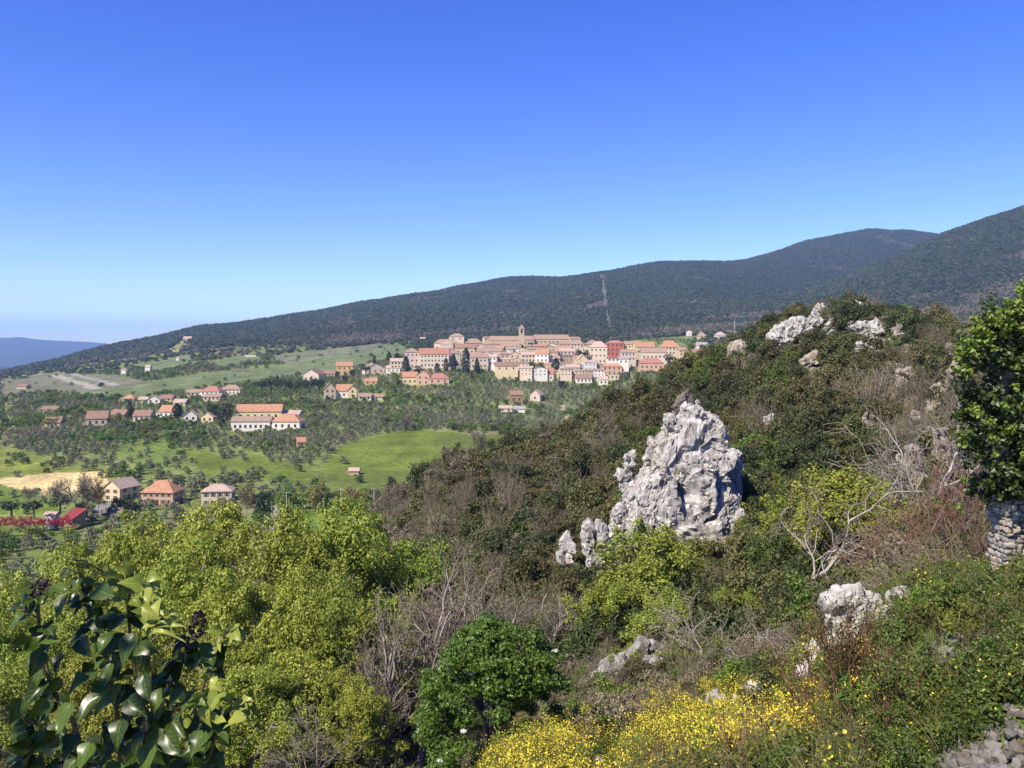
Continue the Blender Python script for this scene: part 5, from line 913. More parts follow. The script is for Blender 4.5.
# ------------------------------------------------------------------ scrub on the rocky hill
S_HOLM = leaf_mat('holm_oak_leaves', [(0.030, 0.042, 0.012), (0.052, 0.066, 0.018), (0.085, 0.092, 0.026)], trans=0.15, objvar=0.30, hue=0.03)
S_OAK = leaf_mat('olive_brown_leaves', [(0.070, 0.075, 0.020), (0.102, 0.102, 0.030), (0.135, 0.122, 0.044)], trans=0.2, objvar=0.28, hue=0.03)
S_GREEN = leaf_mat('fresh_scrub_leaves', [(0.085, 0.12, 0.018), (0.13, 0.165, 0.026), (0.19, 0.21, 0.04)], objvar=0.25)
S_GREY = leaf_mat('grey_brown_twigs', [(0.125, 0.105, 0.065), (0.185, 0.155, 0.10), (0.24, 0.205, 0.14)], trans=0.0, rough=0.9, spec=0.1, objvar=0.25, hue=0.015)
def scrub_mesh(seed, m, n=30, per=95, leaf=0.060, flat=0.8, fillr=0.17, twig=None, aspect=0.85):
    rg = np.random.default_rng(seed); C = dome(rg, n, 1.0, aspect, -0.35, 0.36, 0.45); P, Nn = cloud(rg, C, fillr * rg.uniform(0.6, 1.25, len(C)), per, flat, 0.8, 0.25); V, Fc = leaf_quads(P, Nn, leaf, rg, 0.6)
    return mesh('scrub', V, Fc, [m])
def twig_bush(seed, m, n=26, sub=7, r=0.010, spread=0.55):
    rg = np.random.default_rng(seed); polys = []
    for i in range(n):
        a = rg.uniform(0, 6.28); o = np.array([math.cos(a), math.sin(a), 0]) * spread * rg.uniform(0.15, 1); top = o * 0.85 + np.array([0, 0, rg.uniform(0.5, 1.0)]); P = np.array([o * 0.25, o * 0.55 + np.array([0, 0, top[2] * 0.45]) + rg.normal(size=3) * 0.02, top]); polys.append((P, np.array([r, r * 0.7, r * 0.3])))
        for k in range(sub):
            t = rg.uniform(0.25, 0.95); q = P[0] * (1 - t) + P[2] * t; d = rg.normal(size=3) * 0.16 + np.array([0, 0, 0.13]) + o * 0.12; polys.append((np.array([q, q + d * 0.6 + rg.normal(size=3) * 0.015, q + d * 1.1]), np.array([r * 0.55, r * 0.4, r * 0.2])))
    return poly_mesh('bare_scrub', polys, [m], 3, 3)
scrub_meshes = [scrub_mesh(500, S_HOLM), scrub_mesh(501, S_HOLM), scrub_mesh(502, S_HOLM, 22, 120), scrub_mesh(503, S_OAK), scrub_mesh(504, S_OAK), scrub_mesh(505, S_OAK, 22, 120), scrub_mesh(506, S_GREEN, 24, 80), twig_bush(507, S_GREY), twig_bush(508, S_GREY, 34, 6), scrub_mesh(509, S_GREY, 26, 50, 0.05)]
S_COLL = proto_collection('hill_scrub_kinds', scrub_meshes)
def scrub():
    n = 16000; u = rng.uniform(300, 1120, n); y = 26 * (262 / 26) ** rng.uniform(0, 1, n); x = (u - CU) * y / F
    # even spread over the ground: thin by distance, then keep a minimum spacing
    k = rng.uniform(size=n) < (y / 262) ** 0.7; x, y, u = x[k], y[k], u[k]; s = (2.0 + 5.2 * rng.uniform(size=len(x)) ** 2.2) * np.interp(y, [25, 60, 120, 220], [0.4, 0.62, 0.95, 1.15])
    order = np.argsort(-s); keep = []; gx = {}
    for i in order:
        c_ = (int(x[i] // 3), int(y[i] // 3)); ok = True
        for a in (-1, 0, 1):
            for b in (-1, 0, 1):
                for j in gx.get((c_[0] + a, c_[1] + b), ()):
                    if (x[i] - x[j]) ** 2 + (y[i] - y[j]) ** 2 < (0.205 * (s[i] + s[j])) ** 2: ok = False; break
                if not ok: break
            if not ok: break
        if ok: gx.setdefault(c_, []).append(i); keep.append(i)
    k = np.array(keep); x, y, u, s = x[k], y[k], u[k], s[k]; z = zat(x, y); py = pyof(x, y, z); vis = is_vis(x, y, 3.0)
    hillm = (z > np.interp(u, [300, 340, 400, 500, 600], [-50, -49, -42, -36, -30])) & vis & ~((u < 560) & (y < 62)) & ~((py > 640) & (y < 40))
    # leave the crags, ledges and cliff bare
    px_ = s * F / y
    for poly, mg in ([(612, 560), (640, 450), (660, 405), (700, 400), (735, 440), (748, 560)], 0.35), ([(590, 700), (602, 655), (640, 640), (700, 690), (690, 720)], 0.25):
        hillm &= ~(inpoly(u, py - px_ * mg, poly) & (y < 92))
    ROCKP = [(q[0], D) for q, D, lab in CRAGS]
    for q, D in ROCKP:
        q2 = [(a, b) for a, b in q]; hillm &= ~(inpoly(u, py - px_ * 0.4, q2) & (y < D)); hillm &= ~(inpoly(u + px_ * .25, py - px_ * 0.4, q2) & (y < D)); hillm &= ~(inpoly(u - px_ * .25, py - px_ * 0.4, q2) & (y < D))
    sparse = inpoly(u, py, [(880, 500), (885, 350), (960, 340), (990, 420), (980, 520)])
    hillm &= ~(sparse & (rng.uniform(size=len(u)) < 0.35)); x, y, u, s, z, py = [a[hillm] for a in (x, y, u, s, z, py)]; m = len(x)
    n1 = fbm(x / 16, y / 16, oct=3) + rng.normal(size=m) * 0.22; r = rng.uniform(size=m)
    pg = np.interp(u, [380, 470, 560, 640], [0.62, 0.42, 0.22, 0.06]) + np.where((u > 880) & (py > 340), 0.5, 0) + np.where((u > 820) & (py < 320), 0.15, 0)
    id_ = np.where(n1 > 0.02, rng.integers(0, 3, m), rng.integers(3, 6, m)); id_ = np.where(r < pg, rng.integers(7, 10, m), id_); id_ = np.where((rng.uniform(size=m) < np.interp(py, [330, 460, 540], [0.03, 0.07, 0.28])) & (u > 620), 6, id_)
    h = s * rng.uniform(0.8, 1.3, m); big = s * F / y * np.where((u > 380) & (u < 1020) & (py > 280) & (py < 770), 1, 0); top = np.argsort(-big)[:290]; mask = np.ones(m, bool); mask[top] = False; rz = rng.uniform(0, 6.28, m)
    NAME = ['holm_oak_bush'] * 3 + ['downy_oak_bush'] * 3 + ['green_bush'] + ['bare_bush'] * 3
    LAB = ['dark green evergreen bush', 'olive brown leafy bush', 'fresh green bush', 'bare grey brown bush']
    for i in top:
        k2 = 0 if id_[i] < 3 else (1 if id_[i] < 6 else (2 if id_[i] == 6 else 3)); where = ('on the slope left of the tall limestone crag' if u[i] < 640 else ('on the slope right of the tall limestone crag' if u[i] < 860 else 'on the stony slope near the ivy wall'))
        tag(link(NAME[id_[i]], scrub_meshes[id_[i]], None, (x[i], y[i], z[i] - 0.12 * h[i]), rz[i], (s[i], s[i], h[i])), LAB[k2] + ' ' + where, 'bush', LAB[k2].replace('bush', 'bushes') + ' ' + where)
    rot = np.zeros((m, 3)); rot[:, 2] = rz; rot[:, :2] = rng.normal(size=(m, 2)) * 0.08
    scatter('hillside_scrub', np.stack([x, y, z - 0.12 * h], 1)[mask], rot[mask], np.stack([s, s, h], 1)[mask], id_[mask], S_COLL, 'low scrub of evergreen and bare bushes covering the rocky hill')
    print('scrub', m)
scrub()
# ------------------------------------------------------------------ trees of the gorge: branching skeletons with leaf clumps at the twig tips
T_YEL = leaf_mat('young_oak_leaves', [(0.132, 0.170, 0.020), (0.225, 0.268, 0.032), (0.37, 0.385, 0.06)], trans=0.22, objvar=0.14, hue=0.018)
T_GRN = leaf_mat('green_oak_leaves', [(0.11, 0.155, 0.016), (0.19, 0.24, 0.028), (0.32, 0.34, 0.05)], trans=0.22, objvar=0.14, hue=0.018)
T_ELD = leaf_mat('elder_leaves', [(0.050, 0.105, 0.014), (0.080, 0.155, 0.020), (0.13, 0.21, 0.035)], trans=0.28, rough=0.4, objvar=0.05, hue=0.01)
T_HOLM = leaf_mat('evergreen_leaves', [(0.045, 0.070, 0.014), (0.075, 0.11, 0.020), (0.12, 0.155, 0.032)], trans=0.2, rough=0.4, objvar=0.15)
def leafy_tree(seed, spec, L0, r0, m, per, cr, leaf, bark=BARK, k=1.0, lean=0.1):
    rg = np.random.default_rng(seed); polys, tips = [], []
    grow(rg, (0, 0, -0.5), (rg.uniform(-lean, lean), rg.uniform(-lean, lean), 1), L0, r0, spec, polys, tips)
    C = np.array([p for p, d in tips]); C = C[rg.uniform(size=len(C)) < k]
    if len(spec) == 5:      # outer crown rounded by lobes of foliage between the twig tips
        mid, W, hh = C[:, :2].mean(0), np.ptp(np.percentile(C[:, :2], [8, 92], axis=0), axis=0).mean() * 1.12, np.percentile(C[:, 2], 95); lo = hh * 0.42
        L_ = dome(rg, 13, W * 0.84, (hh - lo) * 0.95, -0.25, 0.4, 0.75); E_ = np.concatenate([q + dome(rg, 11, W * rg.uniform(0.22, 0.36), W * 0.26, -0.3, 0.3, 0.8) for q in L_]); C = np.concatenate([C[::2][C[::2][:, 2] < hh * 0.96], E_ + np.array([mid[0], mid[1], lo - W * 0.06])])
    P, Nn = cloud(rg, C, cr * rg.uniform(0.55, 1.3, len(C)), per, 0.75, 0.5, 0.5); V, Fc = leaf_quads(P, Nn + np.array([0, 0, 0.3]), leaf, rg, 0.62, 0.4)
    top_ = np.percentile(V[:, 2], 96)
    polys = [p for p in polys if p[0][:, 2].max() < top_] if len(spec) == 5 else polys
    return poly_mesh('trunk', polys, [bark], 6, 3, 0.012), mesh('crown', V, Fc, [m]), (V[:, :2].mean(0), np.ptp(V[:, 0]), np.ptp(V[:, 1]), np.percentile(V[:, 2], 98.5))
OAKSPEC = [(6, 48, 0.80, 0.08, 0.03), (5, 46, 0.72, 0.13, 0.03), (4, 46, 0.68, 0.16, 0.02), (4, 48, 0.62, 0.2, 0.02), (0, 0, 0, 0.2, 0.03)]
PT = {'yellow': [leafy_tree(700 + i, OAKSPEC, 5.0, 0.32, T_YEL, 105, 0.72, 0.19, BARK, 0.42) for i in range(3)], 'green': [leafy_tree(710 + i, OAKSPEC, 5.0, 0.30, T_GRN, 105, 0.72, 0.19, BARK, 0.42) for i in range(2)]}
SMSPEC = [(5, 38, 0.7, 0.12, 0.04), (5, 45, 0.68, 0.16, 0.05), (4, 46, 0.64, 0.2, 0.05), (0, 0, 0, 0.2, 0.05)]
PT['young'] = [leafy_tree(720 + i, SMSPEC, 2.6, 0.11, T_GRN, 60, 0.42, 0.13, BARK) for i in range(2)]
PT['lime'] = [leafy_tree(724 + i, SMSPEC, 2.6, 0.11, T_YEL, 60, 0.42, 0.13, BARK) for i in range(2)]
PT['holm'] = [leafy_tree(728 + i, SMSPEC, 2.2, 0.12, T_HOLM, 110, 0.45, 0.13, BARKD) for i in range(2)]
def bare_near(seed, spec, L0, r0, bark, tw, rmin=0.012, lean=0.15):
    rg = np.random.default_rng(seed); polys, tips = [], []
    grow(rg, (0, 0, -0.5), (rg.uniform(-lean, lean), rg.uniform(-lean, lean), 1), L0, r0, spec, polys, tips)
    thick = [p for p in polys if p[1][0] > r0 * 0.16]; thin = [p for p in polys if p[1][0] <= r0 * 0.16]; A = np.concatenate([p[0] for p in polys])
    return poly_mesh('trunk', thick, [bark], 7, 5, rmin, 0.05), poly_mesh('crown', thin, [tw], 3, 3, rmin), (A[:, :2].mean(0), np.ptp(A[:, 0]), np.ptp(A[:, 1]), A[:, 2].max())
BSPEC = [(5, 30, 0.78, 0.10, 0.03), (5, 36, 0.74, 0.13, 0.06), (4, 38, 0.70, 0.17, 0.06), (4, 40, 0.66, 0.2, 0.06), (2, 40, 0.6, 0.22, 0.04), (0, 0, 0, 0.25, 0.03)]
TWSPEC = [(6, 55, 0.75, 0.25, 0.0), (5, 50, 0.74, 0.28, 0.03), (4, 50, 0.70, 0.3, 0.03), (4, 50, 0.66, 0.3, 0.03), (0, 0, 0, 0.3, 0)]
PT['bare'] = [bare_near(740 + i, BSPEC, 4.2, 0.36, BARKP, TWIG, 0.02) for i in range(3)]
PT['twist'] = [bare_near(745 + i, TWSPEC, 2.0, 0.13, BARKD, TWIGR, 0.010) for i in range(2)]
PT['pale'] = [bare_near(748 + i, TWSPEC, 1.9, 0.08, BARKP, TWIG, 0.010) for i in range(2)]
FT = [ # kind, column, crown top row, crown width in columns, distance, name, label
 ('yellow', 128, 528, 150, 64, 'oak_tree', 'tall yellow green spring oak below the orange roofed farmhouse'), ('yellow', 218, 511, 150, 66, 'oak_tree', 'tall yellow green spring oak below the cream two storey farmhouse'), ('yellow', 290, 519, 120, 58, 'oak_tree', 'yellow green spring oak right of the tallest pair in the gorge'), ('green', 345, 511, 130, 62, 'oak_tree', 'greener spring oak at the right end of the oak row below the road field'),
 ('yellow', 78, 550, 110, 70, 'oak_tree', 'yellow green spring oak at the left end of the row behind the ivy'), ('green', 398, 539, 80, 66, 'oak_tree', 'small green oak beside the pale bare trees'), ('yellow', 255, 584, 150, 47, 'oak_tree', 'nearer yellow green oak in the middle of the gorge right of the ivy'), ('green', 330, 596, 130, 46, 'oak_tree', 'nearer green oak left of the pale bare trunks'), ('yellow', 170, 594, 160, 50, 'oak_tree', 'nearer yellow green oak behind the upright ivy shoots'), ('yellow', 60, 634, 150, 46, 'oak_tree', 'yellow green oak low behind the dark ivy leaves at the left'), ('yellow', 250, 674, 150, 36, 'oak_tree', 'lowest yellow green oak at the bottom right of the ivy'), ('green', 350, 684, 110, 38, 'oak_tree', 'low green oak at the bottom left of the elder bush'), ('yellow', -30, 604, 120, 52, 'oak_tree', 'yellow green oak cut by the left edge of the view'),
 ('yellow', 120, 539, 120, 92, 'oak_tree', 'yellow green oak farther back in the gorge at the left'), ('yellow', 180, 534, 110, 98, 'oak_tree', 'yellow green oak farther back behind the tall pair'), ('green', 240, 532, 110, 95, 'oak_tree', 'green oak farther back between the tall oaks'), ('yellow', 300, 532, 110, 98, 'oak_tree', 'yellow green oak farther back at the end of the row'), ('green', 375, 554, 90, 88, 'oak_tree', 'green oak at the foot of the scrubby slope'), ('yellow', 40, 579, 110, 84, 'oak_tree', 'yellow green oak in front of the small olive plot'), ('yellow', 120, 634, 140, 40, 'oak_tree', 'yellow green oak hidden in the middle of the ivy shoots'), ('yellow', 190, 549, 140, 56, 'oak_tree', 'yellow green oak filling the gap under the tall pair'), ('yellow', 310, 564, 130, 54, 'oak_tree', 'yellow green oak in the centre of the gorge trees'), ('green', 400, 604, 90, 56, 'oak_tree', 'green oak behind the leaning pale trunk'), ('yellow', 230, 634, 150, 42, 'oak_tree', 'yellow green oak right beside the ivy shoots'), ('green', 300, 644, 120, 42, 'oak_tree', 'green oak below the centre of the gorge trees'),
 ('bare', 436, 526, 140, 50, 'bare_tree', 'pale bare tree with forked grey limbs left of the elder bush'), ('bare', 486, 544, 120, 52, 'bare_tree', 'bare grey tree leaning right above the elder bush'), ('bare', 398, 576, 120, 44, 'bare_tree', 'pale bare trunk rising beside the green oaks'), ('bare', 520, 575, 100, 66, 'bare_tree', 'fine twigged bare tree at the top right of the elder bush'), ('bare', 365, 630, 100, 42, 'bare_tree', 'leaning pale bare trunk low in the gorge'), ('bare', 560, 590, 80, 60, 'bare_tree', 'brown twigged bare tree between elder bush and twin rock fingers'), ('bare', 430, 640, 90, 44, 'bare_tree', 'low bare tree just left of the elder bush'), ('bare', 300, 690, 90, 34, 'bare_tree', 'low bare sapling in front of the green oaks at the bottom'), ('bare', 25, 600, 80, 80, 'bare_tree', 'bare grey tree at the far left behind the ivy'),
 ('lime', 648, 526, 105, 62, 'young_tree', 'bright yellow green young tree against the foot of the crag'), ('young', 610, 585, 75, 52, 'young_tree', 'young green tree left below the crag foot'), ('lime', 660, 600, 85, 46, 'young_tree', 'yellow green young tree over the grey rocks in the middle'), ('young', 690, 640, 70, 40, 'young_tree', 'slim young green tree over the low grey rock'), ('young', 640, 650, 70, 40, 'young_tree', 'thin young green tree left of the slim one over the grey rocks'), ('lime', 745, 548, 40, 66, 'young_tree', 'small yellow green sapling at the right foot of the crag'),
 ('young', 800, 500, 80, 66, 'young_tree', 'fresh green tree right of the crag'), ('young', 846, 478, 130, 50, 'evergreen_tree', 'dense green tree among pale branches left of the twisted bare tree'), ('holm', 775, 535, 60, 58, 'evergreen_tree', 'dark green evergreen between the crag and the glossy evergreen'), ('young', 740, 590, 60, 50, 'young_tree', 'green young tree above the fallen dark branch'),
 ('pale', 835, 455, 150, 49, 'bare_tree', 'pale bare branches spraying up through the glossy evergreen'), ('pale', 700, 592, 130, 38, 'bare_tree', 'bare tree with crooked reddish trunk in the middle below the crag'), ('pale', 760, 600, 110, 36, 'bare_tree', 'pale bare thicket tree left of the white boulders'), ('twist', 940, 440, 150, 34, 'bare_tree', 'dark twisted bare tree left of the ivy wall'), ('twist', 890, 480, 110, 38, 'bare_tree', 'dark bare branches between the glossy evergreen and the twisted tree'), ('pale', 940, 372, 90, 62, 'bare_tree', 'pale grey bare thicket on the stony slope beside the ivy'), ('pale', 905, 410, 80, 66, 'bare_tree', 'pale bare thicket below the tan cliff face'), ('pale', 600, 640, 80, 48, 'bare_tree', 'bare twigs over the grey rock face behind the elder bush'), ('twist', 975, 500, 80, 24, 'bare_tree', 'dark bare branches touching the foot of the stone wall'),
]
for i, (kd, u, top, wp, D, nm, lab) in enumerate(FT):
    tm, cm, (c0, wx, wy, hz) = PT[kd][i % len(PT[kd])]; x, y = (u - CU) * D / F, float(D); zg = z1(x, y); H = (CV - top) * D / F - zg; W = wp * D / F
    if H < 2: zg += H - 2; H = 2
    sw = W / ((wx + wy) / 2); sh = H / hz
    if kd in ('yellow', 'green') and False: pass
    if kd in ('yellow', 'green'): sw *= 1.25
    sw = min(max(sw, sh * 0.75), sh * 1.8); rz = i * 2.4
    t = empty(nm, (x - sw * (c0[0] * math.cos(rz) - c0[1] * math.sin(rz)), y, zg), lab, 'tree', None, rz, (sw, sw, sh)); link('trunk', tm, t); link('crown', cm, t)
# elder: a dense bright bush with white flower heads
def elder():
    D = 27; rg = np.random.default_rng(77); x = (492 - CU) * D / F; zg = z1(x, D); W = 165 * D / F; H = (CV - 606) * D / F - zg
    t = empty('elder_bush', (x, D, zg), 'dense bright green elder bush with a few white flower heads', 'bush')
    C = np.concatenate([dome(rg, 120, W * 0.92, H * 0.92, -0.5, 0.45, 0.72), dome(rg, 50, W * 0.62, H * 0.75, -0.5, 0.6, 0.6) + np.array([W * 0.08, 0, H * 0.2])])
    P, Nn = cloud(rg, C, 0.42 * rg.uniform(0.6, 1.3, len(C)), 230, 0.7, 0.7, 0.3); V, Fc = leaf_quads(P, Nn, 0.125, rg, 0.5, 0.35); link('foliage', mesh('foliage', V, Fc, [T_ELD]), t)
    polys = [(np.array([[0, 0, -0.3], [rg.uniform(-.3, .3), rg.uniform(-.3, .3), H * 0.35], [rg.uniform(-1, 1) * W * 0.3, rg.uniform(-1, 1) * W * 0.3, H * 0.75]]), np.array([0.07, 0.05, 0.02])) for k in range(9)]; link('stem', poly_mesh('stem', polys, [BARK]), t)
    mfl = leaf_mat('white_umbel', [(0.6, 0.6, 0.5), (0.75, 0.74, 0.64)], trans=0.1, objvar=0.0)
    for k in range(8):
        c_ = C[rg.integers(len(C))]; 
        if c_[1] > 0: c_ = c_ * np.array([1, -1, 1])
        d = c_ / np.linalg.norm(c_); q = c_ + np.array([d[0] * 0.45, d[1] * 0.45, 0.25]); n = 70; a = rg.uniform(0, 6.28, n); r = 0.10 * np.sqrt(rg.uniform(size=n)); P = np.stack([r * np.cos(a), r * np.sin(a), 0.02 * rg.normal(size=n)], 1)
        V, Fc = leaf_quads(P, rg.normal(size=(n, 3)) * 0.5 + np.array([0, -0.4, 1]), 0.03, rg, 0.9); link('flower_head', mesh('flower_head', V, Fc, [mfl]), t, tuple(q))
elder()

# ------------------------------------------------------------------ the flowering bank: yellow flowers, grass tufts, weeds
G_BLADE = leaf_mat('grass_blades', [(0.10, 0.14, 0.02), (0.16, 0.19, 0.03), (0.24, 0.22, 0.07)], objvar=0.2)
G_WEED = leaf_mat('weed_leaves', [(0.055, 0.095, 0.014), (0.09, 0.135, 0.020), (0.15, 0.18, 0.03)], objvar=0.3, hue=0.03)
G_DRY = leaf_mat('dry_stalks', [(0.22, 0.17, 0.09), (0.32, 0.25, 0.14), (0.16, 0.11, 0.06)], objvar=0.2, trans=0.1)
G_YEL = leaf_mat('yellow_petals', [(0.55, 0.46, 0.03), (0.70, 0.55, 0.025), (0.74, 0.61, 0.06), (0.46, 0.36, 0.03)], trans=0.2, objvar=0.1, hue=0.008)
G_STEM = leaf_mat('herb_stems', [(0.10, 0.11, 0.03), (0.15, 0.13, 0.05)], trans=0.0, objvar=0.15)
def blades(rg, n, h, spread, wd=0.012):
    a = rg.uniform(0, 6.28, n); r = spread * np.sqrt(rg.uniform(size=n)); b = np.stack([r * np.cos(a), r * np.sin(a), np.zeros(n)], 1); d = rg.normal(size=(n, 3)) * 0.35 + np.stack([np.cos(a) * 0.4, np.sin(a) * 0.4, np.ones(n)], 1)
    d /= np.linalg.norm(d, axis=1, keepdims=True); L = (h * rg.uniform(0.5, 1.1, n))[:, None]; s = np.cross(d, rg.normal(size=(n, 3))); s /= np.linalg.norm(s, axis=1, keepdims=True); mid = b + d * L * 0.55; tip = b + d * L - np.array([0, 0, 1]) * L * 0.12
    V = np.stack([b, mid + s * wd, tip, mid - s * wd], 1).reshape(-1, 3); return V, np.arange(4 * n).reshape(n, 4)
def multi(name, sets):
    V, Fc, mi, ms, b = [], [], [], [], 0
    for k, (v, f, m) in enumerate(sets): V.append(v); Fc.append(f + b); mi += [k] * len(f); ms.append(m); b += len(v)
    return mesh(name, np.concatenate(V), np.concatenate(Fc), ms, midx=mi)
def flower_tuft(seed, nf, h=0.8, sp=0.38):
    rg = np.random.default_rng(seed); n = 16; a = rg.uniform(0, 6.28, n); r = sp * np.sqrt(rg.uniform(size=n)); top = np.stack([r * np.cos(a), r * np.sin(a), h * rg.uniform(0.6, 1.05, n)], 1)
    C = top; P = np.repeat(C, nf, 0) + rg.normal(size=(n * nf, 3)) * np.array([0.06, 0.06, 0.055]); v1, f1 = leaf_quads(P, rg.normal(size=P.shape) * 0.6 + np.array([0, -0.2, 1]), 0.031, rg, 0.85)
    sv, sf, b = [], [], 0
    for p in top: vv, ff = tube_geo([[p[0] * 0.2, p[1] * 0.2, -0.05], [p[0] * 0.6, p[1] * 0.6, p[2] * 0.55], p], [0.009, 0.007, 0.004], 3); sv.append(vv); sf.append(np.array(ff) + b); b += len(vv)
    Q = np.repeat(top, 16, 0) * np.concatenate([rg.uniform(0.3, 0.9, (n * 16, 1))] * 3, 1) + rg.normal(size=(n * 16, 3)) * 0.06; v3, f3 = leaf_quads(Q, rg.normal(size=Q.shape) + np.array([0, 0, 0.5]), 0.075, rg, 0.35)
    return multi('flower_tuft', [(v1, f1, G_YEL), (np.concatenate(sv), np.concatenate(sf), G_STEM), (v3, f3, G_WEED)])
def weed(seed, m, n=26, per=26, leaf=0.07, h=0.6, asp=0.4, fl=0):
    rg = np.random.default_rng(seed); C = dome(rg, n, 0.8, h, -0.2, 0.35, 0.4); P, Nn = cloud(rg, C, 0.13, per, 1.0, 0.9, 0.1); v, f = leaf_quads(P, Nn, leaf, rg, asp); v2, f2 = blades(rg, 26, h * 1.1, 0.3, 0.006); S = [(v, f, m), (v2, f2, G_STEM)]
    if fl: Q = C[rg.integers(0, len(C), fl)] * 1.12 + rg.normal(size=(fl, 3)) * 0.07; v3, f3 = leaf_quads(Q, rg.normal(size=Q.shape) * 0.5 + np.array([0, 0, 1]), 0.034, rg, 0.9); S.append((v3, f3, G_YEL))
    return multi('weed', S)
def grass_tuft(seed, m=None, h=0.42): rg = np.random.default_rng(seed); v, f = blades(rg, 90, h, 0.22, 0.008); return multi('grass_tuft', [(v, f, m or G_BLADE)])
FL_COLL = proto_collection('flower_tuft_kinds', [flower_tuft(800 + i, 9) for i in range(3)] + [flower_tuft(804, 5, 1.0)])
WD_COLL = proto_collection('weed_kinds', [weed(810, G_WEED), weed(811, G_WEED, 22, 30, 0.05), weed(812, T_HOLM, 30, 24, 0.06, 0.7), weed(813, G_WEED, 20, 20, 0.06, 0.6, 0.4, 40), grass_tuft(814), grass_tuft(815, None, 0.6), grass_tuft(816, G_DRY, 0.5), weed(817, S_OAK, 26, 26, 0.05, 0.8), twig_bush(818, TWIGR, 14, 5, 0.007, 0.4)])
def bank():
    def plant(name, n, reg, coll, kinds, s0, s1, lab, dens=None, up=1.0):
        P = []
        while len(P) < n:
            u = rng.uniform(reg[0], reg[1]); y = reg[2] * (reg[3] / reg[2]) ** rng.uniform(); x = (u - CU) * y / F
            if rng.uniform() > (y / reg[3]) ** 1.2: continue
            z = z1(x, y); py = pyof(x, y, z)
            if any(y < BD + 0.3 and abs(u - bu) < bw * 0.55 + 0.3 * F / y and py - 0.9 * F / y < bp and py > bp - bh - 4 for bu, bp, bw, bh, BD in BOULD) and rng.uniform() < 0.85: continue
            if dens is not None and rng.uniform() > dens(u, py, y, x): continue
            P.append((x, y, z))
        P = np.array(P); m = len(P); s = rng.uniform(s0, s1, m); rot = np.stack([rng.normal(size=m) * 0.1, rng.normal(size=m) * 0.1, rng.uniform(0, 6.28, m)], 1)
        scatter(name, P, rot, np.stack([s, s, s * up * rng.uniform(0.8, 1.2, m)], 1), rng.choice(kinds, m), coll, lab)
    def fd(u, py, y, x):
        e = np.interp(u, [470, 500, 560, 600, 660, 700, 760, 840, 900], [775, 758, 742, 730, 715, 708, 705, 690, 700]); q = fbm(x / 2.2, y / 2.2, oct=3)
        return float(np.clip((py - e + 8) / 14, 0, 1) * np.clip(0.72 + 2.0 * q, 0.03, 1) * np.interp(py, [700, 740, 800], [1, 0.75, 0.4]) * np.interp(u, [780, 850, 910], [1, 0.45, 0.05]))
    plant('yellow_flowers', 1500, (480, 900, 11, 40), FL_COLL, [0, 1, 2, 3], 0.7, 1.25, 'bright yellow wild flowers covering the bank below the crag', fd)
    plant('bank_weeds', 2600, (440, 960, 9, 44), WD_COLL, [0, 0, 1, 2, 3, 4, 4, 5, 6, 7, 7, 8], 0.55, 1.2, 'grass and green weeds growing between the yellow flowers', lambda u, py, y, x: float(np.interp(py, [600, 680, 720], [0.35, 0.7, 1])) * (0.05 if u > 850 and y < 12 else 1))
    def rd(u, py, y, x):
        st = inpoly(np.array([u]), np.array([py]), [(866, 800), (880, 715), (912, 680), (965, 684), (1008, 730), (1030, 800)])[0]
        if u > 850 and y < 9.5: return 0.0
        return (0.62 if st and u > 955 else 0.30 if st else 1.0) * (0.5 + 0.5 * (fbm(x / 0.9, y / 0.9, oct=2) > -0.2))
    plant('overgrown_weeds', 2300, (820, 1110, 6.5, 22), WD_COLL, [0, 0, 1, 2, 2, 2, 2, 3, 3, 7, 7, 4], 0.35, 1.0, 'leafy green weeds overgrowing the rubble at the bottom right', rd)
    def ud(u, py, y, x): return float((y > 40) or (u < 560)) * 1.0
    plant('gorge_undergrowth', 5200, (-120, 1000, 26, 130), S_COLL, [0, 3, 6, 6, 7, 8, 9, 9], 0.7, 1.9, 'bare and green undergrowth on the floor of the gorge between the trees', lambda u, py, y, x: float(u < 420 or y < 75) * (1.0 if y > 30 else 0.3))
# white boulders along the bank
BOULD = []
def boulder(seed, u, py, wp, hp, D, lab, m=ROCKW, dp=0.9):
    rg = np.random.default_rng(seed); base = at(u, py + hp * 0.1, D); s = D / F; bm = bmesh.new()
    for k in range(5):
        ox, oz = rg.uniform(-.28, .28) * wp * s, rg.uniform(0.1, 0.5) * hp * s; pts = []
        for j in range(16):
            d = rg.normal(size=3); d /= np.linalg.norm(d); pts.append((ox + d[0] * wp * s * 0.30, d[1] * wp * s * 0.30 * dp, oz + d[2] * hp * s * 0.42))
        hull(bm, pts)
    BOULD.append((u, py, wp, hp, D)); me = weather(bm, 0.0045 * D, 0.0035 * D, 0.02 * D, 0.004 * D, seed, 35); me.materials.append(m); tag(link('boulder', me, None, base), lab, 'rock')
boulder(61, 866, 630, 88, 62, 15.5, 'big white sunlit boulder left of a smaller one on the bank'); boulder(62, 912, 618, 62, 46, 14, 'smaller white boulder touching the right side of the big sunlit one'); boulder(63, 888, 630, 36, 24, 14.2, 'low white boulder in front of the big sunlit one'); boulder(64, 936, 604, 22, 20, 20, 'small white stone on the bank below the ivy wall')
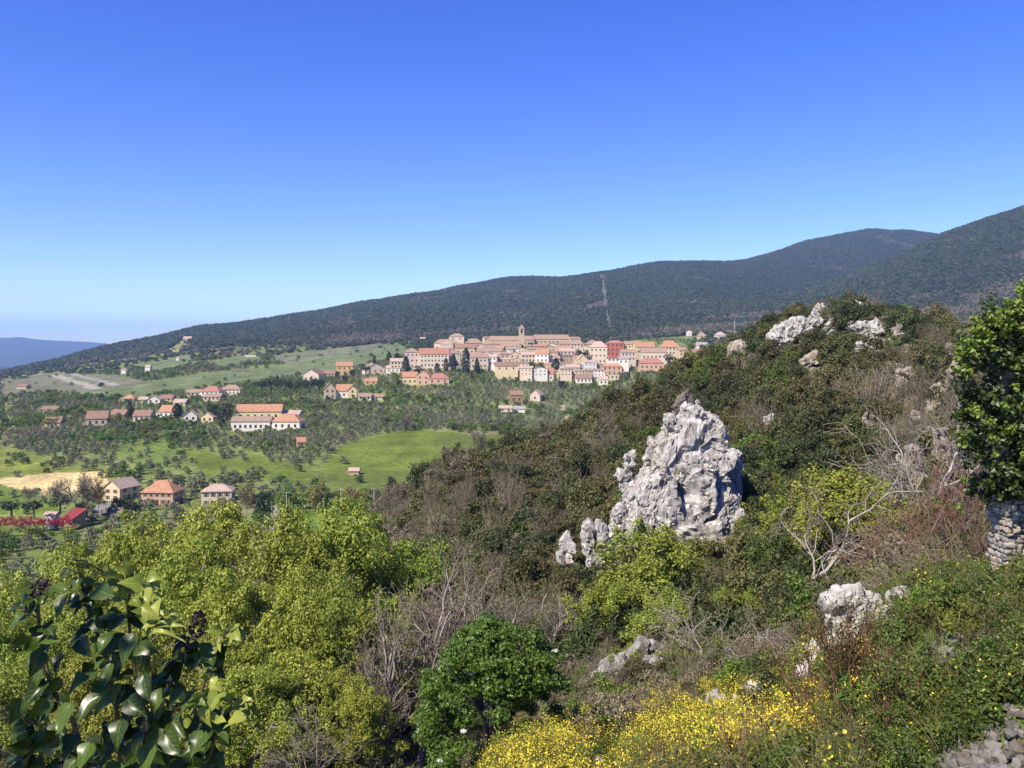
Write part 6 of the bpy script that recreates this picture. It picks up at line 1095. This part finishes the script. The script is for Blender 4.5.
boulder(65, 832, 694, 60, 92, 20, 'upright white rock behind the red stemmed saplings'); boulder(66, 862, 694, 54, 78, 20.5, 'pinkish white rock right of the upright white rock', ROCKT); boulder(67, 752, 700, 50, 24, 26, 'flat pale stone at the top edge of the yellow flowers'); boulder(68, 718, 704, 26, 16, 27, 'small pale stone left of the flat one in the yellow flowers'); boulder(69, 990, 604, 24, 18, 17, 'white stone at the foot of the stone wall'); boulder(70, 795, 690, 26, 20, 24, 'grey stone between the flat pale stone and the saplings', ROCK); boulder(71, 600, 765, 24, 10, 24, 'little white stone low in the yellow flowers')
bank()
# red stemmed saplings rising in front
def sapling(seed, u, top, D, lab, leafm):
    rg = np.random.default_rng(seed); x = (u - CU) * D / F; zg = z1(x, D); H = (CV - top) * D / F - zg; t = empty('sapling', (x, D, zg), lab, 'sapling', None, seed)
    polys, tips = [], []
    for k in range(5): grow(rg, (rg.uniform(-.12, .12), rg.uniform(-.12, .12), -0.1), (rg.uniform(-.22, .22), rg.uniform(-.22, .22), 1), H * 0.62, 0.014, [(6, 24, 0.55, 0.07, 0.06), (4, 30, 0.55, 0.1, 0.06), (0, 0, 0, 0.15, 0.05)], polys, tips)
    link('stem', poly_mesh('stem', polys, [noise_mat('red_brown_stem', (0.10, 0.045, 0.03), (0.20, 0.10, 0.065), scale=6)], 5, 3, 0.0045, 0.01), t)
    if leafm is None: return
    C = np.array([p for p, d in tips]); P, Nn = cloud(rg, C, 0.10, 5, 1, 1, 0.0); V, Fc = leaf_quads(P, Nn, 0.05, rg, 0.5); link('foliage', mesh('foliage', V, Fc, [leafm]), t)
sapling(81, 842, 600, 12.5, 'red stemmed sapling with small green leaves in front of the white rocks', S_OAK); sapling(82, 868, 628, 12, 'red stemmed sapling right of the taller one in front of the white rocks', None); sapling(83, 805, 640, 13.5, 'thin red stemmed sapling rising from the yellow flowers', None); sapling(84, 776, 690, 13, 'short red stemmed sapling at the bottom of the yellow flowers', None); sapling(85, 900, 650, 10.5, 'green leaved sapling over the rubble at the bottom right', S_GREEN)
def near_bush(seed, u, top, wp, D, m, leaf, lab):
    rg = np.random.default_rng(seed); x = (u - CU) * D / F; zg = z1(x, D); W = wp * D / F; H = max(0.5, (CV - top) * D / F - zg); t = empty('leafy_bush', (x, D, zg), lab, 'bush', None, seed)
    C = dome(rg, 46, W, H, -0.3, 0.4, 0.55); P, Nn = cloud(rg, C, 0.17 * W * rg.uniform(0.5, 1.2, len(C)), 90, 0.85, 0.7, 0.35); V, Fc = leaf_quads(P, Nn, leaf, rg, 0.55); link('foliage', mesh('foliage', V, Fc, [m]), t)
    polys = [(np.array([[0, 0, -0.1], [rg.uniform(-.1, .1) * W, rg.uniform(-.1, .1) * W, H * 0.4], [rg.uniform(-.4, .4) * W, rg.uniform(-.4, .4) * W, H * rg.uniform(0.8, 1.08)]]), np.array([0.016, 0.011, 0.004])) for k in range(14)]; link('stem', poly_mesh('stem', polys, [BARKD], 5, 3), t)
near_bush(401, 1010, 600, 70, 11.5, T_HOLM, 0.075, 'dark green leafy bush under the stone wall at the right edge'); near_bush(402, 958, 628, 62, 12.0, G_WEED, 0.06, 'mid green leafy bush above the grey rubble'); near_bush(403, 905, 652, 50, 12.4, T_HOLM, 0.05, 'dark green bush between the white boulders and the rubble'); near_bush(404, 862, 700, 46, 12.2, G_WEED, 0.05, 'green bush at the left end of the grey rubble'); near_bush(405, 812, 612, 70, 17.5, S_GREEN, 0.07, 'olive green bush left of the big white boulder'); near_bush(406, 772, 650, 60, 22, S_HOLM, 0.08, 'dark bush above the top edge of the yellow flowers'); near_bush(407, 1012, 690, 50, 9.6, T_HOLM, 0.05, 'dark green bush at the right end of the grey rubble'); near_bush(408, 940, 590, 40, 16.5, S_GREEN, 0.06, 'small fresh green bush left of the stone wall foot')
# rubble of the old wall
def rubble():
    rg = np.random.default_rng(90); V, Fs, b = [], [], 0; bm = bmesh.new(); bmesh.ops.create_icosphere(bm, subdivisions=1, radius=1); base = np.array([v.co[:] for v in bm.verts]); tri = np.array([[v.index for v in f.verts] for f in bm.faces]); bm.free(); n = 0
    while n < 2600:
        u = rg.uniform(845, 1060); y = rg.uniform(8.0, 13); x = (u - CU) * y / F; z = z1(x, y); py = pyof(x, y, z); core = inpoly(np.array([u]), np.array([py]), [(872, 770), (895, 705), (930, 685), (985, 715), (1015, 800), (860, 820)])[0]
        if not core and rg.uniform() > 0.18: continue
        s = rg.uniform(0.025, 0.075) * np.array([rg.uniform(.8, 1.3), rg.uniform(.8, 1.3), rg.uniform(.6, 1)]); w_ = base + 0.35 * fbm(base[:, 0] * 1.3 + n * 3.1, base[:, 1] * 1.3, base[:, 2] * 1.3 + n, oct=3)[:, None] * base
        w_ = np.sign(w_) * np.abs(w_) ** 0.8 * s; a = rg.uniform(0, 6.28); t2 = rg.normal() * 0.8; Rz = np.array([[math.cos(a), -math.sin(a), 0], [math.sin(a), math.cos(a), 0], [0, 0, 1]]); Rx = np.array([[1, 0, 0], [0, math.cos(t2), -math.sin(t2)], [0, math.sin(t2), math.cos(t2)]])
        V.append(w_ @ (Rz @ Rx).T + np.array([x, y, z + rg.uniform(0, 0.10)])); Fs.append(tri + b); b += len(base); n += 1
    m = leaf_mat('rubble_limestone', [(0.08, 0.073, 0.063), (0.135, 0.125, 0.11), (0.20, 0.185, 0.165), (0.11, 0.088, 0.066)], trans=0, rough=0.95, spec=0.1, objvar=0, hue=0.0)
    tag(link('rubble', mesh('rubble', np.concatenate(V), np.concatenate(Fs), [m])), 'heap of small grey wall stones spilling down the bank at the bottom right', None, None, 'stuff')
rubble()
# ------------------------------------------------------------------ ruined wall with ivy at the right edge
def ivy_wall():
    rg = np.random.default_rng(95); D = 15.0; x0 = (992 - CU) * (D + 0.5) / F; x1 = x0 + 3.4; zt = (CV - 318) * D / F; zb = z1(x0, D) - 0.4
    t = empty('stone_wall', (x0, D, zb), 'ruined rough stone wall draped with ivy at the right edge', 'wall'); H = zt - zb; m = leaf_mat('wall_stone', [(0.17, 0.155, 0.135), (0.25, 0.23, 0.20), (0.34, 0.315, 0.275), (0.30, 0.235, 0.16)], trans=0, rough=0.95, spec=0.1, objvar=0, hue=0)
    b = MB(); b.box(0.06, x1 - x0, 0.06, 0.5, 0, H - 0.12); link('core', b.build('core', [noise_mat('lime_mortar', (0.16, 0.14, 0.115), (0.26, 0.23, 0.19), scale=9, bump=0.5)]), t)
    bm = bmesh.new(); bmesh.ops.create_cube(bm, size=1); bmesh.ops.subdivide_edges(bm, edges=bm.edges, cuts=3, use_grid_fill=True); bs = np.array([v.co[:] for v in bm.verts]); q4 = np.array([[v.index for v in f.verts] for f in bm.faces]); bm.free(); r = np.linalg.norm(bs, axis=1, keepdims=True); bs = bs * (0.62 + 0.38 * (0.55 / r))
    V, Fs, k = [], [], 0; z = 0.0
    while z < H + 0.05:
        h = rg.uniform(0.06, 0.13)
        for face in (0, 1):
            L = (x1 - x0) if face == 0 else 0.5; s = -0.05 if face == 0 else 0.0
            while s < L:
                w_ = rg.uniform(0.07, 0.21); 
                if z > H - 0.5 and rg.uniform() < 0.4 * (z - H + 0.5) / 0.5: s += w_; continue
                d = 0.16; p = bs * np.array([w_ * 0.92, d, h * rg.uniform(0.75, 1.08)]); p = p + 0.026 * np.stack([fbm(bs[:, 0] * 2 + k, bs[:, 1] * 2 + a, bs[:, 2] * 2, oct=2) for a in (0, 7, 13)], 1)
                if face == 1: p = p[:, [1, 0, 2]]; c_ = np.array([0.03 + rg.normal() * 0.015, s + w_ / 2, z + h / 2])
                else: c_ = np.array([s + w_ / 2, 0.03 + rg.normal() * 0.03, z + h / 2 + rg.normal() * 0.012])
                V.append(p + c_); Fs.append(q4 + len(bs) * k); k += 1; s += w_
        z += h
    link('stonework', mesh('stonework', np.concatenate(V), np.concatenate(Fs), [m], smooth=True), t)
    cap = rg
    # ivy
    ti = empty('ivy', (x0, D, zb), 'dark glossy ivy hanging thickly over the ruined stone wall', 'ivy'); C = []
    pu = [(960, 350), (975, 318), (1000, 300), (1040, 292), (1100, 300), (1100, 470), (1040, 490), (1000, 505), (975, 500), (966, 450), (962, 400)]
    while len(C) < 300:
        u, py = rg.uniform(955, 1105), rg.uniform(288, 498)
        if not inpoly(np.array([u + rg.normal() * 5]), np.array([py + rg.normal() * 6]), pu)[0]: continue
        dd = D + (rg.uniform(-0.45, 0.5) if u < 1000 else rg.uniform(-0.5, -0.05)); v = at(u, py, dd); C.append((v.x - x0, v.y - D, v.z - zb))
    C = np.array(C); r = 0.17 * rg.uniform(0.5, 1.5, len(C)); P, Nn = cloud(rg, C, r, 62, 0.9, 0.75, 0.4); V, Fc = leaf_quads(P, Nn + np.array([0, -0.3, 0.3]), 0.085, rg, 0.8, 0.3)
    link('foliage', mesh('foliage', V, Fc, [leaf_mat('ivy_leaves', [(0.018, 0.034, 0.008), (0.032, 0.056, 0.011), (0.065, 0.095, 0.018)], trans=0.12, rough=0.45, spec=0.35, objvar=0)]), ti)
    top = []
    for k in range(64):
        u, py = rg.uniform(956, 1030), None; py = np.interp(u, [958, 975, 1000, 1024], [348, 320, 306, 300]) + rg.uniform(-10, 30) + (rg.uniform(20, 150) if k % 3 == 0 else 0); v = at(u, py, D - 0.55 - 0.2 * rg.uniform()); top.append((v.x - x0, v.y - D, v.z - zb))
    v = [at(1020 + rg.uniform(-5, 8), py, D - 0.3) for py in np.linspace(284, 305, 8)]; top += [(q.x - x0, q.y - D, q.z - zb) for q in v]
    P, Nn = cloud(rg, np.array(top), 0.11 * rg.uniform(0.5, 1.4, len(top)), 22, 0.9, 0.7, 0.3); V, Fc = leaf_quads(P, Nn + np.array([0, 0, 0.5]), 0.075, rg, 0.7, 0.3); link('young_foliage', mesh('young_foliage', V, Fc, [leaf_mat('young_ivy_leaves', [(0.12, 0.17, 0.02), (0.20, 0.24, 0.035), (0.28, 0.28, 0.06)], rough=0.4, spec=0.4, objvar=0)]), ti)['label'] = 'bright yellow green young ivy shoots along the top'
    polys = [(np.array([[rg.uniform(-.1, 2), -0.05, 0], [rg.uniform(-.2, 2), -0.12, H * 0.5], [rg.uniform(-.3, 2.2), -0.2, H * 0.98]]), np.array([0.035, 0.025, 0.012])) for k in range(12)]; link('stem', poly_mesh('stem', polys, [BARKD]), ti)
ivy_wall()
# ------------------------------------------------------------------ the ivy close to the camera
def ivy_leaf_mat(name, ca, cb, vein, rough=0.3, trans=0.15):
    m, t, out = mat(name); L = t.links.new; uv = N(t, 'ShaderNodeUVMap'); uv.uv_map = 'UVMap'; sp = N(t, 'ShaderNodeSeparateXYZ'); L(uv.outputs[0], sp.inputs[0])
    def M(op, a, b=None):
        n = N(t, 'ShaderNodeMath', operation=op)
        for i, v in enumerate((a, b)):
            if v is None: continue
            if isinstance(v, (int, float)): n.inputs[i].default_value = v
            else: L(v, n.inputs[i])
        return n.outputs[0]
    ax = M('ABSOLUTE', M('SUBTRACT', sp.outputs[0], 0.5)); mid = M('LESS_THAN', ax, 0.012); q = M('FRACT', M('MULTIPLY', M('SUBTRACT', sp.outputs[1], M('MULTIPLY', ax, 1.1)), 5.0)); side = M('LESS_THAN', M('ABSOLUTE', M('SUBTRACT', q, 0.5)), 0.045); v = M('MAXIMUM', mid, M('MULTIPLY', side, 0.6))
    g = N(t, 'ShaderNodeNewGeometry'); r = ramp(t, [(0, ca), (1, cb)]); L(g.outputs['Random Per Island'], r.inputs[0]); no = N(t, 'ShaderNodeTexNoise'); no.inputs['Scale'].default_value = 60; h = N(t, 'ShaderNodeHueSaturation'); mr = N(t, 'ShaderNodeMapRange'); mr.inputs['To Min'].default_value = 0.75; mr.inputs['To Max'].default_value = 1.25; L(no.outputs[0], mr.inputs[0]); L(mr.outputs[0], h.inputs['Value']); L(r.outputs[0], h.inputs['Color'])
    mx = N(t, 'ShaderNodeMix', data_type='RGBA'); L(M('MULTIPLY', v, 0.75), mx.inputs[0]); L(h.outputs[0], mx.inputs[6]); mx.inputs[7].default_value = c4(vein)
    p = N(t, 'ShaderNodeBsdfPrincipled'); p.inputs['Roughness'].default_value = rough; p.inputs['Specular IOR Level'].default_value = 0.25; L(mx.outputs[2], p.inputs['Base Color']); bp = N(t, 'ShaderNodeBump'); bp.inputs['Strength'].default_value = 0.25; bp.inputs['Distance'].default_value = 0.002; L(v, bp.inputs['Height']); L(bp.outputs[0], p.inputs['Normal'])
    tr = N(t, 'ShaderNodeBsdfTranslucent'); L(mx.outputs[2], tr.inputs['Color']); ms = N(t, 'ShaderNodeMixShader'); ms.inputs[0].default_value = trans; L(p.outputs[0], ms.inputs[1]); L(tr.outputs[0], ms.inputs[2]); L(ms.outputs[0], out.inputs[0]); return m
IV_D = ivy_leaf_mat('mature_ivy_leaf', (0.012, 0.026, 0.003), (0.060, 0.098, 0.009), (0.11, 0.15, 0.04), 0.30, 0.14); IV_Y = ivy_leaf_mat('young_ivy_leaf', (0.14, 0.19, 0.02), (0.28, 0.30, 0.05), (0.35, 0.38, 0.12), 0.35, 0.25)
OUTL = [np.array([(0.0, 0.02), (0.10, 0.27), (0.25, 0.37), (0.45, 0.35), (0.65, 0.25), (0.82, 0.13), (1.0, 0.0)]), np.array([(0.0, 0.10), (0.06, 0.30), (0.20, 0.47), (0.32, 0.40), (0.45, 0.28), (0.62, 0.24), (0.80, 0.13), (1.0, 0.0)]), np.array([(0.0, 0.04), (0.15, 0.24), (0.38, 0.29), (0.62, 0.22), (0.82, 0.11), (1.0, 0.0)]), np.array([(0.0, 0.02), (0.3, 0.07), (0.6, 0.06), (1.0, 0.0)])]
def leaf_geo(kind, rg):
    o = OUTL[kind]; nr, ncol = 13, 7; V, UV = [], []; fold, curl, wav = rg.uniform(0.15, 0.45), rg.uniform(0.1, 0.45), rg.uniform(0, 6.28)
    for i in range(nr):
        t = i / (nr - 1); hw = np.interp(t, o[:, 0], o[:, 1])
        for j in range(ncol):
            a = (j / (ncol - 1) - 0.5) * 2; x = a * hw; V.append((x, t - 0.10 * abs(a) * (1 - t) * (1 if kind != 2 else 0.3), fold * abs(x) - curl * (t - 0.25) ** 2 + 0.035 * math.sin(7 * t + wav) * a)); UV.append((0.5 + x, t))
    Fs = [(i * ncol + j, i * ncol + j + 1, (i + 1) * ncol + j + 1, (i + 1) * ncol + j) for i in range(nr - 1) for j in range(ncol - 1)]
    return np.array(V), np.array(UV), np.array(Fs)
def build_leaves(name, items, m, rg, parent):
    """items: (base point, tip direction, facing, length, kind)"""
    V, UV, Fs, b = [], [], [], 0
    for p, d, n, L, kd in items:
        d = np.array(d, float); d /= np.linalg.norm(d); n = np.array(n, float); n -= d * n.dot(d); n /= np.linalg.norm(n) + 1e-9; s = np.cross(d, n); g, uv, f = leaf_geo(kd, rg)
        V.append(np.array(p) + L * (g[:, :1] * s + g[:, 1:2] * d + g[:, 2:3] * n)); UV.append(uv); Fs.append(f + b); b += len(g)
    V, UV, Fs = np.concatenate(V), np.concatenate(UV), np.concatenate(Fs); me = mesh(name, V, Fs, [m], smooth=True); ul = me.uv_layers.new(name='UVMap'); li = np.empty(len(me.loops), np.int32); me.loops.foreach_get('vertex_index', li); ul.data.foreach_set('uv', UV[li].astype(np.float32).ravel()); return link(name, me, parent)
def near_ivy():
    rg = np.random.default_rng(99); D0 = 1.35; t = empty('ivy', (0, 0, 0), 'glossy ivy shoots with large leaves close by at the bottom left', 'ivy')
    A = lambda u, py, y=D0: np.array(at(u, py, y)[:]); polys = []
    SH = [([(98, 900), (92, 790), (75, 725), (52, 690), (40, 645), (38, 605), (44, 590)], 1.33, 0), ([(120, 900), (122, 790), (116, 705), (104, 650), (88, 612), (80, 574)], 1.36, 0), ([(150, 900), (150, 790), (142, 715), (131, 650), (128, 605), (133, 574)], 1.34, 1), ([(165, 900), (160, 770), (160, 710), (178, 668), (196, 640)], 1.42, 0),
          ([(190, 900), (188, 780), (192, 728), (206, 676), (214, 645), (228, 632)], 1.32, 1), ([(60, 900), (50, 800), (40, 750), (28, 715)], 1.30, 0), ([(215, 900), (205, 790), (212, 745), (225, 715), (238, 700)], 1.30, 1)]
    mature, young = [], []
    for pts, y, yg in SH:
        P = np.array([A(u, py, y + 0.02 * math.sin(k * 2.1)) for k, (u, py) in enumerate(pts)]); n = 24; tt = np.linspace(0, len(P) - 1, n); Q = np.stack([np.interp(tt, range(len(P)), P[:, k]) for k in range(3)], 1); polys.append((Q, np.linspace(0.0042, 0.0020, n)))
        for i in range(5, n):
            for r in range(2 if i < 17 else 3):
                if rg.uniform() < 0.34: continue
                side = rg.uniform(-1, 1); d = np.array([side * 0.9, -0.55 * rg.uniform(0, 1), -rg.uniform(0.0, 1.0)]); 
                nn = np.array([rg.uniform(-.7, .3), -rg.uniform(0.3, 1.0), rg.uniform(0.2, 1.1)]); late = i > 18; L = (rg.uniform(0.022, 0.046) if not late else rg.uniform(0.016, 0.030)); pt = 0.018 * rg.uniform(0.5, 1.6); b0 = Q[i]; b1 = b0 + np.array([d[0] * pt, d[1] * pt, pt * 0.3]); polys.append((np.array([b0, (b0 + b1) / 2 + np.array([0, 0, 0.002]), b1]), np.array([0.0012, 0.001, 0.0009])))
                if late and yg: young.append((b1, d + np.array([0, 0, 0.5]), nn, L, 2 if rg.uniform() < 0.5 else 1))
                else: mature.append((b1, d, nn, L * 0.95, [0, 1, 1][rg.integers(0, 3)]))
    K = [((98, 697), (66, 732), 1.22, 0), ((121, 722), (110, 764), 1.20, 1), ((133, 636), (114, 680), 1.26, 0), ((143, 676), (149, 711), 1.25, 0), ((112, 634), (88, 660), 1.28, 0), ((25, 636), (4, 652), 1.28, 0), ((40, 652), (27, 688), 1.25, 0), ((203, 733), (182, 770), 1.2, 1), ((180, 690), (162, 716), 1.26, 1), ((80, 640), (92, 662), 1.3, 0), ((62, 655), (50, 680), 1.3, 0), ((96, 590), (120, 598), 1.3, 0), ((66, 595), (50, 625), 1.3, 0), ((45, 700), (22, 730), 1.24, 0), ((70, 705), (50, 748), 1.22, 0), ((55, 735), (20, 762), 1.2, 1), ((30, 745), (-6, 752), 1.2, 0), ((90, 745), (70, 785), 1.2, 1), ((150, 745), (140, 790), 1.22, 0), ((165, 735), (185, 765), 1.24, 0), ((128, 700), (150, 722), 1.28, 0), ((85, 675), (60, 700), 1.28, 1), ((110, 665), (100, 695), 1.3, 0), ((160, 690), (150, 725), 1.3, 0), ((172, 720), (190, 745), 1.3, 0), ((40, 770), (10, 800), 1.2, 0), ((120, 765), (100, 800), 1.22, 0), ((75, 760), (60, 800), 1.25, 0), ((20, 700), (8, 735), 1.28, 0), ((60, 680), (35, 702), 1.3, 0)]
    for (u0, p0), (u1, p1), y, kd in K:
        a, b = A(u0, p0, y), A(u1, p1, y - 0.03); L = np.linalg.norm(b - a) * 0.68; lit = u0 > 60; mature.append((a, b - a, np.array([-0.35 if lit else 0.7, -0.8, 0.75 if lit else -0.15]), L * 1.06, kd))
    for k in range(34):     # the dense shaded heart of the plant
        u, py = rg.uniform(15, 205), rg.uniform(680, 800); 
        if py < 690 + abs(u - 110) * 0.35: continue
        mature.append((A(u, py, rg.uniform(1.38, 1.5)), np.array([rg.uniform(-1, 1), -0.4, -rg.uniform(0.1, 1)]), np.array([rg.uniform(-.8, .8), -0.8, rg.uniform(-0.3, 0.7)]), rg.uniform(0.030, 0.05), rg.integers(0, 2)))
    for k in range(66):
        c0 = [(150, 598), (145, 615), (170, 618), (140, 585), (215, 690), (203, 712), (240, 705), (195, 700)][k % 8]; u, py = c0[0] + rg.normal() * 7, c0[1] + rg.normal() * 7; young.append((A(u, py, 1.27 + rg.uniform(0, 0.1)), np.array([rg.uniform(-.6, 1), -0.3, rg.uniform(-0.9, 0.5)]), np.array([rg.uniform(-.6, .2), -0.6, rg.uniform(0.3, 1)]), rg.uniform(0.016, 0.034), [1, 2, 0][k % 3]))
    for k in range(7): a = A(158 + rg.uniform(-6, 6), 618 + k * 3, 1.27); young.append((a, np.array([1, rg.uniform(-.3, .3), rg.uniform(-0.5, 0.5)]), np.array([0, -0.6, 1]), rg.uniform(0.03, 0.055), 3))
    build_leaves('foliage', mature, IV_D, rg, t); build_leaves('young_foliage', young, IV_Y, rg, t)['label'] = 'small pale yellow green young ivy leaves'
    link('stem', poly_mesh('stem', polys, [noise_mat('ivy_stem', (0.07, 0.055, 0.03), (0.15, 0.12, 0.06), scale=40)], 6, 4, 0.0, 0.003), t)
    mb = noise_mat('ivy_fruit', (0.025, 0.018, 0.016), (0.065, 0.048, 0.038), scale=80, rough=0.5)
    def berries(name, c0, n, r, rad):
        bm = bmesh.new()
        for k in range(n):
            d = rg.normal(size=3); d /= np.linalg.norm(d); d[2] = abs(d[2]) if name == 'flower_umbel' else d[2]; q = np.array(c0) + d * r * rg.uniform(0.6, 1); bmesh.ops.create_icosphere(bm, subdivisions=1, radius=rad * rg.uniform(.7, 1.15), matrix=Matrix.Translation(q))
        me = bpy.data.meshes.new(name); bm.to_mesh(me); bm.free(); me.materials.append(mb); link(name, me, t)
    berries('flower_umbel', A(40, 592, 1.33), 40, 0.020, 0.0042); berries('flower_umbel', A(30, 612, 1.34), 22, 0.012, 0.004); berries('fruit_cluster', A(200, 618, 1.40), 20, 0.012, 0.0038); berries('fruit_cluster', A(197, 630, 1.40), 24, 0.013, 0.0038); berries('fruit_cluster', A(189, 642, 1.41), 24, 0.014, 0.0038); berries('fruit_cluster', A(172, 668, 1.42), 16, 0.012, 0.0036)
    # dark leaf tip, top left; unseen ivy trunk added to shade the left shoots
    t2 = empty('ivy', (0, 0, 0), 'dark leaf tip in the top left corner, on an added unseen ivy trunk that shades the left shoots', 'ivy'); it = []
    a, b = A(-34, -20, 0.95), A(7, 6, 0.95); it.append((a, b - a, np.array([0.5, 0.8, -0.6]), np.linalg.norm(b - a), 0))
    top = np.array([-1.40, 0.46, 0.98]); foot = np.array([-1.62, 0.42, -2.3]); pol = [(np.array([foot, foot * 0.55 + top * 0.45 + np.array([0.05, 0, 0]), foot * 0.2 + top * 0.8, top]), np.array([0.075, 0.06, 0.045, 0.015])), (np.array([top - np.array([0, 0, 0.1]), (top + a) / 2 + np.array([0, 0, 0.12]), a]), np.array([0.006, 0.003, 0.002]))]
    for k in range(210):      # leaf mass on the added trunk outside the view, there for its shade
        f = rg.uniform(0.12, 1.0) ** 0.6; c0 = foot * (1 - f) + top * f; r = 0.10 + 0.17 * max(0, f - 0.5) * 2; an = rg.uniform(0, 6.28); o_ = np.array([math.cos(an), math.sin(an), rg.uniform(-.2, .3)]); q = c0 + o_ * r * rg.uniform(0.6, 1.15)
        it.append((q, np.array([o_[0] * 0.5, o_[1] * 0.5, -0.8]) + rg.normal(size=3) * 0.3, o_ + rg.normal(size=3) * 0.3, rg.uniform(0.05, 0.085), rg.integers(0, 2)))
    build_leaves('foliage', it, IV_D, rg, t2); link('stem', poly_mesh('stem', pol, [BARKD], 6, 4), t2)
near_ivy()
